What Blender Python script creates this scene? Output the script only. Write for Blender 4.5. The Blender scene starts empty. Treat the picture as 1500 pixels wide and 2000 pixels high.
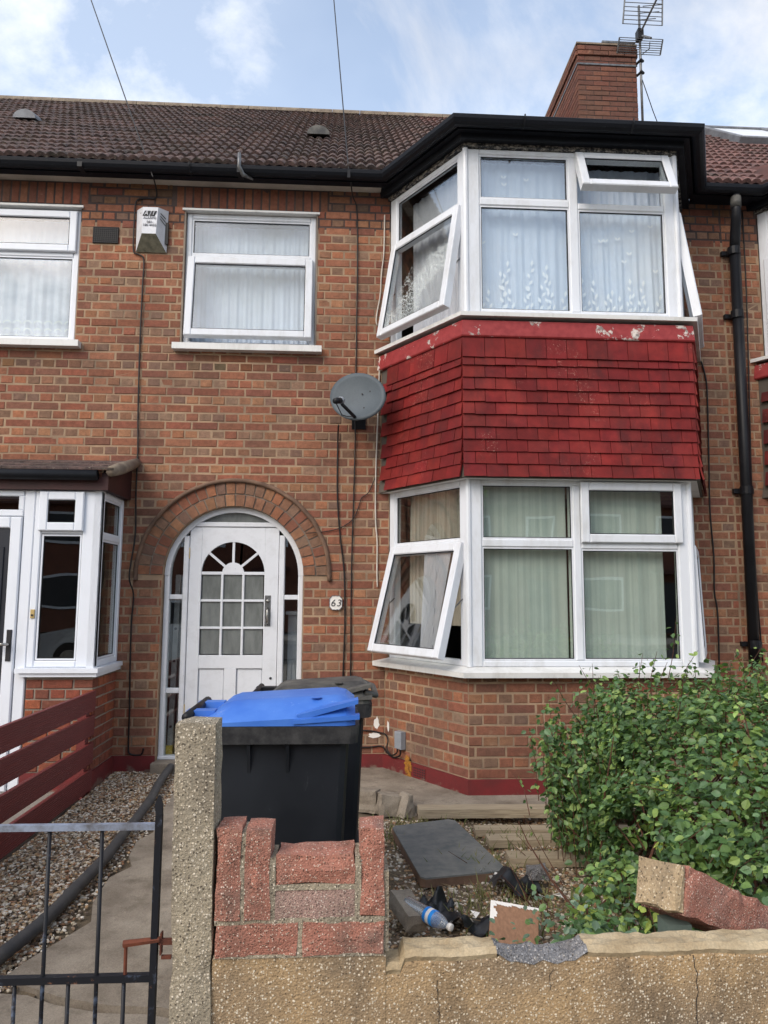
import bpy, math, random
import numpy as np
from mathutils import Vector, Matrix
R = math.radians
rnd = random.Random(63)
scn = bpy.context.scene
COL = scn.collection

# ------------------------------------------------------------------ camera
YAW, PITCH, ROLL = 0.05616, 0.11475, 0.00482
CAM = Vector((0.0, -6.105, 1.457))
cd = bpy.data.cameras.new('camera'); cam = bpy.data.objects.new('camera', cd); COL.objects.link(cam)
cd.sensor_fit = 'HORIZONTAL'; cd.sensor_width = 36.0; cd.lens = 36.0 * 1400.4 / 1500.0
cd.clip_start = 0.05; cd.clip_end = 1000
fwd = Vector((math.sin(YAW) * math.cos(PITCH), math.cos(YAW) * math.cos(PITCH), math.sin(PITCH)))
rgt = Vector((math.cos(YAW), -math.sin(YAW), 0)); upv = rgt.cross(fwd)
r2 = rgt * math.cos(ROLL) + upv * math.sin(ROLL); u2 = upv * math.cos(ROLL) - rgt * math.sin(ROLL)
cam.matrix_world = Matrix(((r2.x, u2.x, -fwd.x, CAM.x), (r2.y, u2.y, -fwd.y, CAM.y), (r2.z, u2.z, -fwd.z, CAM.z), (0, 0, 0, 1)))
scn.camera = cam
scn.render.resolution_x, scn.render.resolution_y = 768, 1024

# ------------------------------------------------------------------ light
SUN_DIR = Vector((-0.50, -0.60, 0.62)).normalized()      # towards the sun
sl = bpy.data.lights.new('sun', 'SUN'); sl.energy = 1.5; sl.angle = R(30); sl.color = (1.0, 0.95, 0.88)
so = bpy.data.objects.new('sun', sl); COL.objects.link(so)
so.rotation_euler = (-SUN_DIR).to_track_quat('-Z', 'Y').to_euler()
wd = bpy.data.worlds.new('World'); scn.world = wd; wd.use_nodes = True
nt = wd.node_tree; nt.nodes.clear(); L = nt.links.new
def wn(t, **k):
    n = nt.nodes.new(t)
    for a, b in k.items(): setattr(n, a, b)
    return n
sky = wn('ShaderNodeTexSky', sky_type='NISHITA', sun_disc=False)
sky.sun_elevation = math.asin(SUN_DIR.z); sky.sun_rotation = math.atan2(SUN_DIR.x, SUN_DIR.y)
sky.altitude = 50; sky.air_density = 1.0; sky.dust_density = 1.6; sky.ozone_density = 2.0
tc = wn('ShaderNodeTexCoord'); sep = wn('ShaderNodeSeparateXYZ'); L(tc.outputs['Generated'], sep.inputs[0])
zz = wn('ShaderNodeMath', operation='MAXIMUM'); L(sep.outputs[2], zz.inputs[0]); zz.inputs[1].default_value = 0.0
za = wn('ShaderNodeMath', operation='ADD'); L(zz.outputs[0], za.inputs[0]); za.inputs[1].default_value = 0.22
cb = wn('ShaderNodeCombineXYZ')
for i in (0, 1):
    d = wn('ShaderNodeMath', operation='DIVIDE'); L(sep.outputs[i], d.inputs[0]); L(za.outputs[0], d.inputs[1]); L(d.outputs[0], cb.inputs[i])
mp = wn('ShaderNodeMapping'); mp.inputs['Location'].default_value = (5.1, 2.7, 0.0); mp.inputs['Scale'].default_value = (1.0, 0.8, 1)
L(cb.outputs[0], mp.inputs[0])
n1 = wn('ShaderNodeTexNoise'); n1.inputs['Scale'].default_value = 2.3; n1.inputs['Detail'].default_value = 9; n1.inputs['Roughness'].default_value = 0.60; n1.inputs['Distortion'].default_value = 0.35
L(mp.outputs[0], n1.inputs['Vector'])
rp = wn('ShaderNodeValToRGB'); rp.color_ramp.elements[0].position = 0.45; rp.color_ramp.elements[0].color = (0.22, 0.22, 0.22, 1); rp.color_ramp.elements[1].position = 0.63; rp.color_ramp.elements[1].color = (1, 1, 1, 1)
L(n1.outputs['Fac'], rp.inputs[0])
n2 = wn('ShaderNodeTexNoise'); n2.inputs['Scale'].default_value = 1.5; n2.inputs['Detail'].default_value = 5
mp2 = wn('ShaderNodeMapping'); mp2.inputs['Location'].default_value = (9.1, 3.7, 1.0); L(cb.outputs[0], mp2.inputs[0]); L(mp2.outputs[0], n2.inputs['Vector'])
rp2 = wn('ShaderNodeValToRGB'); rp2.color_ramp.elements[0].position = 0.38; rp2.color_ramp.elements[0].color = (5.4, 5.6, 6.1, 1); rp2.color_ramp.elements[1].position = 0.58; rp2.color_ramp.elements[1].color = (9.6, 9.6, 9.7, 1)
L(n2.outputs['Fac'], rp2.inputs[0])
skm = wn('ShaderNodeMix', data_type='RGBA', blend_type='MULTIPLY'); skm.inputs[0].default_value = 1.0
L(sky.outputs[0], skm.inputs[6]); skm.inputs[7].default_value = (2.95, 2.70, 2.36, 1)
mx = wn('ShaderNodeMix', data_type='RGBA'); L(rp.outputs[0], mx.inputs[0]); L(skm.outputs[2], mx.inputs[6]); L(rp2.outputs[0], mx.inputs[7])
bg = wn('ShaderNodeBackground'); bg.inputs[1].default_value = 0.135; L(mx.outputs[2], bg.inputs[0])
wo = wn('ShaderNodeOutputWorld'); L(bg.outputs[0], wo.inputs[0])
vs = scn.view_settings; vs.view_transform = 'Standard'; vs.look = 'None'; vs.exposure = 0.06; vs.gamma = 1.0; vs.use_curve_mapping = False

# ------------------------------------------------------------------ materials
def sr(r, g, b):
    f = lambda c: (c / 255 / 12.92) if c <= 10 else ((c / 255 + 0.055) / 1.055) ** 2.4
    return (f(r), f(g), f(b), 1.0)
class NT:
    def __init__(s, name):
        s.m = bpy.data.materials.new(name); s.m.use_nodes = True; s.t = s.m.node_tree; s.t.nodes.clear()
        s.out = s.n('ShaderNodeOutputMaterial'); s.pos = s.n('ShaderNodeNewGeometry').outputs['Position']
    def n(s, t, **k):
        n = s.t.nodes.new(t)
        for a, b in k.items(): setattr(n, a, b)
        return n
    def l(s, a, b): s.t.links.new(a, b)
    def noise(s, scale, detail=4, rough=0.55, vec=None, stretch=None, loc=None):
        n = s.n('ShaderNodeTexNoise'); n.inputs['Scale'].default_value = scale; n.inputs['Detail'].default_value = detail; n.inputs['Roughness'].default_value = rough
        v = vec or s.pos
        if stretch or loc:
            mp = s.n('ShaderNodeMapping'); s.l(v, mp.inputs[0])
            if stretch: mp.inputs['Scale'].default_value = stretch
            if loc: mp.inputs['Location'].default_value = loc
            v = mp.outputs[0]
        s.l(v, n.inputs['Vector']); return n.outputs['Fac']
    def voro(s, scale, feature='F1', out='Distance', rand=1.0):
        n = s.n('ShaderNodeTexVoronoi', feature=feature); n.inputs['Scale'].default_value = scale; n.inputs['Randomness'].default_value = rand
        s.l(s.pos, n.inputs['Vector']); return n.outputs[out]
    def ramp(s, v, a, b, c0=(0, 0, 0, 1), c1=(1, 1, 1, 1)):
        r = s.n('ShaderNodeValToRGB'); e = r.color_ramp.elements; e[0].position = a; e[0].color = c0; e[1].position = b; e[1].color = c1
        s.l(v, r.inputs[0]); return r.outputs[0]
    def mix(s, f, a, b, mode='MIX'):
        m = s.n('ShaderNodeMix', data_type='RGBA', blend_type=mode)
        for v, i in ((f, 0), (a, 6), (b, 7)):
            if isinstance(v, (int, float)): m.inputs[i].default_value = v
            elif isinstance(v, tuple): m.inputs[i].default_value = v
            else: s.l(v, m.inputs[i])
        return m.outputs[2]
    def math(s, op, a, b):
        m = s.n('ShaderNodeMath', operation=op)
        for v, i in ((a, 0), (b, 1)):
            if isinstance(v, (int, float)): m.inputs[i].default_value = v
            else: s.l(v, m.inputs[i])
        return m.outputs[0]
    def bsdf(s, col, rough=0.6, bump=None, bs=0.3, bd=0.005, metal=0.0, spec=0.4, **kw):
        p = s.n('ShaderNodeBsdfPrincipled')
        if isinstance(col, tuple): p.inputs['Base Color'].default_value = col
        else: s.l(col, p.inputs['Base Color'])
        if isinstance(rough, (int, float)): p.inputs['Roughness'].default_value = rough
        else: s.l(rough, p.inputs['Roughness'])
        p.inputs['Metallic'].default_value = metal; p.inputs['Specular IOR Level'].default_value = spec
        for k, v in kw.items(): p.inputs[k].default_value = v
        if bump is not None:
            b = s.n('ShaderNodeBump'); b.inputs['Strength'].default_value = bs; b.inputs['Distance'].default_value = bd
            s.l(bump, b.inputs['Height']); s.l(b.outputs[0], p.inputs['Normal'])
        s.l(p.outputs[0], s.out.inputs[0]); return p
MT = {}
def simple(name, c, c2=None, scale=6, rough=0.6, bump=0.0, bscale=80, metal=0, spec=0.4, fine=0.12):
    t = NT(name); c2 = c2 or tuple(x * 0.8 for x in c[:3]) + (1,)
    col = t.mix(t.ramp(t.noise(scale, 5), 0.35, 0.68), c, c2)
    col = t.mix(fine, col, t.ramp(t.noise(scale * 14, 3), 0.3, 0.75, (0.15, 0.15, 0.15, 1), (1.0, 1.0, 1.0, 1)), 'MULTIPLY')
    t.bsdf(col, rough, t.noise(bscale, 5) if bump else None, bump, 0.004, metal, spec)
    MT[name] = t.m; return t.m
def mk_brick(name, dirt=0.5, soot=True):
    t = NT(name); a = t.n('ShaderNodeAttribute', attribute_name='Col').outputs['Color']
    blot = t.ramp(t.noise(22, 5, 0.65), 0.3, 0.72, (0.62, 0.60, 0.60, 1), (1.16, 1.12, 1.1, 1))
    c = t.mix(1.0, a, blot, 'MULTIPLY')
    c = t.mix(0.45, c, t.ramp(t.noise(150, 3, 0.6, stretch=(0.5, 0.5, 1)), 0.25, 0.75, (0.5, 0.48, 0.46, 1), (1.25, 1.22, 1.2, 1)), 'MULTIPLY')
    big = t.math('MAXIMUM', t.ramp(t.noise(1.1, 5, 0.6), 0.45, 0.70), t.ramp(t.noise(4.0, 4, 0.6, stretch=(1, 1, 0.22), loc=(3, 0, 1)), 0.52, 0.74))
    c = t.mix(t.math('MULTIPLY', big, dirt), c, t.mix(0.5, c, sr(88, 74, 66)))
    c = t.mix(0.16, c, sr(124, 98, 82))
    eff = t.math('MULTIPLY', t.ramp(t.noise(9, 6, 0.7), 0.62, 0.78), 0.35)
    c = t.mix(eff, c, sr(176, 150, 126))
    c = t.mix(1.0, c, (1.04, 1.02, 1.0, 1), 'MULTIPLY')
    h = t.math('ADD', t.noise(90, 5, 0.65), t.math('MULTIPLY', t.noise(350, 2), 0.4))
    t.bsdf(c, 0.92, h, 0.75, 0.006, 0, 0.15); MT[name] = t.m
mk_brick('brick', 0.8)
def mk_mortar(name, c, c2):
    t = NT(name); col = t.mix(t.ramp(t.noise(2.2, 6, 0.65), 0.38, 0.64), c, c2)
    col = t.mix(0.4, col, t.ramp(t.noise(240, 3), 0.3, 0.7, (0.45, 0.43, 0.4, 1), (1.1, 1.1, 1.1, 1)), 'MULTIPLY')
    t.bsdf(col, 0.95, t.noise(160, 4), 0.6, 0.004, 0, 0.1); MT[name] = t.m
mk_mortar('mortar', sr(174, 148, 122), sr(130, 112, 96)); mk_mortar('mortar_dark', sr(92, 80, 76), sr(70, 62, 62)); mk_mortar('mortar_grey', sr(150, 140, 128), sr(120, 110, 102))
def mk_white(name, c=sr(212, 216, 222), grime=0.3, rough=0.35):
    t = NT(name); g = t.math('MULTIPLY', t.ramp(t.noise(7, 6, 0.7, stretch=(1, 1, 0.35)), 0.48, 0.8), grime)
    col = t.mix(g, c, sr(150, 146, 136)); t.bsdf(col, rough, t.noise(40, 3), 0.05, 0.002, 0, 0.4); MT[name] = t.m
mk_white('upvc', grime=0.42); mk_white('upvc_clean', sr(220, 225, 233), 0.14, 0.3); mk_white('sill_white', sr(214, 214, 212), 0.55, 0.45)
t = NT('white_paint'); chip = t.math('MULTIPLY', t.ramp(t.noise(55, 6, 0.75), 0.665, 0.70), t.ramp(t.noise(4, 3), 0.52, 0.62))
col = t.mix(t.math('MULTIPLY', t.ramp(t.noise(9, 5, 0.7), 0.5, 0.8), 0.35), sr(214, 217, 222), sr(162, 162, 162)); col = t.mix(chip, col, sr(96, 86, 76))
t.bsdf(col, 0.42, t.noise(30, 4), 0.12, 0.003); MT['white_paint'] = t.m
simple('soffit', sr(196, 188, 176), sr(160, 152, 142), 3, 0.7, 0.2)
t = NT('black_paint'); sc = t.math('MULTIPLY', t.ramp(t.noise(26, 6, 0.7, stretch=(1, 1, 2.2)), 0.58, 0.70), 0.35)
t.bsdf(t.mix(sc, sr(20, 23, 30), sr(66, 70, 74)), 0.5, t.noise(18, 5), 0.25, 0.004, 0, 0.22); MT['black_paint'] = t.m
t = NT('peeling_black'); pl = t.ramp(t.noise(24, 7, 0.75, stretch=(1, 1, 1.8)), 0.47, 0.55)
t.bsdf(t.mix(pl, sr(34, 36, 40), t.mix(t.ramp(t.noise(60, 3), 0.4, 0.6), sr(158, 152, 142), sr(96, 92, 88))), 0.7, pl, 0.5, 0.004); MT['peeling_black'] = t.m
simple('black_plastic', sr(22, 23, 27), sr(32, 33, 37), 5, 0.45, 0.1, 60, 0, 0.25); simple('cable_black', sr(22, 20, 22), None, 5, 0.5); simple('cable_white', sr(206, 198, 186), None, 8, 0.6)
simple('grey_plastic', sr(150, 156, 164), sr(132, 138, 146), 8, 0.5)
simple('metal_grey', sr(128, 130, 132), sr(92, 92, 92), 20, 0.45, 0, 60, 0.6); simple('chrome', sr(190, 190, 188), sr(140, 138, 130), 25, 0.25, 0, 60, 0.9)
t = NT('bin_body'); scr = t.math('MULTIPLY', t.ramp(t.noise(18, 7, 0.8, stretch=(1, 1, 0.25)), 0.63, 0.72), 0.30); du = t.ramp(t.noise(3.2, 5), 0.4, 0.75)
t.bsdf(t.mix(scr, t.mix(du, sr(19, 23, 29), sr(33, 37, 43)), sr(98, 102, 106)), 0.44, t.noise(210, 2), 0.10, 0.002, 0, 0.4); MT['bin_body'] = t.m
t = NT('bin_rim'); t.bsdf(t.mix(t.ramp(t.noise(14, 6, 0.7), 0.4, 0.75), sr(34, 35, 38), sr(72, 72, 72)), 0.55, t.noise(120, 3), 0.25, 0.002); MT['bin_rim'] = t.m
t = NT('bin_lid_grey'); t.bsdf(t.mix(t.ramp(t.noise(9, 6, 0.7), 0.35, 0.7), sr(54, 54, 54), sr(104, 102, 96)), 0.6, t.noise(120, 3), 0.2, 0.002); MT['bin_lid_grey'] = t.m
t = NT('bin_blue'); sp = t.math('MULTIPLY', t.ramp(t.noise(30, 7, 0.75), 0.60, 0.70), t.math('MULTIPLY', t.ramp(t.noise(5, 3), 0.46, 0.58), 0.55))
t.bsdf(t.mix(sp, t.mix(t.ramp(t.noise(6, 4), 0.35, 0.7), sr(54, 104, 190), sr(76, 124, 202)), sr(170, 190, 226)), 0.40, t.noise(160, 2), 0.08, 0.002); MT['bin_blue'] = t.m
# red hanging tiles: glossy paint, worn spots
t = NT('red_tile'); a = t.n('ShaderNodeAttribute', attribute_name='Col').outputs['Color']
c = t.mix(1.0, a, t.ramp(t.noise(10, 5, 0.6), 0.3, 0.7, (0.72, 0.70, 0.70, 1), (1.15, 1.1, 1.1, 1)), 'MULTIPLY')
worn = t.math('MULTIPLY', t.ramp(t.noise(60, 7, 0.82), 0.57, 0.66), t.ramp(t.noise(2.6, 3, loc=(1.5, 0.2, 0.35)), 0.56, 0.68))
c = t.mix(worn, c, sr(206, 158, 142)); c = t.mix(t.math('MULTIPLY', t.ramp(t.noise(7, 6, 0.7, stretch=(1, 1, 0.35)), 0.48, 0.72), 0.6), c, sr(66, 34, 34)); c = t.mix(t.math('MULTIPLY', t.ramp(t.noise(3.1, 4, loc=(5, 1, 2)), 0.52, 0.72), 0.35), c, sr(168, 62, 54))
t.bsdf(c, 0.62, t.noise(110, 4), 0.3, 0.003, 0, 0.18); MT['red_tile'] = t.m
t = NT('red_band'); pe = t.ramp(t.noise(7.5, 7, 0.72, loc=(0.3, 0.7, 0.1)), 0.585, 0.605)
c = t.mix(t.ramp(t.noise(20, 5), 0.3, 0.7), sr(128, 36, 38), sr(150, 54, 54)); pc = t.mix(t.ramp(t.noise(26, 4), 0.45, 0.6), sr(206, 196, 188), sr(128, 120, 116))
t.bsdf(t.mix(pe, c, pc), 0.6, pe, 0.5, 0.003); MT['red_band'] = t.m
t = NT('maroon_paint'); ch = t.math('MULTIPLY', t.ramp(t.noise(60, 6, 0.8), 0.63, 0.70), t.ramp(t.noise(3, 4), 0.42, 0.62))
c = t.mix(t.ramp(t.noise(7, 5), 0.3, 0.72), sr(116, 36, 38), sr(92, 38, 38)); c = t.mix(ch, c, sr(160, 132, 120))
sz = t.n('ShaderNodeSeparateXYZ'); t.l(t.pos, sz.inputs[0]); bt = t.math('SUBTRACT', t.noise(12, 5), t.math('MULTIPLY', sz.outputs[2], 4.0))
c = t.mix(t.math('MULTIPLY', t.ramp(bt, 0.30, 0.42), 0.8), c, sr(118, 100, 88)); t.bsdf(c, 0.7, t.noise(70, 5), 0.35, 0.004); MT['maroon_paint'] = t.m
# roof tiles
def mk_roof(name, cs, moss):
    t = NT(name); oi = t.n('ShaderNodeObjectInfo').outputs['Random']; rv = t.ramp(oi, 0, 1, cs[0], cs[1])
    c = t.mix(t.ramp(t.noise(13, 6, 0.7), 0.36, 0.66), rv, cs[2]); c = t.mix(t.math('MULTIPLY', t.ramp(t.noise(38, 7, 0.78), 0.56, 0.68), moss), c, sr(158, 154, 138)); c = t.mix(t.math('MULTIPLY', t.ramp(t.noise(2.4, 4), 0.5, 0.7), 0.5), c, sr(60, 58, 48))
    t.bsdf(c, 0.85, t.noise(60, 6, 0.7), 0.7, 0.008, 0, 0.2); MT[name] = t.m
mk_roof('roof_tile', (sr(122, 98, 92), sr(88, 74, 72), sr(56, 50, 50)), 0.9); mk_roof('roof_tile_red', (sr(134, 98, 92), sr(108, 82, 78), sr(70, 56, 56)), 0.6)
simple('ridge_cement', sr(140, 128, 112), sr(104, 92, 82), 9, 0.9, 0.4)
# glass
def mk_glass(name, f0, tint, rough=0.0, crack=False):
    t = NT(name); ge = t.n('ShaderNodeNewGeometry'); dt = t.n('ShaderNodeVectorMath', operation='DOT_PRODUCT'); t.l(ge.outputs['Normal'], dt.inputs[0]); t.l(ge.outputs['Incoming'], dt.inputs[1])
    om = t.math('SUBTRACT', 1.0, t.math('ABSOLUTE', dt.outputs['Value'], 0.0)); fr = t.math('ADD', f0, t.math('MULTIPLY', 1 - f0, t.math('POWER', om, 5.0)))
    tr = t.n('ShaderNodeBsdfTransparent'); tr.inputs[0].default_value = tint; gl = t.n('ShaderNodeBsdfGlossy'); gl.inputs['Roughness'].default_value = rough
    bp = t.n('ShaderNodeBump'); bp.inputs['Strength'].default_value = 0.03; bp.inputs['Distance'].default_value = 0.05; t.l(t.noise(1.7, 1), bp.inputs['Height']); t.l(bp.outputs[0], gl.inputs['Normal'])
    mx = t.n('ShaderNodeMixShader'); t.l(fr, mx.inputs[0]); t.l(tr.outputs[0], mx.inputs[1]); t.l(gl.outputs[0], mx.inputs[2]); o = mx.outputs[0]
    if crack:
        e = t.ramp(t.voro(34, 'DISTANCE_TO_EDGE'), 0.0, 0.05, (1, 1, 1, 1), (0, 0, 0, 1)); f = t.ramp(t.noise(55, 5, 0.8), 0.56, 0.62); 
        sz = t.n('ShaderNodeSeparateXYZ'); t.l(t.pos, sz.inputs[0]); zone = t.math('SUBTRACT', t.noise(5.0, 4), t.math('ABSOLUTE', t.math('SUBTRACT', t.math('ADD', t.math('MULTIPLY', sz.outputs[1], 0.60), sz.outputs[2]), 3.66), 0.0))
        m = t.math('MULTIPLY', t.math('MAXIMUM', e, f), t.ramp(zone, 0.30, 0.42)); m = t.math('MULTIPLY', m, 0.8)
        df = t.n('ShaderNodeBsdfDiffuse'); df.inputs[0].default_value = sr(226, 232, 232); m2 = t.n('ShaderNodeMixShader'); t.l(m, m2.inputs[0]); t.l(o, m2.inputs[1]); t.l(df.outputs[0], m2.inputs[2]); o = m2.outputs[0]
    t.l(o, t.out.inputs[0]); MT[name] = t.m
mk_glass('glass', 0.15, (0.955, 0.975, 0.97, 1)); mk_glass('glass_cracked', 0.06, (0.95, 0.97, 0.965, 1), 0.02, True); mk_glass('glass_dark', 0.13, (0.62, 0.64, 0.65, 1))
t = NT('frosted'); c = t.mix(t.ramp(t.noise(14, 5, 0.7, stretch=(1, 1, 0.3)), 0.35, 0.7), sr(108, 112, 110), sr(132, 136, 134)); p = t.bsdf(c, 0.16, t.noise(70, 3), 0.15, 0.004, 0, 0.6); p.inputs['Alpha'].default_value = 0.85; MT['frosted'] = t.m
t = NT('pet_plastic'); fr = t.n('ShaderNodeLayerWeight'); fr.inputs[0].default_value = 0.25; tr = t.n('ShaderNodeBsdfTransparent'); tr.inputs[0].default_value = (0.80, 0.84, 0.87, 1)
gl = t.n('ShaderNodeBsdfGlossy'); gl.inputs['Roughness'].default_value = 0.12; df = t.n('ShaderNodeBsdfDiffuse'); df.inputs[0].default_value = sr(200, 208, 216)
m1 = t.n('ShaderNodeMixShader'); m1.inputs[0].default_value = 0.28; t.l(tr.outputs[0], m1.inputs[1]); t.l(df.outputs[0], m1.inputs[2]); m2 = t.n('ShaderNodeMixShader'); t.l(fr.outputs['Facing'], m2.inputs[0]); t.l(m1.outputs[0], m2.inputs[1]); t.l(gl.outputs[0], m2.inputs[2]); t.l(m2.outputs[0], t.out.inputs[0]); MT['pet_plastic'] = t.m
def mk_cloth(name, c, trans, sheer=0.0, stripes=None):
    t = NT(name); col = c
    if stripes:
        w = t.noise(26, 1, 0.5, stretch=(1, 1, 0.001)); col = t.mix(t.ramp(w, 0.46, 0.54), c, stripes)
    col = t.mix(0.25, col if not isinstance(col, tuple) else t.mix(0.0, col, col), t.ramp(t.noise(9, 4), 0.3, 0.7, (0.7, 0.7, 0.7, 1), (1, 1, 1, 1)), 'MULTIPLY')
    d = t.n('ShaderNodeBsdfDiffuse'); l = t.n('ShaderNodeBsdfTranslucent'); t.l(col, d.inputs[0]); t.l(col, l.inputs[0])
    m = t.n('ShaderNodeMixShader'); m.inputs[0].default_value = trans; t.l(d.outputs[0], m.inputs[1]); t.l(l.outputs[0], m.inputs[2]); o = m.outputs[0]
    if sheer:
        tr = t.n('ShaderNodeBsdfTransparent'); m2 = t.n('ShaderNodeMixShader'); m2.inputs[0].default_value = sheer; t.l(o, m2.inputs[1]); t.l(tr.outputs[0], m2.inputs[2]); o = m2.outputs[0]
    t.l(o, t.out.inputs[0]); MT[name] = t.m
mk_cloth('net', sr(224, 234, 250), 0.15, 0.06); mk_cloth('net_lace', sr(238, 246, 248), 0.15, 0.0); mk_cloth('voile_grey', sr(218, 218, 226), 0.2, 0.05)  # net: white cloth tinted blue, the sky's reflection put into its colour
mk_cloth('sage_curtain', sr(214, 224, 213), 0.1, 0, sr(200, 212, 202)); mk_cloth('beige_curtain', sr(190, 182, 168), 0.1, 0, sr(168, 160, 146)); mk_cloth('embroidery', sr(250, 252, 255), 0.0)
simple('interior', sr(92, 84, 76), sr(76, 70, 64), 2, 0.9); simple('dark_door', sr(30, 34, 44), sr(36, 40, 50), 4, 0.35)
# ground things
def mk_aggregate(name, base, base2, fleck, fsc=115, amount=0.30, paint=None, bump=0.55):
    t = NT(name); c = t.mix(t.ramp(t.noise(4.5, 5), 0.35, 0.68), base, base2)
    if paint: c = t.mix(t.ramp(t.noise(9, 5, 0.7), 0.50, 0.68), paint, c)
    nn = t.n('ShaderNodeTexNoise'); nn.inputs['Scale'].default_value = fsc * 1.3; nn.inputs['Detail'].default_value = 2; t.l(t.pos, nn.inputs['Vector'])
    va = t.n('ShaderNodeVectorMath', operation='MULTIPLY_ADD'); t.l(nn.outputs['Color'], va.inputs[0]); va.inputs[1].default_value = (0.9 / fsc,) * 3; t.l(t.pos, va.inputs[2])
    vn = t.n('ShaderNodeTexVoronoi', feature='F1'); vn.inputs['Scale'].default_value = fsc; t.l(va.outputs[0], vn.inputs['Vector']); vd = vn.outputs['Distance']; vc = vn.outputs['Color']
    sv = t.n('ShaderNodeSeparateColor'); t.l(vc, sv.inputs[0])
    on = t.math('MULTIPLY', t.ramp(t.math('ADD', vd, t.math('MULTIPLY', sv.outputs[2], 0.22)), 0.36, 0.52, (1, 1, 1, 1), (0, 0, 0, 1)), t.ramp(sv.outputs[0], 1 - amount - 0.02, 1 - amount))
    dk = t.math('MULTIPLY', t.ramp(vd, 0.32, 0.5, (1, 1, 1, 1), (0, 0, 0, 1)), t.ramp(sv.outputs[1], 0.70, 0.72))
    st = t.ramp(t.noise(7, 6, 0.65, stretch=(1.4, 1.4, 0.5), loc=(2.2, 0, 0)), 0.48, 0.70); c = t.mix(t.math('MULTIPLY', st, 0.55), c, sr(84, 76, 68))
    c = t.mix(0.55, c, t.ramp(t.noise(130, 5, 0.7), 0.28, 0.72, (0.5, 0.48, 0.46, 1), (1.3, 1.27, 1.25, 1)), 'MULTIPLY')
    c = t.mix(dk, c, t.mix(0.7, c, sr(58, 50, 44))); c = t.mix(t.math('MULTIPLY', on, 0.9), c, t.mix(sv.outputs[2], fleck, sr(206, 190, 164)))
    h = t.math('ADD', t.math('SUBTRACT', 0.8, vd), t.noise(240, 4)); t.bsdf(c, 0.92, h, bump, 0.006, 0, 0.2); MT[name] = t.m
mk_aggregate('pebbledash', sr(176, 150, 114), sr(138, 122, 102), sr(226, 216, 196), 160, 0.46); mk_aggregate('post_concrete', sr(164, 154, 134), sr(146, 138, 122), sr(222, 212, 194), 155, 0.50)
mk_aggregate('painted_brick', sr(168, 130, 116), sr(140, 110, 100), sr(224, 202, 188), 210, 0.26, sr(170, 118, 102)); mk_aggregate('painted_brick_grey', sr(172, 142, 132), sr(152, 130, 120), sr(212, 198, 186), 230, 0.28)
mk_aggregate('rough_mortar', sr(188, 168, 136), sr(158, 138, 110), sr(214, 198, 170), 130, 0.3); simple('cream_render', sr(196, 178, 146), sr(164, 144, 112), 14, 0.9, 0.8, 90, fine=0.35); mk_aggregate('core_grey', sr(158, 158, 160), sr(124, 124, 126), sr(196, 196, 198), 170, 0.4, None, 1.2)
t = NT('path_concrete'); c = t.mix(t.ramp(t.noise(3.2, 6, 0.65), 0.35, 0.68), sr(164, 154, 140), sr(124, 114, 102)); c = t.mix(t.math('MULTIPLY', t.ramp(t.noise(9, 6, 0.7, loc=(1, 4, 0)), 0.52, 0.70), 0.55), c, sr(92, 84, 72)); c = t.mix(0.55, c, t.ramp(t.noise(170, 4, 0.75), 0.3, 0.7, (0.45, 0.43, 0.4, 1), (1.15, 1.14, 1.12, 1)), 'MULTIPLY')
t.bsdf(c, 0.92, t.math('ADD', t.noise(120, 5, 0.7), t.math('MULTIPLY', t.noise(14, 3), 2.0)), 0.45, 0.006, 0, 0.15); MT['path_concrete'] = t.m
simple('soil', sr(128, 112, 90), sr(96, 84, 68), 12, 0.95, 0.9, 70, fine=0.6); simple('asphalt', sr(66, 66, 68), sr(54, 54, 56), 3, 0.9, 0.4, 120, fine=0.4); simple('paving', sr(150, 144, 134), sr(128, 122, 114), 2, 0.9, 0.3)
t = NT('pebble'); a = t.n('ShaderNodeAttribute', attribute_name='Col').outputs['Color']; t.bsdf(t.mix(0.4, a, t.ramp(t.noise(130, 3), 0.3, 0.7, (0.55, 0.53, 0.5, 1), (1.1, 1.1, 1.1, 1)), 'MULTIPLY'), 0.8, t.noise(200, 2), 0.2, 0.002, 0, 0.3); MT['pebble'] = t.m
def mk_wood(name, c, c2, rough=0.85, axis=(2, 40, 40)):
    t = NT(name); g = t.noise(3, 5, 0.6, stretch=axis); t.bsdf(t.mix(t.ramp(g, 0.3, 0.7), c, c2), rough, g, 0.4, 0.004); MT[name] = t.m
mk_wood('old_timber', sr(176, 162, 138), sr(136, 122, 102)); mk_wood('veneer', sr(150, 112, 84), sr(124, 90, 66), 0.5, (30, 3, 30)); mk_wood('fence_red', sr(112, 44, 42), sr(92, 36, 36), 0.6, (40, 1.0, 40))
t = NT('slab_dark'); t.bsdf(t.mix(t.ramp(t.noise(9, 6, 0.7), 0.35, 0.7), sr(88, 93, 94), sr(124, 124, 120)), 0.7, t.noise(60, 4), 0.15, 0.003); MT['slab_dark'] = t.m
simple('bag_black', sr(24, 25, 28), sr(40, 41, 44), 10, 0.35, 0.3, 30); simple('corrugated_pipe', sr(62, 62, 64), sr(78, 76, 74), 12, 0.65, 0.2)
t = NT('gate_iron'); wr = t.ramp(t.noise(13, 6, 0.7), 0.57, 0.66); c = t.mix(wr, sr(18, 20, 27), sr(78, 90, 110)); c = t.mix(t.ramp(t.noise(31, 6, 0.75, loc=(4, 2, 1)), 0.63, 0.7), c, sr(122, 84, 62)); t.bsdf(c, 0.5, wr, 0.4, 0.002, 0.1); MT['gate_iron'] = t.m
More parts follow.
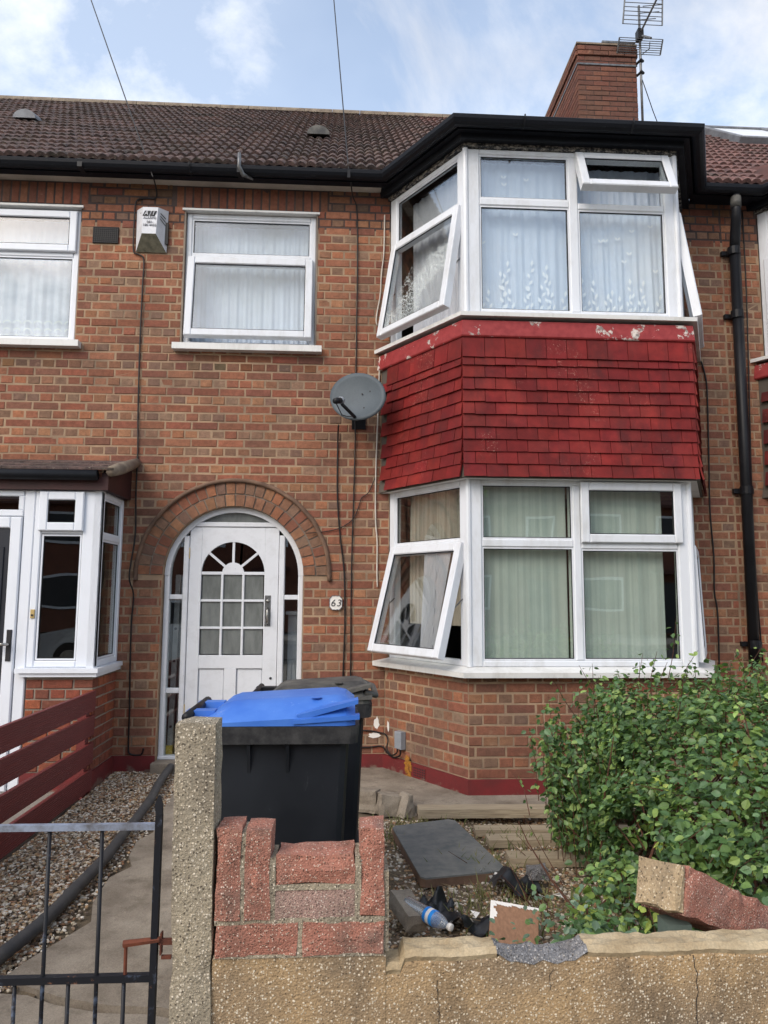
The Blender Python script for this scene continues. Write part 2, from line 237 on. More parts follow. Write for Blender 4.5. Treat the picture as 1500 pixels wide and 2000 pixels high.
t = NT('gate_top'); wr = t.ramp(t.noise(11, 6, 0.7), 0.4, 0.6); c = t.mix(wr, sr(136, 146, 164), sr(92, 92, 96)); t.bsdf(c, 0.5, wr, 0.3, 0.002, 0.1); MT['gate_top'] = t.m
simple('rust', sr(112, 60, 40), sr(76, 42, 32), 22, 0.85, 0.6, 90); simple('post_green', sr(104, 118, 110), None, 6, 0.6)
simple('print_black', sr(38, 38, 42), None, 5, 0.6); simple('print_grey', sr(112, 112, 118), None, 5, 0.6); simple('plate_white', sr(236, 232, 226), None, 5, 0.3, fine=0.0); simple('alarm_white', sr(214, 216, 222), sr(196, 198, 204), 12, 0.45); simple('alarm_olive', sr(132, 130, 112), sr(96, 96, 84), 25, 0.6)
simple('lead', sr(120, 124, 130), sr(96, 98, 104), 9, 0.6); simple('label_blue', sr(30, 130, 220), sr(40, 150, 235), 12, 0.35); simple('yellow_rubber', sr(196, 168, 50), None, 8, 0.6); simple('aluminium', sr(176, 178, 178), sr(150, 152, 150), 9, 0.4, 0, 60, 0.5)
simple('porch_brown', sr(62, 28, 28), sr(48, 24, 24), 8, 0.6); simple('brass', sr(196, 170, 112), None, 9, 0.4); simple('clay_side', sr(128, 102, 84), sr(94, 74, 62), 9, 0.9, 0.4); simple('orange_growth', sr(176, 118, 40), sr(126, 92, 44), 40, 0.95, 0.6)
t = NT('leaf'); a = t.n('ShaderNodeAttribute', attribute_name='Col').outputs['Color']; p = t.bsdf(t.mix(0.25, a, t.ramp(t.noise(60, 3), 0.3, 0.7, (0.6, 0.6, 0.6, 1), (1.1, 1.1, 1.1, 1)), 'MULTIPLY'), 0.42, None, 0, 0, 0, 0.45)
tl = t.n('ShaderNodeBsdfTranslucent'); t.l(t.mix(1.0, a, (1.3, 1.5, 0.6, 1), 'MULTIPLY'), tl.inputs[0]); mxs = t.n('ShaderNodeMixShader'); mxs.inputs[0].default_value = 0.22; t.l(p.outputs[0], mxs.inputs[1]); t.l(tl.outputs[0], mxs.inputs[2]); t.l(mxs.outputs[0], t.out.inputs[0]); MT['leaf'] = t.m
simple('stem', sr(98, 58, 44), sr(78, 56, 42), 20, 0.8); simple('grass_blade', sr(92, 108, 58), sr(128, 122, 78), 9, 0.7); simple('dry_stalk', sr(158, 138, 104), sr(120, 100, 76), 15, 0.9)
simple('car_paint', sr(186, 192, 200), sr(180, 186, 194), 2, 0.2, 0, 60, 0.5); simple('tyre', sr(26, 26, 26), None, 5, 0.8); simple('far_brick', sr(122, 78, 62), sr(104, 66, 54), 4, 0.9); simple('far_roof', sr(92, 58, 52), sr(70, 48, 44), 6, 0.9)

# ------------------------------------------------------------------ mesh helpers
WLOC = {}
class MB:
    def __init__(s): s.v, s.f, s.c = [], [], []
    def vs(s, pts): k = len(s.v); s.v.extend([tuple(p) for p in pts]); return k
    def face(s, idx, col=None): s.f.append(tuple(idx)); s.c.append(col or (1, 1, 1, 1))
    def hexa(s, p, col=None):           # p: 8 points, 0-3 bottom ring, 4-7 top ring
        k = s.vs(p)
        for q in ((3, 2, 1, 0), (4, 5, 6, 7), (0, 1, 5, 4), (1, 2, 6, 5), (2, 3, 7, 6), (3, 0, 4, 7)): s.face([k + i for i in q], col)
    def box(s, x0, x1, y0, y1, z0, z1, col=None):
        s.hexa([(x0, y0, z0), (x1, y0, z0), (x1, y1, z0), (x0, y1, z0), (x0, y0, z1), (x1, y0, z1), (x1, y1, z1), (x0, y1, z1)], col)
    def fbox(s, F, a0, a1, b0, b1, c0, c1, ch=0.0, col=None):     # in a frame F(a,b,c); b = outward; ch = chamfer of the outer face
        if ch <= 0:
            s.hexa([F(a0, b1, c0), F(a1, b1, c0), F(a1, b0, c0), F(a0, b0, c0), F(a0, b1, c1), F(a1, b1, c1), F(a1, b0, c1), F(a0, b0, c1)], col); return
        k = s.vs([F(a0, b0, c0), F(a1, b0, c0), F(a1, b0, c1), F(a0, b0, c1), F(a0, b1 - ch, c0), F(a1, b1 - ch, c0), F(a1, b1 - ch, c1), F(a0, b1 - ch, c1),
                  F(a0 + ch, b1, c0 + ch), F(a1 - ch, b1, c0 + ch), F(a1 - ch, b1, c1 - ch), F(a0 + ch, b1, c1 - ch)])
        for i in range(4):
            j = (i + 1) % 4; s.face((k + i, k + j, k + 4 + j, k + 4 + i), col); s.face((k + 4 + i, k + 4 + j, k + 8 + j, k + 8 + i), col)
        s.face((k + 8, k + 9, k + 10, k + 11), col); s.face((k + 3, k + 2, k + 1, k), col)
    def tube(s, pts, r, n=8, cap=True, col=None):
        pts = [Vector(p) for p in pts]; rs = r if isinstance(r, (list, tuple)) else [r] * len(pts); prev = None; k0 = None
        for i, p in enumerate(pts):
            d = (pts[min(i + 1, len(pts) - 1)] - pts[max(i - 1, 0)]); d = d.normalized() if d.length > 1e-9 else Vector((0, 0, 1))
            if prev is None: a = d.orthogonal().normalized()
            else: a = (prev - d * prev.dot(d)); a = a.normalized() if a.length > 1e-6 else d.orthogonal().normalized()
            prev = a; b = d.cross(a); k = s.vs([p + (a * math.cos(2 * math.pi * j / n) + b * math.sin(2 * math.pi * j / n)) * rs[i] for j in range(n)])
            if i:
                for j in range(n): s.face((k0 + j, k0 + (j + 1) % n, k + (j + 1) % n, k + j), col)
            elif cap: s.face([k + j for j in range(n)][::-1], col)
            k0 = k
        if cap: s.face([k0 + j for j in range(n)], col)
    def lathe(s, prof, o=(0, 0, 0), ax=None, n=20, col=None):    # prof: (radius, height) ; ax: 3x3 matrix
        k0 = None; o = Vector(o); ax = ax or Matrix.Identity(3)
        for i, (r, h) in enumerate(prof):
            k = s.vs([o + ax @ Vector((r * math.cos(2 * math.pi * j / n), r * math.sin(2 * math.pi * j / n), h)) for j in range(n)])
            if i:
                for j in range(n): s.face((k0 + j, k0 + (j + 1) % n, k + (j + 1) % n, k + j), col)
            else: s.face([k + j for j in range(n)][::-1], col)
            k0 = k
        s.face([k0 + j for j in range(n)], col)
    def strip(s, A, B, F, b0, b1, closed=False, col=None):       # prism between two 2D curves A,B (a,c) in frame F
        n = len(A); k = s.vs([F(a, b, c) for P in (A, B) for b in (b0, b1) for (a, c) in P])
        at = lambda q, b, i: k + q * 2 * n + b * n + i
        for i in range(n if closed else n - 1):
            j = (i + 1) % n
            s.face((at(0, 1, i), at(0, 1, j), at(1, 1, j), at(1, 1, i)), col); s.face((at(0, 0, j), at(0, 0, i), at(1, 0, i), at(1, 0, j)), col)
            s.face((at(0, 0, i), at(0, 0, j), at(0, 1, j), at(0, 1, i)), col); s.face((at(1, 1, i), at(1, 1, j), at(1, 0, j), at(1, 0, i)), col)
        if not closed:
            for i in (0, n - 1): s.face((at(0, 0, i), at(0, 1, i), at(1, 1, i), at(1, 0, i)), col)
    def path(s, P, prof, col=None, cap=True):    # sweep profile (d outward, z) along bay path offsets: P(d)->list of xy
        rings = [[(x, y, z) for (d, z) in prof for (x, y) in [P(d)[i]]] for i in range(len(P(0)))]
        k = [s.vs(r) for r in rings]; n = len(prof)
        for i in range(len(k) - 1):
            for j in range(n): s.face((k[i] + j, k[i + 1] + j, k[i + 1] + (j + 1) % n, k[i] + (j + 1) % n), col)
        if cap: s.face([k[0] + j for j in range(n)][::-1], col); s.face([k[-1] + j for j in range(n)], col)
    def build(s, name, m, parent=None, smooth=False, base=True):
        A = np.array(s.v, float); lo, hi = A.min(0), A.max(0); o = np.array([(lo[0] + hi[0]) / 2, (lo[1] + hi[1]) / 2, lo[2]])
        me = bpy.data.meshes.new(name); me.from_pydata([tuple(p) for p in (A - o)], [], s.f)
        at = me.attributes.new('Col', 'FLOAT_COLOR', 'FACE'); at.data.foreach_set('color', np.array(s.c, np.float32).ravel())
        me.materials.append(MT[m])
        if smooth: me.polygons.foreach_set('use_smooth', [True] * len(me.polygons))
        me.update(); ob = bpy.data.objects.new(name, me); COL.objects.link(ob); place(ob, Vector(o), parent); return ob
def place(ob, w, parent):
    if parent: ob.parent = parent; ob.location = w - WLOC[parent.name]
    else: ob.location = w
    WLOC[ob.name] = Vector(w)
def empty(name, loc, parent=None):
    o = bpy.data.objects.new(name, None); o.empty_display_size = 0.2; COL.objects.link(o); place(o, Vector(loc), parent); return o
def tag(o, label=None, cat=None, group=None, kind=None):
    for k, v in (('label', label), ('category', cat), ('group', group), ('kind', kind)):
        if v: o[k] = v
    return o
def thing(name, loc, label, cat, group=None): return tag(empty(name, loc), label, cat, group)
def B(name, m, parent, boxes, ch=0.0, F=None):
    b = MB()
    for q in boxes:
        if F: b.fbox(F, *q, ch=ch)
        else: b.box(*q)
    return b.build(name, m, parent)
def frame(o, u, n):
    o, u, n = Vector(o), Vector(u).normalized(), Vector(n).normalized()
    return lambda a, b, c: o + u * a + n * b + Vector((0, 0, c))
FW = frame((0, 0, 0), (1, 0, 0), (0, -1, 0))     # main facade: a = X, b = out of the wall, c = Z
def hinge(F, z1, ang, b0=0.0):                   # top-hung rotation outward about z1
    sa, ca = math.sin(ang), math.cos(ang)
    def G(a, b, c):
        h = z1 - c; return F(a, b0 + (b - b0) * ca + h * sa, z1 - h * ca + (b - b0) * sa)
    return G
def arc(cx, cz, r, a0, a1, n): return [(cx + r * math.cos(R(a0 + (a1 - a0) * i / n)), cz + r * math.sin(R(a0 + (a1 - a0) * i / n))) for i in range(n + 1)]

# ------------------------------------------------------------------ the setting
def structure(o): o['kind'] = 'structure'; return o
structure(B('ground', 'soil', None, [(-400, 400, -400, 400, -0.40, -0.16)]))
structure(B('road', 'asphalt', None, [(-60, 60, -16.5, -9.0, -0.159, -0.12)]))
structure(B('pavement', 'paving', None, [(-60, 60, -8.85, -4.36, -0.15, 0.0), (-60, 60, -20, -16.65, -0.15, 0.0)]))
structure(B('kerb', 'path_concrete', None, [(-60, 60, -8.998, -8.852, -0.155, 0.006), (-60, 60, -16.648, -16.502, -0.155, 0.006)]))
def sheet(name, m, x0, x1, y0, y1, nx, ny, zf, keep=None, skirt=0.2):
    b = MB(); xs = [x0 + (x1 - x0) * i / nx for i in range(nx + 1)]; ys = [y0 + (y1 - y0) * j / ny for j in range(ny + 1)]
    k = b.vs([(x, y, zf(x, y)) for y in ys for x in xs])
    for j in range(ny):
        for i in range(nx):
            if keep and not keep((xs[i] + xs[i + 1]) / 2, (ys[j] + ys[j + 1]) / 2): continue
            a = k + j * (nx + 1) + i; b.face((a, a + 1, a + nx + 2, a + nx + 1))
    return b.build(name, m, None, smooth=True)
from mathutils import noise as mn
def nz(x, y, s=1.0, k=0.0): return mn.noise(Vector((x * s, y * s, k)))
structure(sheet('soil', 'soil', -8, 8, -4.36, 0.3, 200, 70, lambda x, y: -0.012 + 0.03 * nz(x, y, 2.2) + 0.018 * nz(x, y, 7, 3) - (0.06 if x < -0.3 else 0)))

def slab_poly(name, m, pts, z0, z1):          # closed polygon slab
    b = MB(); n = len(pts); k = b.vs([(x, y, z0) for x, y in pts] + [(x, y, z1) for x, y in pts])
    b.face([k + n + i for i in range(n)]); b.face([k + i for i in range(n)][::-1])
    for i in range(n): b.face((k + i, k + (i + 1) % n, k + n + (i + 1) % n, k + n + i))
    return structure(b.build(name, m))
pe = [(-1.32, -0.02), (-1.22, -0.5), (-1.19, -0.95), (-1.17, -1.3), (-1.13, -1.5), (-1.185, -1.66), (-1.16, -1.9), (-1.10, -2.05), (-1.17, -2.2), (-1.15, -2.5), (-1.09, -2.7), (-1.15, -2.85), (-1.22, -3.02), (-1.26, -3.16), (-1.16, -3.21), (-0.99, -3.30), (-0.80, -3.36), (-0.62, -3.38), (-0.50, -3.42), (-0.34, -3.44), (-0.30, -2.4), (-0.22, -1.2), (-0.2, -0.02)]
slab_poly('path', 'path_concrete', pe[::-1], -0.06, 0.022)
slab_poly('path_slab', 'path_concrete', [(-1.9, -4.34), (-0.40, -4.34), (-0.335, -3.47), (-0.52, -3.455), (-0.66, -3.41), (-0.82, -3.395), (-1.0, -3.335), (-1.12, -3.27), (-1.3, -3.24), (-1.9, -3.30)], -0.06, 0.016)
slab_poly('doorstep', 'path_concrete', [(-1.52, -0.10), (-0.28, -0.10), (-0.28, 0.30), (-1.52, 0.30)], -0.05, 0.105)
ap = [(-0.19, -0.02), (-0.21, -0.7), (0.02, -0.85), (0.22, -0.97), (0.36, -1.05), (0.5, -1.10), (0.66, -1.15), (0.95, -1.16), (1.3, -1.2), (1.9, -1.17), (2.7, -1.2), (3.4, -1.0), (3.4, -0.02)]
slab_poly('apron', 'path_concrete', ap, -0.05, 0.045)
slab_poly('yard', 'paving', [(-6, -4.3), (-1.87, -4.3), (-1.87, -0.02), (-6, -0.02)], -0.05, 0.006)

# ------------------------------------------------------------------ houses
HX = {'left': (-5.6, -1.88), 'main': (-1.88, 3.45), 'right': (3.45, 7.2)}
main = thing('terraced_house', (0.8, 0, 0), 'red brick terraced house with arched white door and two-storey bay clad in red tiles', 'house', 'terraced houses')
left = thing('terraced_house.001', (-3.7, 0, 0), 'brick house at the left edge with a white-framed porch and lace-curtained upper window', 'house', 'terraced houses')
right = thing('terraced_house.002', (5.3, 0, 0), 'brick house beyond the black downpipe at the right edge, with skylight in its roof', 'house', 'terraced houses')
HOUSE = {'left': left, 'main': main, 'right': right}
K, BR = 0.075, 0.2236
Z0 = 0.15; NROW = 66; ZTOP = Z0 + NROW * K
AX, AZ, AR, AO = -0.922, 1.612, 0.585, 0.80       # door arch: centre, inner and outer radius
DOORX = (AX - AR, AX + AR)
WIN = {'main': (-1.435, -0.265, 3.575, 4.85), 'left': (-4.30, -2.335, 3.575, 4.84), 'porchdoor': (-4.6, -1.95, 0.0, 2.25)}
# bay path offsets (d = outward from the window plane)
SN = Vector((-0.837, -0.547)); SD = Vector((0.5472, -0.8370))
def bay_path(d, x0=0.39, x1=2.63, yf=-0.82):
    ax = x0 - d / 0.837; t = (-(yf - d)) / 0.8370; bx = ax + SD.x * t
    dx = x1 + 0.44 + d / 0.8811; cx = dx - 0.4728 / 0.8811 * (d - yf)
    return [(ax, 0.0), (bx, yf - d), (cx, yf - d), (dx, 0.0)]
def bay_path_r(d): return bay_path(d, 3.80, 6.0)

bricks = {'main': [], 'left': [], 'right': []}     # records: (F, a0,a1,c0,c1,b, col)
STRC = [sr(152, 100, 80), sr(160, 106, 84), sr(146, 92, 76), sr(166, 114, 90), sr(138, 90, 78), sr(156, 96, 78), sr(134, 94, 80)]
HEDC = [sr(162, 118, 92), sr(152, 112, 90), sr(142, 114, 96), sr(170, 126, 96), sr(160, 106, 84), sr(132, 108, 96), sr(176, 120, 90), sr(150, 98, 80), sr(146, 122, 104)]
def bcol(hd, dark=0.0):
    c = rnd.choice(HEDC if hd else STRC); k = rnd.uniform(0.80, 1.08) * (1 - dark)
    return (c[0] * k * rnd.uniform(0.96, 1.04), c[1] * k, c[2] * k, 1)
def lay(key, F, a0, a1, rows, holes, phase=0.0, parity=0, circ=None, pal=None, jx=0.0125):
    for r in rows:
        c0 = Z0 + r * K + 0.006; c1 = Z0 + (r + 1) * K - 0.006; cm = (c0 + c1) / 2; hd = (r + parity) % 2 == 1
        segs = [(a0, a1)]
        cut = [(h[0], h[1]) for h in holes if h[2] < cm < h[3]]
        if circ and abs(cm - circ[1]) < circ[2] and cm >= circ[1] - 0.001: w = math.sqrt(circ[2] ** 2 - (cm - circ[1]) ** 2); cut.append((circ[0] - w, circ[0] + w))
        for h0, h1 in cut:
            ns = []
            for s0, s1 in segs:
                if h1 <= s0 or h0 >= s1: ns.append((s0, s1)); continue
                if h0 > s0: ns.append((s0, h0))
                if h1 < s1: ns.append((h1, s1))
            segs = ns
        pit = BR / 2 if hd else BR
        off = phase + (BR / 4 if hd else 0)
        for s0, s1 in segs:
            x = s0 - ((s0 - off) % pit); 
            while x < s1 - 0.004:
                q0, q1 = max(x, s0), min(x + pit, s1); w = pit
                if q1 - q0 > 0.028:
                    col = (pal or bcol)(hd)
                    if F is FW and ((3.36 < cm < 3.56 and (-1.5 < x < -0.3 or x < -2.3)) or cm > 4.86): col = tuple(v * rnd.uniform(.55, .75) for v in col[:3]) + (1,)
                    bricks[key].append((F, q0 + jx / 2 + rnd.uniform(-0.002, 0.002), q1 - jx / 2 + rnd.uniform(-0.002, 0.002), c0 + rnd.uniform(-0.0018, 0.0018), c1 + rnd.uniform(-0.0018, 0.0018), rnd.uniform(-0.0035, 0.0015), col))
                x += pit
def emit(b, rec, jit=True):
    F, a0, a1, c0, c1, bo, col = rec; e = 0.0045
    if a1 - a0 < 0.016 or c1 - c0 < 0.012: e = 0.001
    j = lambda: rnd.uniform(-0.0016, 0.0016)
    k = b.vs([F(a0, -0.03, c0), F(a1, -0.03, c0), F(a1, -0.03, c1), F(a0, -0.03, c1), F(a0 + j(), bo - e, c0 + j()), F(a1 + j(), bo - e, c0 + j()), F(a1 + j(), bo - e, c1 + j()), F(a0 + j(), bo - e, c1 + j()),
              F(a0 + e + j(), bo + j(), c0 + e), F(a1 - e + j(), bo + j(), c0 + e), F(a1 - e + j(), bo + j(), c1 - e), F(a0 + e + j(), bo + j(), c1 - e)])
    for i in range(4):
        q = (i + 1) % 4; b.face((k + i, k + q, k + 4 + q, k + 4 + i), col); b.face((k + 4 + i, k + 4 + q, k + 8 + q, k + 8 + i), col)
    b.face((k + 8, k + 9, k + 10, k + 11), col)

# openings in the front wall plane
hole_main = [(WIN['main'][0], WIN['main'][1], WIN['main'][2], WIN['main'][3]), (DOORX[0], DOORX[1], -1, AZ), (0.39, 3.07, 0.9, 2.33), (0.39, 3.07, 3.575, 5.2)]
hole_left = [WIN['left'], WIN['porchdoor']]
hole_right = [(3.80, 6.8, 0.9, 2.33), (3.80, 6.8, 3.575, 5.2)]
sold = {'main': (-1.55, -0.17), 'left': (-4.4, -2.275)}
for key, hs in (('main', hole_main), ('left', hole_left), ('right', hole_right)):
    x0, x1 = HX[key]; extra = []
    if key in sold: extra = [(sold[key][0], sold[key][1], 4.85, 5.2)]
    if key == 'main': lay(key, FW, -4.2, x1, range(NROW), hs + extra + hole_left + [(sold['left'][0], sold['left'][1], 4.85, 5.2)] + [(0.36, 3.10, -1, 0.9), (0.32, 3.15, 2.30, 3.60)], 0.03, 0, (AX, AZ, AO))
    elif key == 'left':
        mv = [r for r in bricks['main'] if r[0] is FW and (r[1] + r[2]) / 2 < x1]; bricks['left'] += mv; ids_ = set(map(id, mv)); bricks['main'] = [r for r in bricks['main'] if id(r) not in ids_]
    else: lay(key, FW, x0, 4.2, range(NROW), hs, 0.03 + BR / 2, 1)
for key, (a, b_) in sold.items():                # soldier course over the windows
    n = round((b_ - max(a, -3.4)) / K); st = b_ - n * K
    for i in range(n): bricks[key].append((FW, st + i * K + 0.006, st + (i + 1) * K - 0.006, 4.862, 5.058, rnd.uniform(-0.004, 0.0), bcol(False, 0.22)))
# wall core behind the bricks (mortar), in strips round the openings
def core(x0, x1, holes, zlo, zhi, b):
    xs = sorted(set([x0, x1] + [v for h in holes for v in h[:2] if x0 < v < x1])); 
    for a0, a1 in zip(xs[:-1], xs[1:]):
        m = (a0 + a1) / 2; segs = [(zlo, zhi)]
        for h in holes:
            if h[0] < m < h[1]:
                ns = []
                for s0, s1 in segs:
                    if h[3] <= s0 or h[2] >= s1: ns.append((s0, s1)); continue
                    if h[2] > s0: ns.append((s0, h[2]))
                    if h[3] < s1: ns.append((h[3], s1))
                segs = ns
        for s0, s1 in segs:
            if s1 - s0 > 1e-4: b.box(a0, a1, 0.0045, 0.26, s0, s1)
for key, hs in (('main', hole_main), ('left', hole_left), ('right', hole_right)):
    x0, x1 = HX[key]; b = MB()
    hs2 = [h for h in hs]
    if key == 'main': hs2[1] = (AX - 0.70, AX + 0.70, -1, AZ + 0.70)
    core(x0, x1, hs2, -0.1, 4.70, b)
    if key == 'main':                            # round the arch
        A = arc(AX, AZ, AR, 0, 180, 24); 
        def sq(x, z):
            dx, dz = x - AX, z - AZ; k = 0.70 / max(abs(dx), abs(dz)); return (AX + dx * k, AZ + dz * k)
        b.strip(A, [sq(*p) for p in A], FW, -0.26, -0.0045)
        b.box(AX - 0.70, AX - AR, 0.0045, 0.26, -0.1, AZ); b.box(AX + AR, AX + 0.70, 0.0045, 0.26, -0.1, AZ)
    b.build('wall', 'mortar', HOUSE[key])
    b = MB(); core(x0, x1, hs, 4.70, 5.10, b); vv, ff = b.v, b.f
    for q in range(len(ff) // 6): b = MB(); b.v = vv[8 * q:8 * q + 8]; b.f = [tuple(i - 8 * q for i in f_) for f_ in ff[6 * q:6 * q + 6]]; b.c = [(1, 1, 1, 1)] * 6; b.build('wall_top', 'mortar_dark', HOUSE[key])
    b = MB(); b.box(x0 + 0.01, x1 - 0.01, 7.2, 7.4, -0.1, 5.1); b.box(x0 + 0.01, x0 + 0.1, 0.262, 7.19, -0.1, 5.1); b.box(x1 - 0.1, x1 - 0.01, 0.262, 7.19, -0.1, 5.1); b.box(x0 + 0.11, x1 - 0.11, 0.27, 7.19, 2.5, 2.7); b.box(x0 + 0.11, x1 - 0.11, 0.27, 7.19, 5.0, 5.09); b.box(x0 + 0.11, x1 - 0.11, 0.27, 7.19, -0.1, 0.02)
    b.box(x0 + 0.11, x1 - 0.11, 2.2, 2.3, 0.021, 2.49); b.box(x0 + 0.11, x1 - 0.11, 2.2, 2.3, 2.71, 4.99)
    b.build('interior', 'interior', HOUSE[key])
# plinth of the front wall
for a0, a1 in ((-1.88, AX - AR - 0.003), (AX + AR + 0.003, 0.36), (3.12, 3.45)): B('plinth', 'maroon_paint', main, [(a0, a1, -0.014, 0.006, -0.06, Z0)])

# ---- arch over the door
arch = empty('door_arch', (AX, 0, AZ), main)
def vouss(r0, r1, n, off=0):
    for i in range(n):
        a0, a1 = 180 * i / n + 0.5 * (0.011 / r0 * 57.3), 180 * (i + 1) / n - 0.5 * (0.011 / r0 * 57.3)
        b = MB(); col = bcol(True, 0.06); pt = lambda r, a: (AX + r * math.cos(R(a)), AZ + r * math.sin(R(a))); bo = 0.006 + rnd.uniform(-0.003, 0.003)
        b.strip([pt(r0, a0), pt(r0, (a0 + a1) / 2), pt(r0, a1)], [pt(r1, a0), pt(r1, (a0 + a1) / 2), pt(r1, a1)], FW, -0.10, bo, col=col); b.build('brick', 'brick', arch)
vouss(AR + 0.003, AR + 0.098, 24); vouss(AR + 0.110, AO - 0.012, 28)
b = MB(); b.strip(arc(AX, AZ, AR + 0.001, 0, 180, 36), arc(AX, AZ, AO - 0.010, 0, 180, 36), FW, -0.05, -0.004); b.build('arch_joint', 'mortar_grey', arch)
b = MB(); n = 60; prof = []
for i in range(n + 1):
    a = -3 + 186 * i / n; w = 0.005 * mn.noise(Vector((a * 0.13, 1, 2))) + 0.004 * mn.noise(Vector((a * 0.7, 3, 2))); co = (math.cos(R(a)), math.sin(R(a)))
    prof.append([FW(AX + (AO + dr + w) * co[0], bb, AZ + (AO + dr + w) * co[1]) for dr, bb in ((-0.012, -0.01), (-0.013, 0.024), (0.002, 0.036), (0.020, 0.020), (0.028, -0.01))])
ks = [b.vs(p) for p in prof]
for i in range(n):
    for j in range(4): b.face((ks[i] + j, ks[i + 1] + j, ks[i + 1] + j + 1, ks[i] + j + 1))
b.face([ks[0] + j for j in range(5)]); b.face([ks[-1] + j for j in range(5)]); b.build('hood_mould', 'clay_side', arch, smooth=True)

# ---- bay of the main house and the visible end of the next one
def side_frames(P, d):
    p = P(d); A, Bp, C, D = [Vector((x, y, 0)) for x, y in p]
    return [(frame(A, Bp - A, (-0.837, -0.547, 0)), (Bp - A).length), (frame(Bp, (1, 0, 0), (0, -1, 0)), (C - Bp).length), (frame(C, D - C, (0.8811, -0.4728, 0)), (D - C).length)]
TB = [2.33 + 0.095 * i for i in range(10)] + [3.245]
tiles = {'main': [], 'right': []}
def ring(P, d0, d1, z0, z1): return [(d0, z0), (d1, z0), (d1, z1), (d0, z1)]
def bay(key, P, house, faces, nfront):
    SF = side_frames(P, 0.03)
    base = empty('bay_base', (P(0)[1][0], -0.4, 0), house)
    b = MB(); b.path(P, [(-0.2, -0.08), (0.0255, -0.08), (0.0255, 0.87), (-0.2, 0.87)]); b.build('base_core', 'mortar', base)
    b = MB(); b.path(P, ring(P, 0.020, 0.048, -0.06, Z0)); b.build('plinth', 'maroon_paint', base)
    for fi in faces:
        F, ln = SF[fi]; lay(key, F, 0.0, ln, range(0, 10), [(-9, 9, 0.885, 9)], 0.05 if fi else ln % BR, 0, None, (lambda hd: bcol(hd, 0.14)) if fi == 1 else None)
    # tile hanging
    th = empty('tile_hanging', (P(0)[1][0], -0.4, 2.3), house)
    b = MB(); b.path(P, [(-0.12, 2.325), (0.082, 2.325), (0.06, 2.5), (0.06, 3.50), (-0.12, 3.50)]); b.build('backing', 'interior', th)
    b = MB(); b.path(P, [(0.05, 3.40), (0.088, 3.405), (0.094, 3.415), (0.082, 3.535), (0.05, 3.535)]); b.build('top_flashing', 'red_band', th)
    for ri, zb in enumerate(TB):
        zt = (TB + [3.40])[ri + 1] + 0.03 if ri < len(TB) - 1 else 3.43
        kick = 0.022 if ri == 0 else (0.012 if ri == 1 else (0.004 if ri == 2 else 0))
        for fi in faces:
            F, ln = side_frames(P, 0.064)[fi]; w = 0.158; x = -(w / 2 if ri % 2 else 0) + (0 if fi else ln % w)
            while x < ln - 0.01:
                a0, a1 = max(x, 0) + 0.0022, min(x + w, ln) - 0.0022
                if fi == 1 and a0 < 0.01: a0 = -0.022 * 0.5
                if a1 - a0 > 0.02: tiles[key].append((th, F, a0, a1, zb + rnd.uniform(-0.0022, 0.0022), zt, 0.030 + kick + rnd.uniform(-0.003, 0.003), 0.010 + kick * 0.6, fi))
                x += w
    # sills
    s1 = B('upper_sill', 'sill_white', house, []) if False else None
    b = MB(); b.path(P, [(-0.03, 3.574), (0.115, 3.560), (0.118, 3.590), (0.0, 3.612), (-0.03, 3.612)]); b.build('window_sill', 'sill_white', house)
    b = MB(); b.path(P, [(-0.03, 0.875), (0.115, 0.868), (0.118, 0.905), (0.0, 0.934), (-0.03, 0.934)]); b.build('window_sill', 'sill_white', house)
    # eaves: head board, fascia, soffit
    b = MB(); b.path(P, [(-0.08, 4.985), (0.02, 4.985), (0.02, 5.03), (-0.08, 5.03)]); b.build('head_board', 'peeling_black', house)
    b = MB(); b.path(P, [(-0.08, 5.032), (0.075, 5.012), (0.085, 5.10), (0.10, 5.19), (-0.08, 5.19)]); b.build('eaves_board', 'black_paint', house)
bay('main', bay_path, main, (0, 1, 2), 12)
bay('right', bay_path_r, right, (0, 1), 12)

# red tile pieces are shaped here, split into objects at the end
def tile_mesh(b, rec, col):
    th, F, a0, a1, z0, z1, ob, ot, fi = rec; t = 0.013; j = rnd.uniform(-0.0016, 0.0016)
    pts = [F(a0, ob - t, z0 + j), F(a1, ob - t, z0 - j), F(a1, ot - t, z1), F(a0, ot - t, z1), F(a0, ob, z0 + j), F(a1, ob, z0 - j), F(a1, ot, z1), F(a0, ot, z1)]
    k = b.vs(pts)
    for q in ((4, 5, 6, 7), (0, 1, 5, 4), (1, 2, 6, 5), (3, 0, 4, 7)): b.face([k + i for i in q], col)
TCOL = [sr(116, 35, 34), sr(111, 34, 33), sr(120, 38, 36), sr(104, 31, 31), sr(114, 36, 35)]

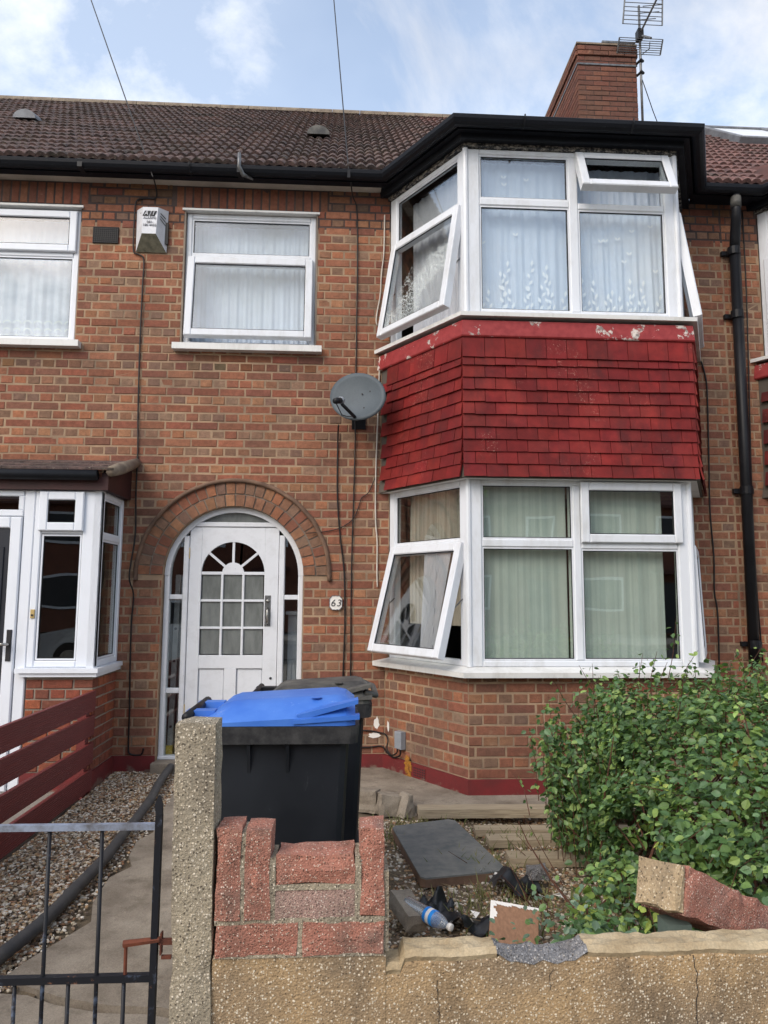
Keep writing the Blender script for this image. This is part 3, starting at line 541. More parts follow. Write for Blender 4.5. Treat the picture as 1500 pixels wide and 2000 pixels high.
# ---- windows
def win(parent, name, F, x0, x1, z0, z1, bars_v=(), bars_h=(), lights=(), fr=0.05, m='upvc', dep=0.06, b1=0.0, jl=None, jr=None, glass='glass'):
    """lights: (a0,a1,c0,c1,kind,angle) ; kind fixed/sash"""
    w = empty(name, F((x0 + x1) / 2, 0, z0), parent); b = MB(); jl = jl or fr; jr = jr or fr
    b.fbox(F, x0, x0 + jl, b1 - dep, b1, z0, z1, 0.008); b.fbox(F, x1 - jr, x1, b1 - dep, b1, z0, z1, 0.008)
    b.fbox(F, x0 + jl, x1 - jr, b1 - dep, b1 - 0.001, z0, z0 + fr, 0.008); b.fbox(F, x0 + jl, x1 - jr, b1 - dep, b1 - 0.001, z1 - fr, z1, 0.008)
    b.build('frame', m, w)
    for (a0, a1, c0, c1) in bars_v: B('mullion', m, w, [(a0, a1, b1 - dep, b1 - 0.002, c0, c1)], 0.008, F)
    for (a0, a1, c0, c1) in bars_h: B('transom', m, w, [(a0, a1, b1 - dep, b1 - 0.003, c0, c1)], 0.008, F)
    for (a0, a1, c0, c1, kind, ang) in lights:
        if kind == 'fixed':
            b = MB(); e = 0.012
            for q in ((a0, a0 + e, c0, c1), (a1 - e, a1, c0, c1), (a0 + e, a1 - e, c0, c0 + e), (a0 + e, a1 - e, c1 - e, c1)): b.fbox(F, q[0], q[1], b1 - 0.035, b1 - 0.012, q[2], q[3])
            b.build('bead', m, w); B('pane', glass, w, [(a0 + e, a1 - e, b1 - 0.030, b1 - 0.024, c0 + e, c1 - e)], 0, F)
            b = MB(); e2 = e + 0.006
            for q in ((a0 + e, a0 + e2, c0 + e, c1 - e), (a1 - e2, a1 - e, c0 + e, c1 - e), (a0 + e2, a1 - e2, c0 + e, c0 + e2), (a0 + e2, a1 - e2, c1 - e2, c1 - e)): b.fbox(F, q[0], q[1], b1 - 0.024, b1 - 0.019, q[2], q[3])
            b.build('gasket', 'black_plastic', w)
        else:
            G = hinge(F, c1, R(ang), b1) if ang else F; s = 0.064; g = glass if kind == 'sash' else kind
            b = MB(); o0, o1 = b1 + 0.002, b1 + 0.03
            b.fbox(G, a0, a0 + s, o0 - 0.04 if ang else o0, o1, c0, c1, 0.007); b.fbox(G, a1 - s, a1, o0 - 0.04 if ang else o0, o1, c0, c1, 0.007)
            b.fbox(G, a0 + s, a1 - s, o0 - 0.04 if ang else o0, o1 - 0.001, c0, c0 + s, 0.007); b.fbox(G, a0 + s, a1 - s, o0 - 0.04 if ang else o0, o1 - 0.001, c1 - s, c1, 0.007)
            sa = b.build('sash', m, w); B('pane', g, sa, [(a0 + s, a1 - s, o1 - 0.024, o1 - 0.018, c0 + s, c1 - s)], 0, G)
            b = MB(); e2 = 0.007
            for q in ((a0 + s, a0 + s + e2, c0 + s, c1 - s), (a1 - s - e2, a1 - s, c0 + s, c1 - s), (a0 + s + e2, a1 - s - e2, c0 + s, c0 + s + e2), (a0 + s + e2, a1 - s - e2, c1 - s - e2, c1 - s)): b.fbox(G, q[0], q[1], o1 - 0.018, o1 - 0.012, q[2], q[3])
            b.build('gasket', 'black_plastic', sa)
            if ang > 8:        # friction stays
                for aa in (a0 + 0.02, a1 - 0.02):
                    p0 = F(aa, b1 - 0.03, c1 - (c1 - c0) * 0.45); p1 = G(aa, b1 - 0.01, c1 - (c1 - c0) * 0.62); bb = MB(); bb.tube([p0, p1], 0.006, 6); bb.build('stay', 'metal_grey', w)
    return w
# upper window of the main house, lower sash ajar
FWr = frame((0, 0.035, 0), (1, 0, 0), (0, -1, 0))
x0, x1, z0, z1 = WIN['main']
win(main, 'window', FWr, x0 + 0.01, x1 - 0.01, 3.60, 4.83, (), [(x0 + 0.06, x1 - 0.06, 4.40, 4.455)], [(x0 + 0.06, x1 - 0.06, 4.455, 4.78, 'fixed', 0), (x0 + 0.035, x1 - 0.035, 3.665, 4.415, 'sash', 5.5)], 0.05)
B('window_sill', 'sill_white', main, [(x0 - 0.055, x1 + 0.055, -0.075, 0.10, 3.545, 3.60)])
B('drip_strip', 'sill_white', main, [(x0 - 0.02, x1 + 0.02, -0.02, 0.08, 4.832, 4.85)])
for q in (x0 + 0.0025, x1 - 0.0025): B('sealant', 'mortar_grey', main, [(q - 0.0065, q + 0.0065, 0.0, 0.10, 3.60, 4.83)])
x0, x1, z0, z1 = WIN['left']
win(left, 'window', FWr, x0 + 0.01, x1 - 0.01, 3.60, 4.82, [(-3.37, -3.31, 3.65, 4.77)], [(x0 + 0.06, x1 - 0.06, 4.385, 4.44)], [(-3.31, x1 - 0.06, 3.65, 4.385, 'fixed', 0), (-3.32, x1 - 0.035, 4.425, 4.80, 'sash', 0), (x0 + 0.06, -3.37, 3.65, 4.385, 'fixed', 0), (x0 + 0.035, -3.36, 4.425, 4.80, 'sash', 0)], 0.05, 'upvc_clean')
B('window_sill', 'sill_white', left, [(x0 - 0.055, x1 + 0.06, -0.075, 0.10, 3.545, 3.60)]); B('drip_strip', 'sill_white', left, [(x0 - 0.02, x1 + 0.02, -0.02, 0.08, 4.822, 4.84)])
# bay windows, main
SF = side_frames(bay_path, 0.0); FL, LL = SF[0]; FF, LFn = SF[1]; FRr, LR = SF[2]; ox = bay_path(0)[1][0]
X = lambda x: x - ox
win(main, 'bay_window', FF, 0.0, LFn, 3.612, 4.985, [(X(1.757), X(1.83), 3.65, 4.94)], [(0.115, X(1.757), 4.515, 4.575), (X(1.83), LFn - 0.1, 4.505, 4.56)],
    [(0.115, X(1.757), 4.575, 4.94, 'fixed', 0), (0.115, X(1.757), 3.655, 4.515, 'fixed', 0), (X(1.83), LFn - 0.1, 3.655, 4.505, 'fixed', 0), (X(1.812), LFn - 0.06, 4.575, 4.965, 'sash', 23)], 0.045, jl=0.115, jr=0.10)
win(main, 'bay_window', FL, 0.0, LL - 0.003, 3.612, 4.985, (), [(0.09, LL - 0.09, 4.50, 4.56)], [(0.09, LL - 0.09, 4.56, 4.94, 'fixed', 0), (0.05, LL - 0.05, 3.64, 4.525, 'glass_cracked', 10.5)], 0.045, jl=0.09, jr=0.09)
win(main, 'bay_window', FRr, 0.003, LR, 3.612, 4.985, (), [(0.09, LR - 0.09, 4.50, 4.56)], [(0.09, LR - 0.09, 4.56, 4.94, 'fixed', 0), (0.05, LR - 0.05, 3.64, 4.525, 'sash', 8)], 0.045, jl=0.09, jr=0.09)
win(main, 'bay_window', FF, 0.0, LFn, 0.934, 2.325, [(X(1.725), X(1.785), 0.98, 2.285)], [(0.105, X(1.725), 1.815, 1.875), (X(1.785), LFn - 0.1, 1.805, 1.86)],
    [(0.105, X(1.725), 1.875, 2.29, 'fixed', 0), (0.105, X(1.725), 0.98, 1.815, 'fixed', 0), (X(1.785), LFn - 0.1, 0.98, 1.805, 'fixed', 0), (X(1.78), LFn - 0.07, 1.852, 2.312, 'sash', 0)], 0.045, jl=0.105, jr=0.10)
win(main, 'bay_window', FL, 0.0, LL - 0.003, 0.934, 2.325, (), [(0.08, LL - 0.09, 1.82, 1.875)], [(0.08, LL - 0.09, 1.875, 2.285, 'fixed', 0), (0.05, LL - 0.05, 0.965, 1.845, 'sash', 15.5)], 0.045, jl=0.08, jr=0.09)
win(main, 'bay_window', FRr, 0.003, LR, 0.934, 2.325, (), [(0.09, LR - 0.09, 1.82, 1.875)], [(0.09, LR - 0.09, 1.875, 2.285, 'fixed', 0), (0.05, LR - 0.05, 0.965, 1.845, 'sash', 2)], 0.045, jl=0.09, jr=0.09)
for zz0, zz1 in ((3.612, 4.985), (0.934, 2.325)):    # corner posts
    for sx, i in ((1, 1), (-1, 2)):
        p = bay_path(0)[i]; b = MB(); b.tube([(p[0] + sx * 0.004, p[1] + 0.008, zz0 + 0.001), (p[0] + sx * 0.004, p[1] + 0.008, zz1 - 0.001)], 0.024, 10); b.build('corner_post', 'upvc', main)
b = MB(); b.path(bay_path, [(-0.10, 2.318), (0.06, 2.3225), (0.06, 2.3245), (-0.10, 2.3245)]); b.build('bay_soffit', 'sill_white', main)
# right house bay windows (only the near splay shows)
SFr = side_frames(bay_path_r, 0.0); FLr, LLr = SFr[0]
win(right, 'bay_window', FLr, 0.0, LLr, 3.612, 4.985, (), [(0.09, LLr - 0.09, 4.50, 4.56)], [(0.09, LLr - 0.09, 4.56, 4.94, 'fixed', 0), (0.05, LLr - 0.05, 3.64, 4.525, 'sash', 0)], 0.045, jl=0.09, jr=0.09)
win(right, 'bay_window', FLr, 0.0, LLr, 0.934, 2.325, (), [(0.09, LLr - 0.09, 1.82, 1.875)], [(0.09, LLr - 0.09, 1.875, 2.285, 'fixed', 0), (0.05, LLr - 0.05, 0.965, 1.845, 'sash', 0)], 0.045, jl=0.09, jr=0.09)
win(right, 'bay_window', SFr[1][0], 0.0, SFr[1][1], 3.612, 4.985, (), (), [(0.1, SFr[1][1] - 0.1, 3.66, 4.94, 'fixed', 0)], 0.045, jl=0.1, jr=0.1)
win(right, 'bay_window', SFr[1][0], 0.0, SFr[1][1], 0.934, 2.325, (), (), [(0.1, SFr[1][1] - 0.1, 0.98, 2.28, 'fixed', 0)], 0.045, jl=0.1, jr=0.1)

# ---- curtains (things that hang inside)
def curtain(name, label, m, F, x0, x1, z0, z1, b0, amp=0.02, pitch=0.09, seed=0, gather=0.0, hem=0.0, group='curtains in the windows', slant=0.0):
    b = MB(); n = max(24, int((x1 - x0) / 0.008)); nzv = 10; rr = random.Random(seed); ph = [rr.uniform(0, 6.28) for _ in range(4)]
    ks = []
    for j in range(nzv + 1):
        tz = j / nzv; z = z0 + (z1 - z0) * tz; row = []
        for i in range(n + 1):
            u = x0 + (x1 - x0) * i / n; u2 = u + 0.02 * math.sin(u * 7 + ph[3]) 
            d = amp * (0.6 * math.sin(2 * math.pi * u2 / pitch + ph[0] + 0.6 * math.sin(tz * 2 + ph[2])) + 0.4 * math.sin(2 * math.pi * u2 / (pitch * 0.43) + ph[1] + tz)) * (0.75 + 0.5 * (1 - tz))
            d += amp * 0.8 * mn.noise(Vector((u * 4, tz * 1.5, seed)))
            zz_ = z + (hem * math.sin(2 * math.pi * u / 0.07 + ph[1]) if j == 0 else 0)
            row.append(F(u + slant * (1 - tz) * (1 if i > n / 2 else 0.3), b0 + d, zz_))
        ks.append(b.vs(row))
    for j in range(nzv):
        for i in range(n): b.face((ks[j] + i, ks[j] + i + 1, ks[j + 1] + i + 1, ks[j + 1] + i))
    return tag(b.build(name, m, None, smooth=True), label, 'curtain', group)
def sprigs(parent, F, x0, x1, z0, z1, b0, n, seed, m='embroidery', top=True):      # embroidered leaf sprigs on the net
    b = MB(); rr = random.Random(seed)
    def leaf(u, z, a, l):
        du, dz = math.sin(a), math.cos(a); pu, pz = dz, -du
        k = b.vs([F(u, b0, z), F(u + du * l * .5 + pu * l * .22, b0 + .001, z + dz * l * .5 + pz * l * .22), F(u + du * l, b0, z + dz * l), F(u + du * l * .5 - pu * l * .22, b0 + .001, z + dz * l * .5 - pz * l * .22)]); b.face((k, k + 1, k + 2, k + 3))
    for i in range(n):
        u = x0 + (x1 - x0) * (i + rr.uniform(.2, .8)) / n; h = rr.uniform(0.12, 0.42) * (z1 - z0) * 0.9; a = rr.uniform(-.25, .25); m_ = max(2, int(h / 0.05))
        for q in range(m_): leaf(u + math.sin(a) * h * q / m_, z0 + h * q / m_, a + (0.5 if q % 2 else -0.5), 0.055)
        leaf(u + math.sin(a) * h, z0 + h, a, 0.06); b.fbox(F, u - 0.001, u + 0.001, b0 - 0.001, b0 + 0.001, z0, z0 + h * 0.9)
    if top:
        for i in range(int(n * 0.8)):
            u, z = rr.uniform(x0, x1), rr.uniform(z0 + (z1 - z0) * .45, z1 - .03)
            for a in (-0.6, 0.6): leaf(u, z, a, 0.04)
    b.build('embroidery', m, parent)
c = curtain('net_curtain', 'plain white net curtain behind the ajar upper window above the front door', 'net', FWr, -1.42, -0.28, 3.62, 4.79, -0.16, 0.010, 0.10, 1, hem=0.01)
c = curtain('net_curtain', 'white net curtain with scalloped lace hem in the upper left house window', 'net', FWr, -4.25, -2.36, 3.66, 4.78, -0.14, 0.012, 0.17, 2)
b = MB()
for i in range(22):
    u0 = -3.35 + i * 0.044
    for k_, (zz_, rad) in enumerate(((3.80, 0.05), (3.735, 0.045), (3.69, 0.026))):
        A = [(u0 + 0.022 * 1 + rad * math.cos(R(t_)) * .8, zz_ + rad * math.sin(R(t_)) * 0.9) for t_ in range(20, 161, 20)]
        if i % 2 == 0: b.strip(A, [(u0 + 0.022 + (rad - .012) * math.cos(R(t_)) * .8, zz_ + (rad - .012) * math.sin(R(t_)) * .9) for t_ in range(20, 161, 20)], FWr, -0.112, -0.110)
b.build('lace_hem', 'net_lace', c)
cf = curtain('net_curtain', 'white voile curtain embroidered with leaves behind left pane of the upper bay front', 'net', FF, 0.06, X(1.775), 3.60, 4.96, -0.14, 0.011, 0.15, 3); sprigs(cf, FF, 0.13, X(1.74), 3.66, 4.9, -0.120, 11, 4)
cf = curtain('net_curtain', 'white voile curtain embroidered with leaves behind right pane of the upper bay front', 'net', FF, X(1.80), LFn - 0.07, 3.60, 4.93, -0.15, 0.016, 0.12, 5); sprigs(cf, FF, X(1.85), LFn - 0.12, 3.66, 4.5, -0.124, 11, 6)
cf = curtain('net_curtain', 'greyish voile curtain behind the cracked sash on the left splay of the upper bay', 'voile_grey', FL, 0.15, LL - 0.08, 3.58, 4.93, -0.14, 0.016, 0.10, 7)
curtain('net_curtain', 'voile curtain behind the right splay sash of the upper bay, seen edge-on', 'voile_grey', FRr, 0.10, LR - 0.08, 3.60, 4.93, -0.14, 0.02, 0.10, 8)
curtain('curtain', 'pale sage green striped curtain behind left half of the ground floor bay front', 'sage_curtain', FF, 0.05, X(1.70), 0.95, 2.31, -0.11, 0.0035, 0.16, 9)
curtain('curtain', 'pale sage green striped curtain behind right half of the ground floor bay front', 'sage_curtain', FF, X(1.72), LFn - 0.17, 0.95, 2.31, -0.12, 0.0035, 0.15, 10)
curtain('curtain', 'beige striped curtain behind the open sash on the left splay of the lower bay', 'beige_curtain', FL, 0.12, LL - 0.06, 1.22, 2.31, -0.13, 0.012, 0.12, 11)
curtain('curtain', 'dull green curtain behind the right splay of the ground floor bay', 'sage_curtain', FRr, 0.05, LR - 0.05, 0.95, 2.31, -0.12, 0.01, 0.12, 12)
bl = curtain('vertical_blind', 'clear ribbed plastic sheet slumped behind the open lower bay sash', 'voile_grey', FL, 0.48, 0.80, 0.97, 1.78, 0.01, 0.006, 0.024, 13, slant=-0.22); bl['category'] = 'blind'
curtain('net_curtain', 'net curtain in the bay window of the house at the right edge', 'net', FLr, 0.08, LLr - 0.08, 3.62, 4.94, -0.13, 0.02, 0.1, 14)

# ---- front door, fanlight and sidelights
FD = frame((0, 0.09, 0), (1, 0, 0), (0, -1, 0))
ds = empty('door_surround', (AX, 0.09, 0.1), main)
r1 = AR - 0.002; r0 = AR - 0.046
b = MB(); b.strip(arc(AX, AZ, r0, 0, 180, 32), arc(AX, AZ, r1, 0, 180, 32), FD, -0.05, 0.03); b.fbox(FD, AX - r1, AX - r0, -0.05, 0.03, 0.11, AZ, 0.006); b.fbox(FD, AX + r0, AX + r1, -0.05, 0.03, 0.11, AZ, 0.006); b.build('arched_frame', 'white_paint', ds)
DL, DR, DT = -1.305, -0.552, 2.022
ml, mr = (DL - 0.048, DL - 0.004), (DR + 0.004, DR + 0.052)
zt = lambda x: AZ + math.sqrt(max(0, r0 ** 2 - (x - AX) ** 2))
b = MB(); b.fbox(FD, ml[0], ml[1], -0.05, 0.024, 0.11, zt(ml[0]) + 0.01, 0.006); b.fbox(FD, mr[0], mr[1], -0.05, 0.024, 0.11, zt(mr[1]) + 0.01, 0.006); b.fbox(FD, ml[1], mr[0], -0.05, 0.022, DT + 0.004, DT + 0.045, 0.006); b.build('door_frame', 'white_paint', ds)
def fillet(xa, xb, zb, name, m, ztop=None):         # glass under the arch between xa..xb
    P = [xa + (xb - xa) * i / 12 for i in range(13)]; b = MB(); b.strip([(x, zb) for x in P], [(x, zt(x)) for x in P], FD, -0.016, -0.010); return b.build(name, m, ds)
fillet(ml[0] - 0.02, mr[1] + 0.02, DT + 0.045, 'fanlight', 'frosted')
for (xa, xb, bars) in ((AX - r0, ml[0], (1.43, 0.655)), (mr[1], AX + r0, (1.43, 0.655))):
    zs = sorted(list(bars)); B('glazing_bar', 'white_paint', ds, [(xa, xb, -0.04, 0.018, z - 0.02, z + 0.02) for z in zs], 0.004, FD)
    fillet(xa, xb, zs[1] + 0.02, 'pane', 'glass'); B('pane', 'glass', ds, [(xa, xb, -0.016, -0.010, zs[0] + 0.02, zs[1] - 0.02)], 0, FD); B('pane', 'glass', ds, [(xa, xb, -0.016, -0.010, 0.13, zs[0] - 0.02)], 0, FD)
B('threshold', 'white_paint', ds, [(AX - r1, AX + r1, -0.05, 0.04, 0.106, 0.13)], 0.004, FD)
dr = empty('front_door', ((DL + DR) / 2, 0.09, 0.13), main)
GC, GR = (-0.937, 1.632), 0.266; gl_, gr_ = GC[0] - GR, GC[0] + GR; zb_ = 0.945; y1 = 0.012
b = MB(); b.fbox(FD, DL, gl_, -0.035, y1, 0.135, DT, 0.003); b.fbox(FD, gr_, DR, -0.035, y1, 0.135, DT, 0.003)
A = arc(GC[0], GC[1], GR, 0, 180, 24)
def sqd(x, z):
    dx, dz = x - GC[0], z - GC[1]; k = min(GR / max(abs(dx), 1e-6), (DT - GC[1]) / max(dz, 1e-6)); return (GC[0] + dx * k, GC[1] + dz * k)
T = [sqd(*p) for p in A]; T[0] = A[0]; T[-1] = A[-1]
Ac = sorted(range(len(A))); TT = []
for p in A: TT.append((p[0], DT))
b.strip(A, TT, FD, -0.035, y1 - 0.001); b.fbox(FD, gl_, gr_, -0.035, y1 - 0.001, 0.835, zb_, 0.003); b.fbox(FD, gl_, gr_, -0.035, y1 - 0.001, 0.135, 0.24, 0.003); b.fbox(FD, GC[0] - 0.05, GC[0] + 0.05, -0.035, y1 - 0.001, 0.24, 0.835, 0.003)
b.build('door_leaf', 'white_paint', dr)
for s0, s1 in ((gl_, GC[0] - 0.05), (GC[0] + 0.05, gr_)): B('door_panel', 'white_paint', dr, [(s0, s1, -0.03, -0.004, 0.24, 0.835)], 0.01, FD)
xs_ = [gl_, gl_ + (gr_ - gl_) / 3, gl_ + 2 * (gr_ - gl_) / 3, gr_]; zs_ = [zb_, 1.172, 1.40, GC[1]]
b = MB()
for x in xs_[1:3]: b.fbox(FD, x - 0.010, x + 0.010, -0.02, y1 - 0.002, zb_, GC[1] - 0.01, 0.003)
for z in zs_[1:3]: b.fbox(FD, gl_, gr_, -0.02, y1 - 0.003, z - 0.010, z + 0.010, 0.003)
b.fbox(FD, gl_, gr_, -0.02, y1 - 0.003, GC[1] - 0.014, GC[1] + 0.012, 0.003)
b.strip([(GC[0], GC[1])] * 13, arc(GC[0], GC[1], 0.092, 0, 180, 12), FD, -0.02, y1 - 0.002)
for a_ in (90, 40, 140):
    d_, n_ = (math.cos(R(a_)), math.sin(R(a_))), (-math.sin(R(a_)), math.cos(R(a_))); P0 = [(GC[0] + d_[0] * r_ - n_[0] * 0.010, GC[1] + d_[1] * r_ - n_[1] * 0.010) for r_ in (0.08, GR)]; P1 = [(GC[0] + d_[0] * r_ + n_[0] * 0.010, GC[1] + d_[1] * r_ + n_[1] * 0.010) for r_ in (0.08, GR)]
    b.strip(P0, P1, FD, -0.02, y1 - 0.004)
b.build('glazing_bar', 'white_paint', dr)
for i in range(3):
    for j in range(3): B('pane', 'frosted', dr, [(xs_[i] + 0.0095, xs_[i + 1] - 0.0095, -0.012, -0.007, zs_[j] + 0.009, zs_[j + 1] - 0.009)], 0, FD)
for a0, a1 in ((0, 40), (40, 90), (90, 140), (140, 180)):
    b = MB(); b.strip(arc(GC[0], GC[1], 0.085, a0, a1, 6), arc(GC[0], GC[1], GR, a0, a1, 6), FD, -0.012, -0.007); b.build('pane', 'glass_dark', dr)
lp = B('letter_plate', 'metal_grey', dr, [(-0.662, -0.612, 0.005, 0.017, 1.185, 1.445)], 0.003, FD)
b = MB(); b.tube([FD(-0.637, 0.02, 1.34), FD(-0.637, 0.045, 1.32), FD(-0.637, 0.045, 1.22), FD(-0.637, 0.02, 1.205)], 0.008, 8); b.lathe([(0.014, 0), (0.014, 0.01), (0.006, 0.014)], FD(-0.637, 0.018, 1.40), Matrix(((1, 0, 0), (0, 0, -1), (0, 1, 0))), 12); b.build('knocker', 'chrome', lp, True)
b = MB(); b.lathe([(0.011, 0), (0.011, 0.006), (0.004, 0.007)], FD(-0.60, 0.011, 0.755), Matrix(((1, 0, 0), (0, 0, -1), (0, 1, 0))), 12); b.build('keyhole', 'print_black', dr)
for z in (1.80, 0.5): B('hinge', 'brass', dr, [(DL - 0.006, DL + 0.003, 0.004, 0.018, z - 0.045, z + 0.045)], 0, FD)
# ladder leaning inside, behind the left sidelight
lad = thing('ladder', (-1.40, 0.17, 0.03), 'grey aluminium ladder with yellow foot behind the left sidelight of the door', 'ladder')
for (x, y, tilt) in ((-1.432, 0.15, 0.012), (-1.372, 0.20, -0.01)):
    b = MB(); b.hexa([(x - .022, y, .03), (x + .022, y, .03), (x + .022, y + .05, .03), (x - .022, y + .05, .03), (x - .022 + tilt, y + .05, 1.62), (x + .022 + tilt, y + .05, 1.62), (x + .022 + tilt, y + .10, 1.62), (x - .022 + tilt, y + .10, 1.62)]); st = b.build('stile', 'aluminium', lad)
    b = MB()
    for z in (0.35, 0.62, 0.89, 1.16, 1.43): b.lathe([(0.011, 0), (0.011, 0.02)], (x + tilt * z / 1.6, y + 0.05 * z / 1.6 - 0.012 + 0.0, z), Matrix(((1, 0, 0), (0, 0, 1), (0, -1, 0))) , 8)
    b.build('hole', 'print_black', st)
B('foot', 'yellow_rubber', lad, [(-1.458, -1.406, 0.136, 0.205, 0.021, 0.20)])
tag(B('storage_box', 'grey_plastic', None, [(-0.47, -0.30, 0.18, 0.38, 0.021, 1.28), (-0.49, -0.28, 0.16, 0.40, 1.28, 1.31)]), 'pale grey boxed unit standing behind the right sidelight of the door', 'box')

# ---- porch of the left house
po = empty('porch', (-2.9, -0.5, 0), left); PX, PY = -1.845, -0.55
FPf = frame((0, PY, 0), (1, 0, 0), (0, -1, 0)); FPs = frame((PX, PY, 0), (0, 1, 0), (1, 0, 0))
PAL = lambda hd: tuple(v * k_ for v, k_ in zip(rnd.choice([sr(150, 82, 62), sr(166, 94, 66), sr(138, 74, 60), sr(158, 86, 62), sr(130, 76, 64)]), [rnd.uniform(.85, 1.1)] * 3)) + (1,)
B('porch_core', 'mortar_grey', po, [(-2.335, PX - 0.008, PY + 0.008, -0.001, 0.02, 0.84)])
lay('left', FPf, -2.34, PX, range(0, 10), [(-9, 9, 0.84, 9)], 0.02, 0, None, PAL); lay('left', FPs, 0.0, 0.55, range(0, 10), [(-9, 9, 0.84, 9)], 0.06, 1, None, PAL)
B('porch_plinth', 'maroon_paint', po, [(-2.34, PX + 0.010, PY - 0.010, -0.001, -0.04, 0.149)])
B('porch_sill', 'upvc_clean', po, [(-2.40, PX + 0.045, PY - 0.06, -0.002, 0.872, 0.905), (-2.37, PX + 0.03, PY - 0.04, -0.002, 0.842, 0.871)])
win(po, 'porch_window', FPf, -2.345, PX, 0.906, 2.235, (), [(-2.29, PX - 0.14, 1.905, 1.945)], [(-2.285, PX - 0.145, 0.96, 1.90, 'fixed', 0), (-2.305, PX - 0.13, 1.925, 2.225, 'sash', 0)], 0.05, 'upvc_clean', jr=0.14, jl=0.055, glass='glass_dark')
win(po, 'porch_window', FPs, 0.0, 0.545, 0.906, 2.235, (), [(0.06, 0.49, 1.865, 1.915)], [(0.06, 0.49, 0.96, 1.865, 'fixed', 0), (0.06, 0.49, 1.915, 2.185, 'fixed', 0)], 0.05, 'upvc_clean')
B('door_post', 'upvc_clean', po, [(-2.425, -2.347, -0.06, 0.0, 0.01, 2.235)], 0.006, FPf)
B('transom_light', 'upvc_clean', po, [(-3.5, -2.43, -0.06, 0.0, 2.035, 2.085), (-3.5, -2.43, -0.06, 0.0, 2.19, 2.235), (-2.47, -2.427, -0.06, -0.001, 2.085, 2.19)], 0.006, FPf); B('transom_pane', 'glass', po, [(-3.5, -2.47, -0.03, -0.024, 2.085, 2.19)], 0, FPf)
pdr = B('porch_door', 'upvc_clean', po, [(-2.515, -2.432, -0.05, 0.012, 0.02, 2.03), (-3.4, -2.517, -0.05, 0.011, 1.945, 2.03)], 0.008, FPf); B('door_panel', 'dark_door', pdr, [(-3.4, -2.517, -0.045, -0.005, 0.05, 1.943)], 0, FPf); B('door_moulding', 'dark_door', pdr, [(-2.60, -2.555, -0.004, 0.006, 0.3, 1.80), (-3.2, -2.60, -0.004, 0.006, 1.76, 1.80)], 0.003, FPf)
hp = B('handle_plate', 'print_black', pdr, [(-2.488, -2.452, 0.013, 0.022, 0.955, 1.185)], 0.003, FPf); b = MB(); b.tube([FPf(-2.468, 0.022, 1.08), FPf(-2.468, 0.06, 1.08), FPf(-2.50, 0.065, 1.08), FPf(-2.60, 0.06, 1.075)], [0.011, 0.011, 0.013, 0.010], 10); b.build('handle', 'chrome', hp, True)
b = MB(); b.fbox(FPf, -2.330, -2.300, 0.001, 0.012, 1.27, 1.335, 0.003); bell = b.build('doorbell', 'brass', po); b = MB(); b.lathe([(0.008, 0), (0.008, 0.005)], FPf(-2.315, 0.012, 1.292), Matrix(((1, 0, 0), (0, 0, -1), (0, 1, 0))), 10); b.build('button', 'print_black', bell)
B('door_post', 'upvc_clean', po, [(-3.50, -3.402, -0.06, 0.0, 0.01, 2.235)], 0.006, FPf); win(po, 'porch_window', FPf, -4.2, -3.502, 0.906, 2.235, (), (), [(-4.15, -3.552, 0.956, 2.185, 'fixed', 0)], 0.05, 'upvc_clean', glass='glass_dark'); B('porch_core', 'far_brick', po, [(-4.2, -3.502, PY, -0.001, -0.04, 0.90)]); B('side_wall', 'far_brick', po, [(-4.3, -4.203, PY, -0.001, -0.04, 2.235)])
B('porch_ceiling', 'upvc_clean', po, [(-4.2, PX - 0.01, PY + 0.01, -0.003, 2.236, 2.25)])
B('porch_fascia', 'porch_brown', po, [(-4.2, PX + 0.05, PY - 0.045, PY + 0.005, 2.237, 2.335), (PX - 0.005, PX + 0.05, PY + 0.006, -0.003, 2.237, 2.40)])
b = MB(); b.hexa([(PX + .0, PY - .04, 2.336), (PX + .05, PY - .04, 2.336), (PX + .05, -.003, 2.401), (PX + .0, -.003, 2.401), (PX + .0, PY - .04, 2.37), (PX + .05, PY - .04, 2.37), (PX + .05, -.003, 2.53), (PX + .0, -.003, 2.53)]); b.build('barge_board', 'porch_brown', po)
b = MB(); b.tube([(-4.2, PY - 0.085, 2.345), (PX - 0.02, PY - 0.085, 2.345)], 0.042, 10); b.build('porch_gutter', 'black_plastic', po, True)
for i in range(3):                                # two and a half courses of old plain tiles
    for q in range(14):
        x = PX + 0.10 - 0.165 * (q + (0.5 if i % 2 else 0)) - 0.16; y0_, y1_ = PY - 0.10 + i * 0.17, PY - 0.10 + i * 0.17 + 0.26; z_ = 2.385 + i * 0.050
        if y1_ > -0.002: y1_ = -0.002
        b = MB(); b.hexa([(x, y0_, z_), (x + .162, y0_, z_), (x + .162, y1_, z_ + (y1_ - y0_) * .24), (x, y1_, z_ + (y1_ - y0_) * .24), (x, y0_, z_ + .016), (x + .162, y0_, z_ + .016), (x + .162, y1_, z_ + .016 + (y1_ - y0_) * .24), (x, y1_, z_ + .016 + (y1_ - y0_) * .24)]); b.build('roof_tile', 'roof_tile', po)
b = MB(); b.tube([(PX + 0.085, PY - 0.09, 2.375), (PX + 0.085, PY + 0.15, 2.44), (PX + 0.085, -0.01, 2.555)], [0.042, 0.05, 0.04], 10); b.build('verge_mortar', 'ridge_cement', po, True)
structure_porch_floor = B('porch_floor', 'paving', po, [(-4.2, PX - 0.012, PY - 0.05, -0.004, -0.05, 0.019)])

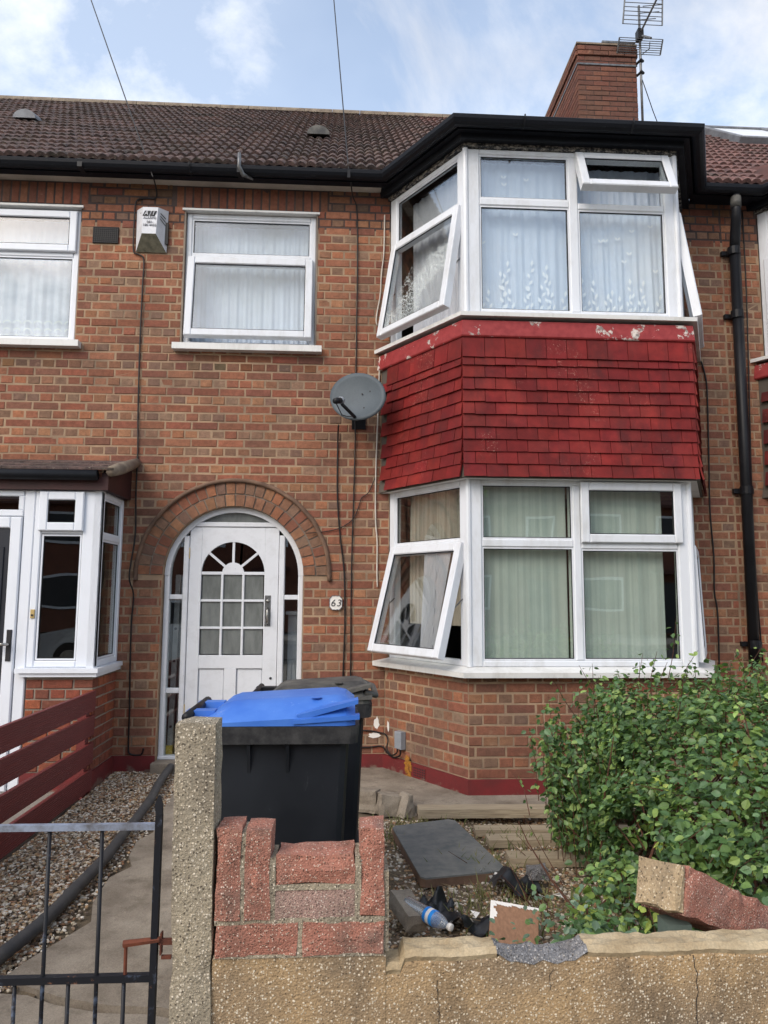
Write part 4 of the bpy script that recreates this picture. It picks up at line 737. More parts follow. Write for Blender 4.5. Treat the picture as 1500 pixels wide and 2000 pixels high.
# ---- eaves, gutters, roofs
GZ = 5.115
def gut_main(d): return [(-5.6, -0.10 - d), (0.39 - (0.115 + d - 0.0) / 0.837 * 0.6, -0.10 - d)]
def gutter_prof(n=7): return [(0.02 + 0.058 + 0.058 * math.cos(R(180 + 180 * i / n)), GZ - 0.058 + 0.062 * math.sin(R(180 + 180 * i / n)) + 0.055) for i in range(n + 1)] + [(0.128, GZ + 0.004), (0.026, GZ + 0.004)]
# one continuous line: along the wall, round the bay, on to the next house
def eave_line(d, key):
    e = 0.13 + d; bp = bay_path(0.10 + d); yw = -0.14 - d
    def cross(p, q): t = (yw - p[1]) / (q[1] - p[1]); return (p[0] + (q[0] - p[0]) * t, yw)
    bl_, br_ = cross(bp[0], bp[1]), cross(bp[3], bp[2])
    if key == 'left': return [(-5.6, yw), (-1.88, yw)]
    if key == 'main': return [(-1.88, yw), bl_, bp[1], bp[2], br_, (3.45, yw)]
    br2 = bay_path_r(0.10 + d); b2 = cross(br2[0], br2[1]); return [(3.45, yw), b2, br2[1], br2[2]]
for key in ('left', 'main', 'right'):
    P = lambda d, key=key: eave_line(d, key)
    b = MB(); b.path(P, gutter_prof()); b.build('gutter', 'black_paint', HOUSE[key], False)
    b = MB(); b.path(P, [(-0.05, 5.062), (0.022, 5.062), (0.022, 5.16), (-0.05, 5.16)]); b.build('fascia', 'black_paint', HOUSE[key])
B('soffit', 'soffit', left, [(-5.6, -1.88, -0.135, 0.02, 5.068, 5.085)]); B('soffit', 'soffit', main, [(-1.879, 0.30, -0.135, 0.02, 5.068, 5.085)]); B('soffit', 'black_paint', right, [(3.45, 3.72, -0.135, 0.02, 5.068, 5.085)]); B('soffit', 'black_paint', main, [(3.16, 3.449, -0.135, 0.02, 5.068, 5.085)])
for x, key in ((-2.27, 'left'), (-0.93, 'main')):
    g = B('gutter_joint', 'black_plastic', HOUSE[key], [(x - 0.02, x + 0.02, -0.272, -0.15, GZ - 0.066, GZ + 0.006)])
for (x, key) in ((-4.0, 'left'), (-1.35, 'main'), (1.35, 'main'), (2.2, 'main')):
    y = -0.14 if x < 1 else -0.92
    b = MB(); b.tube([(x, y - 0.02 - 0.066 + 0.066 * math.cos(R(a)), GZ + 0.0 + 0.068 * math.sin(R(a)) - 0.0) for a in range(180, 361, 20)], 0.006, 6); b.build('gutter_bracket', 'black_plastic', HOUSE[key])
b = MB(); b.tube([(-0.93, -0.285, GZ + 0.10), (-0.93, -0.285, GZ - 0.02), (-0.90, -0.25, GZ - 0.075), (-0.82, -0.2, GZ - 0.085)], [0.014, 0.018, 0.02, 0.008], 8); b.build('wire_bracket', 'metal_grey', main, True)
RY0, RZ0, RS = -0.215, 5.135, 0.835; RL = math.sqrt(1 + RS * RS); RYT = 3.90; RZT = RZ0 + RS * (RYT - RY0)
TW, TG = 0.264, 0.272
def tile_profile(wob=0.0):
    b = MB(); n = 12; L_ = 0.34; t = 0.016; rows = []
    z = lambda i: 0.025 * abs(math.sin(math.pi * 3 * i / n)) ** 0.9
    top0 = b.vs([(TW * i / n, 0, z(i) + 0.034) for i in range(n + 1)]); top1 = b.vs([(TW * i / n, L_, z(i) + 0.008) for i in range(n + 1)]); bot = b.vs([(TW * i / n, 0, max(z(i) - 0.006, 0) + 0.004) for i in range(n + 1)])
    for i in range(n): b.face((top0 + i, top0 + i + 1, top1 + i + 1, top1 + i)); b.face((bot + i, bot + i + 1, top0 + i + 1, top0 + i))
    b.face((bot, top0, top1)); b.face((bot + n, top1 + n, top0 + n))
    me = bpy.data.meshes.new('roof_tile'); me.from_pydata(b.v, [], b.f); return me
TM = {'roof_tile': tile_profile(), 'roof_tile_red': tile_profile()}
for k_, m_ in TM.items(): m_.materials.append(MT[k_])
TROT = Matrix.Rotation(math.atan(RS), 4, 'X')
rtiles = {k: [] for k in HX}
for key, (x0, x1) in HX.items():
    xa = {'left': -5.5, 'main': -1.88, 'right': 3.45}[key]; xb = {'left': -1.88, 'main': 3.45, 'right': 7.2}[key]
    nx = round((xb - xa) / TW); nr = int((RYT - RY0) * RL / TG) + 1
    roof = empty('roof', ((xa + xb) / 2, RY0, RZ0), HOUSE[key])
    b = MB(); b.hexa([(x0, RY0 + .02, RZ0 - .05), (x1, RY0 + .02, RZ0 - .05), (x1, RYT, RZT - .05), (x0, RYT, RZT - .05), (x0, RY0 + .02, RZ0 - .012), (x1, RY0 + .02, RZ0 - .012), (x1, RYT, RZT - .012), (x0, RYT, RZT - .012)])
    b.hexa([(x0, RYT, RZT - .05), (x1, RYT, RZT - .05), (x1, 7.7, 5.3), (x0, 7.7, 5.3), (x0, RYT, RZT), (x1, RYT, RZT), (x1, 7.7, 5.36), (x0, 7.7, 5.36)]); b.build('roof_deck', 'far_roof', roof)
    for r in range(nr):
        for c_ in range(nx):
            s = r * TG; rtiles[key].append((roof, Vector((xa + c_ * (xb - xa) / nx, RY0 + s / RL, RZ0 + RS * s / RL)), (xb - xa) / nx / TW, 'roof_tile_red' if key == 'right' or (key == 'main' and xa + c_ * TW > 1.0) else 'roof_tile'))
    n = round((xb - xa) / 0.42)
    for i in range(n):
        xq = xa + (xb - xa) * i / n; b = MB(); A = [(RYT + 0.12 * math.cos(R(a)), RZT - 0.035 + 0.11 * math.sin(R(a))) for a in range(0, 181, 20)]
        Fq = lambda a, bb, c_: Vector((bb, a, c_)); b.strip(A, [(RYT + (p[0] - RYT) * .85, RZT - 0.035 + (p[1] - RZT + 0.035) * .85) for p in A], Fq, xq + 0.003, xq + (xb - xa) / n - 0.003); b.build('ridge_tile', 'ridge_cement', roof)
# bay roofs
for key, P in (('main', bay_path), ('right', bay_path_r)):
    p = P(0.10); b = MB(); zr = RZ0 + 0.004
    up = lambda x, y, s: (x, y, RZ0 + RS * s)
    A, Bp, C, D = p; k = b.vs([(A[0], -0.16, zr), (Bp[0], Bp[1], zr), (C[0], C[1], zr), (D[0], -0.16, zr), (D[0] - 0.25, 0.55, zr + RS * 0.74), (A[0] + 0.25, 0.55, zr + RS * 0.74)])
    b.face((k, k + 1, k + 5)); b.face((k + 1, k + 2, k + 4, k + 5)); b.face((k + 2, k + 3, k + 4)); b.build('bay_roof', 'far_roof', HOUSE[key])
# roof vents
for key, x, y in (('left', -3.66, 1.75), ('main', -0.33, 1.40)):
    z = RZ0 + RS * (y - RY0) + 0.05; b = MB(); A = [(0.125 * math.cos(R(a)), 0.105 * math.sin(R(a))) for a in range(0, 181, 15)]
    Fq = lambda a, bb, c_: Vector((x + a, y - bb, z + c_ - bb * RS * 0.4)); b.strip([(0, 0)] * len(A), A, Fq, -0.30, 0.10); b.build('roof_vent', 'bin_lid_grey' if key == 'main' else 'lead', HOUSE[key])
# skylight in the right roof
sk = empty('skylight', (5.5, 2.9, 7.6), right)
FSk = lambda a, bb, c_: Vector((a, RY0 + c_ / RL, RZ0 + RS * c_ / RL)) + Vector((0, -RS, 1)).normalized() * bb
B('frame', 'lead', sk, [(5.02, 5.10, 0.0, 0.13, 3.25, 4.75), (6.0, 6.08, 0.0, 0.13, 3.25, 4.75), (5.10, 6.0, 0.0, 0.128, 3.25, 3.36), (5.10, 6.0, 0.0, 0.128, 4.66, 4.75)], 0.01, FSk); B('pane', 'upvc', sk, [(5.10, 6.0, 0.05, 0.10, 3.36, 4.66)], 0, FSk)
# chimney on the party wall
ch = empty('chimney', (3.62, 3.85, 7.5), main); CX0, CX1, CY0, CY1, CZ0, CZ1 = 3.20, 4.05, 3.0, 4.7, 7.5, 9.18
B('stack_core', 'mortar_dark', ch, [(CX0 + 0.008, CX1 - 0.008, CY0 + 0.008, CY1 - 0.008, CZ0, CZ1)])
chb = []
def chbricks(F, ln):
    for r in range(int((CZ1 - CZ0) / K)):
        z = CZ0 + r * K; out = 0.022 if CZ1 - z < 0.24 and CZ1 - z > 0.07 else 0.0; x = -(BR / 2 if r % 2 else 0)
        while x < ln:
            a0, a1 = max(x, 0), min(x + BR, ln)
            if a1 - a0 > 0.02: c_ = rnd.choice([sr(118, 76, 68), sr(108, 72, 66), sr(100, 68, 64), sr(124, 84, 72), sr(106, 76, 68)]); chb.append((F, a0 + 0.004, a1 - 0.004, z + 0.005, z + K - 0.005, out + rnd.uniform(-.003, .001), c_))
            x += BR
chbricks(frame((CX0, CY0, 0), (1, 0, 0), (0, -1, 0)), CX1 - CX0); chbricks(frame((CX0, CY1, 0), (0, -1, 0), (-1, 0, 0)), CY1 - CY0); chbricks(frame((CX1, CY0, 0), (0, 1, 0), (1, 0, 0)), CY1 - CY0)
B('cap', 'ridge_cement', ch, [(CX0 - 0.01, CX1 + 0.01, CY0 - 0.01, CY1 + 0.01, CZ1 - 0.005, CZ1 + 0.02)]); B('flue_cap', 'metal_grey', ch, [(3.62, 4.02, 3.08, 3.5, CZ1 + 0.021, CZ1 + 0.07), (3.58, 4.06, 3.04, 3.54, CZ1 + 0.071, CZ1 + 0.10)])
b = MB(); b.box(CX0 - 0.004, CX1 + 0.004, CY0 - 0.008, CY0 - 0.001, 8.86, 8.885); b.box(CX0 - 0.006, CX0 - 0.001, CY0 - 0.008, CY1, 8.86, 8.885); b.build('lashing_wire', 'metal_grey', ch)
b = MB()
for i in range(7): y_ = CY0 + 0.02 + i * 0.13; b.hexa([(CX0 - .012, y_, 7.86 + .02), (CX0 - .002, y_, 7.86), (CX0 - .002, y_ + .12, 7.98), (CX0 - .012, y_ + .12, 7.98), (CX0 - .012, y_, 8.02), (CX0 - .002, y_, 8.02), (CX0 - .002, y_ + .12, 8.02), (CX0 - .012, y_ + .12, 8.02)])
b.build('stepped_flashing', 'sill_white', ch)
# downpipe and its cables
dp = empty('downpipe', (3.52, -0.07, 0.9), main); b = MB(); b.tube([(3.53, -0.075, 4.63), (3.51, -0.075, 0.86)], 0.046, 14); b.build('pipe', 'black_plastic', dp, True)
b = MB(); b.tube([(3.49, -0.20, 5.05), (3.49, -0.20, 4.90), (3.50, -0.17, 4.82), (3.53, -0.09, 4.70), (3.53, -0.075, 4.60)], [0.040, 0.040, 0.044, 0.046, 0.046], 12); b.build('swan_neck', 'black_plastic', dp, True)
b = MB(); b.tube([(3.49, -0.20, 5.03), (3.49, -0.20, 4.93)], 0.046, 12); b.build('outlet', 'bin_lid_grey', dp, True)
for z in (4.58, 3.98, 2.38, 1.05): b = MB(); b.tube([(3.52, -0.075, z - 0.035), (3.52, -0.075, z + 0.035)], 0.054, 14); b.box(3.43, 3.61, -0.035, -0.002, z - 0.02, z + 0.02); b.build('pipe_clip', 'black_plastic', dp)
# air bricks, grille
av = B('air_vent', 'black_plastic', main if False else left, [(-2.225, -2.005, -0.006, 0.02, 4.505, 4.655)]); b = MB()
for i in range(13): b.box(-2.222 + i * 0.0175, -2.218 + i * 0.0175, -0.012, -0.0055, 4.508, 4.652)
for i in range(9): b.box(-2.222, -2.008, -0.011, -0.0062, 4.508 + i * 0.0175, 4.512 + i * 0.0175)
b.build('grille', 'cable_black', av)
FLb, LLb = side_frames(bay_path, 0.048)[0]
ag = B('air_brick', 'maroon_paint', main, [(0.42, 0.57, -0.001, 0.004, 0.055, 0.135)], 0, FLb); b = MB()
for i in range(7):
    for j in range(4): b.fbox(FLb, 0.428 + i * 0.0205, 0.440 + i * 0.0205, 0.0035, 0.0048, 0.062 + j * 0.018, 0.073 + j * 0.018)
b.build('slots', 'print_black', ag)
b = MB()
for i in range(60): a_, z_ = 0.35 + rnd.gauss(0, .018), rnd.uniform(0.02, 0.19); s_ = rnd.uniform(.006, .014); b.fbox(FLb, a_ - s_, a_ + s_, -0.004, rnd.uniform(.004, .01), z_ - s_, z_ + s_, 0.002)
tag(b.build('moss_growth', 'orange_growth'), 'orange-brown growth streaking down the maroon plinth of the bay', 'growth', kind='stuff')
FB0, LB0 = side_frames(bay_path, 0.031)[0]
for (F_, cx_, cz_, w_, h_, s_) in ((FW, 0.29, 0.40, .025, .05, 4), (FW, 0.27, 0.30, .05, .022, 5), (FB0, 0.06, 0.38, .014, .045, 6)):
    b = MB(); pts = [(cx_ + w_ * math.cos(R(a)) * (0.7 + .5 * rnd.random()), cz_ + h_ * math.sin(R(a)) * (0.7 + .5 * rnd.random())) for a in range(0, 360, 20)]; k = b.vs([F_(a, 0.003, c_) for a, c_ in pts]); b.face([k + i for i in range(len(pts))]); b.build('filler_patch', 'plate_white', main)

# ------------------------------------------------------------------ things fixed to the wall
al = thing('alarm_box', (-1.715, -0.05, 4.43), 'white wedge-shaped alarm box with black lettering, high on the brick wall', 'alarm box')
xa, xb, ya = -1.852, -1.578, -0.008
b = MB(); k = b.vs([(xa, ya, 4.815), (xb, ya, 4.815), (xb - .005, ya, 4.43), (xa + .005, ya, 4.43), (xa + .077, -.10, 4.80), (xb - .067, -.10, 4.80), (xb - .072, -.125, 4.545), (xa + .082, -.125, 4.545)])
for q in ((0, 4, 5, 1), (4, 7, 6, 5), (0, 3, 7, 4), (5, 6, 2, 1), (0, 1, 2, 3)): b.face([k + i for i in q])
b.build('cover', 'alarm_white', al); b = MB(); k = b.vs([(xa + .082, -.125, 4.545), (xb - .072, -.125, 4.545), (xb - .005, ya, 4.43), (xa + .005, ya, 4.43)]); b.face((k, k + 3, k + 2, k + 1)); b.build('underside', 'alarm_olive', al)  # underside in a darker mottled olive grey than the cover
B('back_plate', 'cable_black', al, [(xa + .06, xb + .008, -.03, -.004, 4.50, 4.70)])
def onface(p0, p1, p2, p3, u, v): return (Vector(p0) * (1 - u) + Vector(p1) * u) * (1 - v) + (Vector(p3) * (1 - u) + Vector(p2) * u) * v
for side, (p0, p1, p2, p3) in (('l', ((xa, ya, 4.815), (xa + .077, -.10, 4.80), (xa + .082, -.125, 4.545), (xa + .005, ya, 4.43))), ('r', ((xb - .067, -.10, 4.80), (xb, ya, 4.815), (xb - .005, ya, 4.43), (xb - .072, -.125, 4.545)))):
    nrm = (Vector(p1) - Vector(p0)).cross(Vector(p3) - Vector(p0)).normalized() * (0.0015)
    if nrm.y > 0: nrm = -nrm
    b = MB()
    for i in range(3):
        v = 0.15 + i * 0.09; k = b.vs([onface(p0, p1, p2, p3, u, vv) + nrm for u, vv in ((.25, v + (.06 if side == 'l' else 0)), (.75, v + (0 if side == 'l' else .06)), (.75, v + (0.035 if side == 'l' else .095)), (.25, v + (.095 if side == 'l' else .035)))]); b.face((k, k + 1, k + 2, k + 3))
    b.build('sounder_slots', 'print_black', al)
def text(body, size, loc, rx, parent, m, name='lettering', shear=0.0, rz=0.0, ext=0.0012, sx=1.0):
    cu = bpy.data.curves.new(name, 'FONT'); cu.body = body; cu.size = size; cu.align_x = 'CENTER'; cu.shear = shear; cu.extrude = ext
    o = bpy.data.objects.new(name, cu); me = bpy.data.meshes.new_from_object(o); bpy.data.objects.remove(o); me.materials.append(MT[m]); o = bpy.data.objects.new(name, me); COL.objects.link(o)
    place(o, Vector(loc), parent); o.rotation_euler = (rx, 0, rz); o.scale = (sx, 1, 1); return o
tx = R(95); fc = (xa + .08 + xb - .07) / 2
lg = B('logo', 'print_black', al, []) if False else None
b = MB()
for (a0, a1) in ((-0.052, 0.0), (0.008, 0.052)): k = b.vs([(fc + a0 - .012, -.1105 - .0015, 4.712), (fc + a1 - .012, -.1105 - .0015, 4.712), (fc + a1 + .006, -.1055 - .0015, 4.762), (fc + a0 + .006, -.1055 - .0015, 4.762)]); b.face((k, k + 1, k + 2, k + 3))
b.build('logo', 'print_black', al); text('A', 0.05, (fc - .032, -.1115 - .003, 4.72), tx, al, 'alarm_white', 'logo_letter', 0.25); text('1', 0.05, (fc + .028, -.1115 - .003, 4.72), tx, al, 'alarm_white', 'logo_letter', 0.25)
text('ALARMS', 0.030, (fc, -.1145, 4.684), tx, al, 'print_grey'); text('081-', 0.030, (fc + .005, -.118, 4.645), tx, al, 'print_grey'); text('180 4455', 0.031, (fc + .002, -.1205, 4.615), tx, al, 'print_grey')
# house number
pl = thing('number_plaque', (-0.06, -0.01, 1.32), 'small white ceramic plaque reading 63 on the brick beside the door', 'sign')
pts = []
for a in range(0, 360, 10):
    ca_, sa_ = math.cos(R(a)), math.sin(R(a)); q_ = (abs(ca_) ** 5 + abs(sa_) ** 5) ** (-1 / 5) * (1 - 0.10 * max(0, math.cos(R(4 * a + 180))) ** 4 + 0.02 * math.cos(R(12 * a))); pts.append((ca_ * q_ * 0.050, sa_ * q_ * 0.055))
b = MB(); b.strip([(-0.06, 1.387)] * 36, [(-0.06 + x, 1.387 + z) for x, z in pts], FW, 0.004, 0.016, True); b.build('plaque', 'plate_white', pl)
b = MB(); b.strip([(-0.06 + x * 1.0, 1.387 + z) for x, z in pts], [(-0.06 + x * 1.10, 1.387 + z * 1.10) for x, z in pts], FW, 0.002, 0.019, True); b.build('rim', 'print_grey', pl)
text('6', 0.082, (-0.084, -.0175, 1.358), R(90), pl, 'print_black', 'numeral', 0.2); text('3', 0.082, (-0.035, -.0175, 1.358), R(90), pl, 'print_black', 'numeral', 0.2)
# satellite dish
sd = thing('satellite_dish', (0.10, -0.2, 2.86), 'grey satellite dish with black receiver arm on the wall beside the bay', 'satellite dish')
nrm = Vector((-0.42, -0.84, 0.20)).normalized(); ux = nrm.cross(Vector((0, 0, 1))).normalized() * -1; ux = Vector((0, 0, 1)).cross(nrm).normalized(); uz = nrm.cross(ux); C0 = Vector((0.115, -0.30, 3.075))
ang = R(-24); u_ = ux * math.cos(ang) + uz * math.sin(ang); v_ = uz * math.cos(ang) - ux * math.sin(ang)
b = MB(); rings_ = 7; seg = 32; ids = []
for i in range(rings_ + 1):
    q = i / rings_; ids.append(b.vs([C0 + u_ * (0.262 * q * math.cos(2 * math.pi * j / seg)) + v_ * (0.205 * q * math.sin(2 * math.pi * j / seg)) + nrm * (0.045 * q * q) for j in range(seg)]))
for i in range(rings_):
    for j in range(seg): b.face((ids[i] + j, ids[i] + (j + 1) % seg, ids[i + 1] + (j + 1) % seg, ids[i + 1] + j))
o_ = b.vs([C0 + u_ * (0.266 * math.cos(2 * math.pi * j / seg)) + v_ * (0.209 * math.sin(2 * math.pi * j / seg)) + nrm * 0.028 for j in range(seg)])
for j in range(seg): b.face((ids[-1] + j, ids[-1] + (j + 1) % seg, o_ + (j + 1) % seg, o_ + j))
simple('dish_grey', sr(86, 94, 100), sr(78, 86, 92), 5, 0.55, 0, 80, 0, 0.25); b.build('reflector', 'dish_grey', sd, True)
foot = C0 - uz * 0.19 + nrm * 0.05; lnb = C0 + ux * -0.02 + nrm * 0.30 - uz * 0.075
lnb = Vector((-0.055, -0.56, 2.98))
b = MB(); b.tube([foot - nrm * 0.06, foot + nrm * 0.01, lnb + Vector((0.03, 0.03, -0.02))], [0.012, 0.014, 0.014], 8); b.build('arm', 'black_plastic', sd, True)
dv = (C0 - lnb).normalized(); b = MB(); b.tube([lnb - dv * 0.05, lnb - dv * 0.02, lnb + dv * 0.03], [0.022, 0.026, 0.024], 10); rc = b.build('receiver', 'black_plastic', sd, True); b = MB(); b.tube([lnb + dv * 0.03, lnb + dv * 0.05], [0.030, 0.030], 12); b.build('receiver_cap', 'grey_plastic', rc, True)
b = MB(); b.tube([C0 - nrm * 0.002, C0 - nrm * 0.08, Vector((0.12, -0.09, 3.0)), Vector((0.12, -0.004, 2.98))], 0.018, 8); b.box(0.06, 0.18, -0.012, -0.001, 2.88, 3.08); b.build('bracket', 'black_plastic', sd)
for (a_, c_) in ((0.03, 0.03), (0.10, 0.045), (0.06, -0.10)): p_ = C0 + ux * a_ + uz * c_ + nrm * 0.008; b = MB(); b.tube([p_, p_ + nrm * 0.006], 0.007, 8); b.build('bolt', 'print_black', sd)
b = MB(); b.tube([lnb - dv * 0.03 + Vector((0, 0, -.02)), lnb + Vector((.03, .06, -.10)), foot + Vector((-.06, 0, -.0)), foot], 0.004, 6); b.build('lead', 'cable_black', sd)
# cables
def cable(name, label, pts, r=0.006, m='cable_black', parent=None, grp='cables on the wall'):
    P = [Vector(p) for p in pts]; out = []
    for i in range(len(P) - 1):
        p0, p1, p2, p3 = P[max(i - 1, 0)], P[i], P[i + 1], P[min(i + 2, len(P) - 1)]
        for q in range(5): t_ = q / 5; out.append(0.5 * ((2 * p1) + (p2 - p0) * t_ + (2 * p0 - 5 * p1 + 4 * p2 - p3) * t_ ** 2 + (3 * p1 - p0 - 3 * p2 + p3) * t_ ** 3))
    out.append(P[-1]); b = MB(); b.tube(out, r, 6); return tag(b.build(name, m, parent, True), label, 'cable', grp)
W = -0.012
cable('cable', 'thin black cable running down the wall past the alarm box to the plinth', [(-1.69, -.13, 5.06), (-1.69, W, 5.0), (-1.70, W, 4.93), (-1.78, W, 4.93), (-1.86, W, 4.90), (-1.872, W, 4.75), (-1.868, W, 4.45), (-1.83, W, 4.41), (-1.775, W, 4.36), (-1.775, W, 4.1), (-1.775, W, 3.6), (-1.765, W, 3.0), (-1.752, W, 2.66), (-1.752, W, 2.3), (-1.742, W, 1.95), (-1.765, -.05, 1.60), (-1.735, W, 1.45), (-1.742, W, 1.2), (-1.735, W, .8), (-1.725, W, .5), (-1.722, W, .22), (-1.70, W, .165), (-1.62, W, .16), (-1.60, W, .21)], 0.0065)
cable('cable', 'black telephone cable dropping from the gutter behind the dish to the bins', [(0.03, -.22, 5.02), (0.045, -.10, 4.97), (0.085, W, 4.88), (0.095, W, 4.4), (0.092, W, 3.7), (0.09, W, 3.2), (0.088, W, 2.6), (0.075, W, 2.0), (0.068, W, 1.5), (0.070, W, .9), (0.068, W, .3)], 0.006)
cable('cable', 'black cable bowing left down from the satellite dish receiver to the bins', [(-0.055, -.08, 2.90), (-0.06, W, 2.75), (-0.058, W, 2.3), (-0.03, W, 1.95), (0.00, W, 1.72), (0.012, W, 1.55), (0.018, W, 1.2), (0.008, W, .8), (0.00, W, .3)], 0.0065)
cable('cable', 'slack thin black cable looping from the bay across to the door arch', [(0.27, W, 2.47), (0.21, W, 2.33), (0.15, W, 2.28), (0.13, W, 2.22), (0.08, W, 2.10), (-0.03, W, 2.02), (-0.17, W, 1.985), (-0.32, -.03, 1.97)], 0.004)
cable('cable', 'white cable hanging down the wall beside the red tiled bay', [(0.335, W, 4.85), (0.33, W, 4.5), (0.31, W, 4.30), (0.30, W, 4.1), (0.275, W, 3.95), (0.265, W, 3.86), (0.275, W, 3.82)], 0.006, 'cable_white')
cable('cable', 'long white cable trailing down from behind the dish past the lower window', [(0.30, W, 3.53), (0.285, W, 3.0), (0.27, W, 2.5), (0.27, W, 2.1), (0.285, W, 1.9), (0.285, W, 1.65), (0.29, W, 1.52)], 0.0065, 'cable_white')
cable('cable', 'black cable on the brick strip between the bay and the downpipe', [(3.20, W, 3.56), (3.235, W, 3.4), (3.24, W, 3.2), (3.225, W, 2.6), (3.215, W, 2.2), (3.23, W, 1.8), (3.22, W, 1.5), (3.24, W, 1.3), (3.23, W, .8)], 0.007)
cable('cable', 'black cable running close along the right of the downpipe', [(3.66, W, 5.0), (3.655, W, 4.2), (3.63, W, 3.3), (3.605, W, 2.4), (3.60, W, 1.6), (3.62, W, .9)], 0.006)
cable('cable', 'grey cable hanging over the gutter in front of the right edge window', [(3.80, -.28, 5.14), (3.795, -.30, 4.9), (3.79, -.25, 4.4), (3.80, -.18, 4.0), (3.80, -.12, 3.5), (3.80, -.1, 2.5)], 0.006)
cable('cable', 'black cables looping from behind the bins to the grey junction box', [(0.0, W, .33), (0.2, W, .34), (0.33, W, .32), FLb(0.06, .0, .31), FLb(0.10, .01, .27), FLb(0.10, .02, .21), FLb(0.16, .02, .17), FLb(0.23, .02, .20), FLb(0.24, .02, .235)], 0.006)
cable('cable', 'second black cable looping low along the plinth to the junction box', [(0.0, W, .22), (0.2, W, .205), (0.33, W, .215), FLb(0.08, .01, .18), FLb(0.18, .012, .155), FLb(0.27, .015, .19), FLb(0.275, .02, .235)], 0.006)
jb = tag(B('junction_box', 'grey_plastic', None, [(0.215, 0.30, -0.016, 0.035, 0.235, 0.37)], 0.006, FLb), 'small grey junction box on the brick base of the bay', 'junction box')
for (nm, lb, p0, far) in (('overhead_wire', 'overhead wire crossing the sky and roof at the left towards the alarm box', (-1.66, -0.25, 4.99), Vector((-1.198, -3.0, 4.191))), ('overhead_wire', 'overhead wire rising steeply from the gutter left of the bay', (0.01, -0.27, 5.07), Vector((-0.075, -3.0, 4.254)))):
    # the wire climbs towards a pole in the street behind the camera
    dirv = (far - CAM); q = CAM + dirv * 2.2; p0 = Vector(p0); end = p0 + (q - p0) * 2.0; b = MB(); b.tube([p0 + (end - p0) * (i / 24) - Vector((0, 0, 0.25 * math.sin(math.pi * i / 24) * 0)) for i in range(25)], 0.0055, 6); tag(b.build(nm, 'cable_black'), lb, 'wire', 'overhead wires')
B('wire_hook', 'black_plastic', main, [(-0.003, 0.022, -0.285, -0.27, 5.03, 5.10)])
# TV aerial on the chimney
ta = thing('tv_aerial', (4.08, 2.95, 7.9), 'metal television aerial with two grid reflectors lashed to the brick chimney', 'aerial'); MX, MY = 4.075, 2.94
b = MB(); b.tube([(MX, MY, 7.85), (MX + .01, MY, 9.75)], 0.018, 8); b.build('mast', 'metal_grey', ta, True)
def grid(cx, z0, z1, y0, y1, w, nrods):
    b = MB()
    for s_ in (-1, 1): b.tube([(cx + s_ * w / 2, y0, z0), (cx + s_ * w / 2 * (0.93 if z1 > z0 + .2 else 1), y1, z1)], 0.011, 6)
    for i in range(nrods): t_ = i / (nrods - 1); b.tube([(cx - w / 2, y0 + (y1 - y0) * t_, z0 + (z1 - z0) * t_), (cx + w / 2, y0 + (y1 - y0) * t_, z0 + (z1 - z0) * t_)], 0.0055, 5)
    b.build('reflector_grid', 'metal_grey', ta)
grid(MX + 0.0, 9.36, 9.86, 2.82, 2.72, 0.56, 10); grid(MX + 0.0, 9.04, 9.20, 2.98, 2.88, 0.62, 8)
b = MB(); b.tube([(MX, MY, 9.30), (MX + .12, 2.2, 9.60)], 0.014, 8)
for i in range(7): y_ = 2.75 - i * .08; b.tube([(MX - .12 + .014 * i, y_, 9.36 + i * .035), (MX + .16 + .014 * i, y_, 9.40 + i * .035)], 0.006, 5)
b.tube([(MX, MY, 9.30), (MX + .08, 2.75, 9.10)], 0.016, 8); b.build('boom', 'metal_grey', ta); b = MB(); b.box(MX - .04, MX + .04, MY - .06, MY + .04, 9.22, 9.36); b.build('clamp', 'cable_black', ta)
for z in (8.72, 8.9): b = MB(); b.tube([(MX - .03, MY + .05, z), (MX, MY - .04, z), (MX + .04, MY, z)], 0.02, 6); b.build('lashing', 'cable_black', ta)
b = MB(); b.tube([(MX + .02, MY, 8.62), (MX + .25, MY + .2, 8.3), (MX + .55, MY + .5, 8.05), (MX + .9, MY + .7, 8.0)], 0.006, 6); b.tube([(MX + .02, MY, 9.0), (MX + .14, MY, 9.1), (MX + .15, MY, 9.2)], 0.006, 6); b.build('lead', 'cable_black', ta)

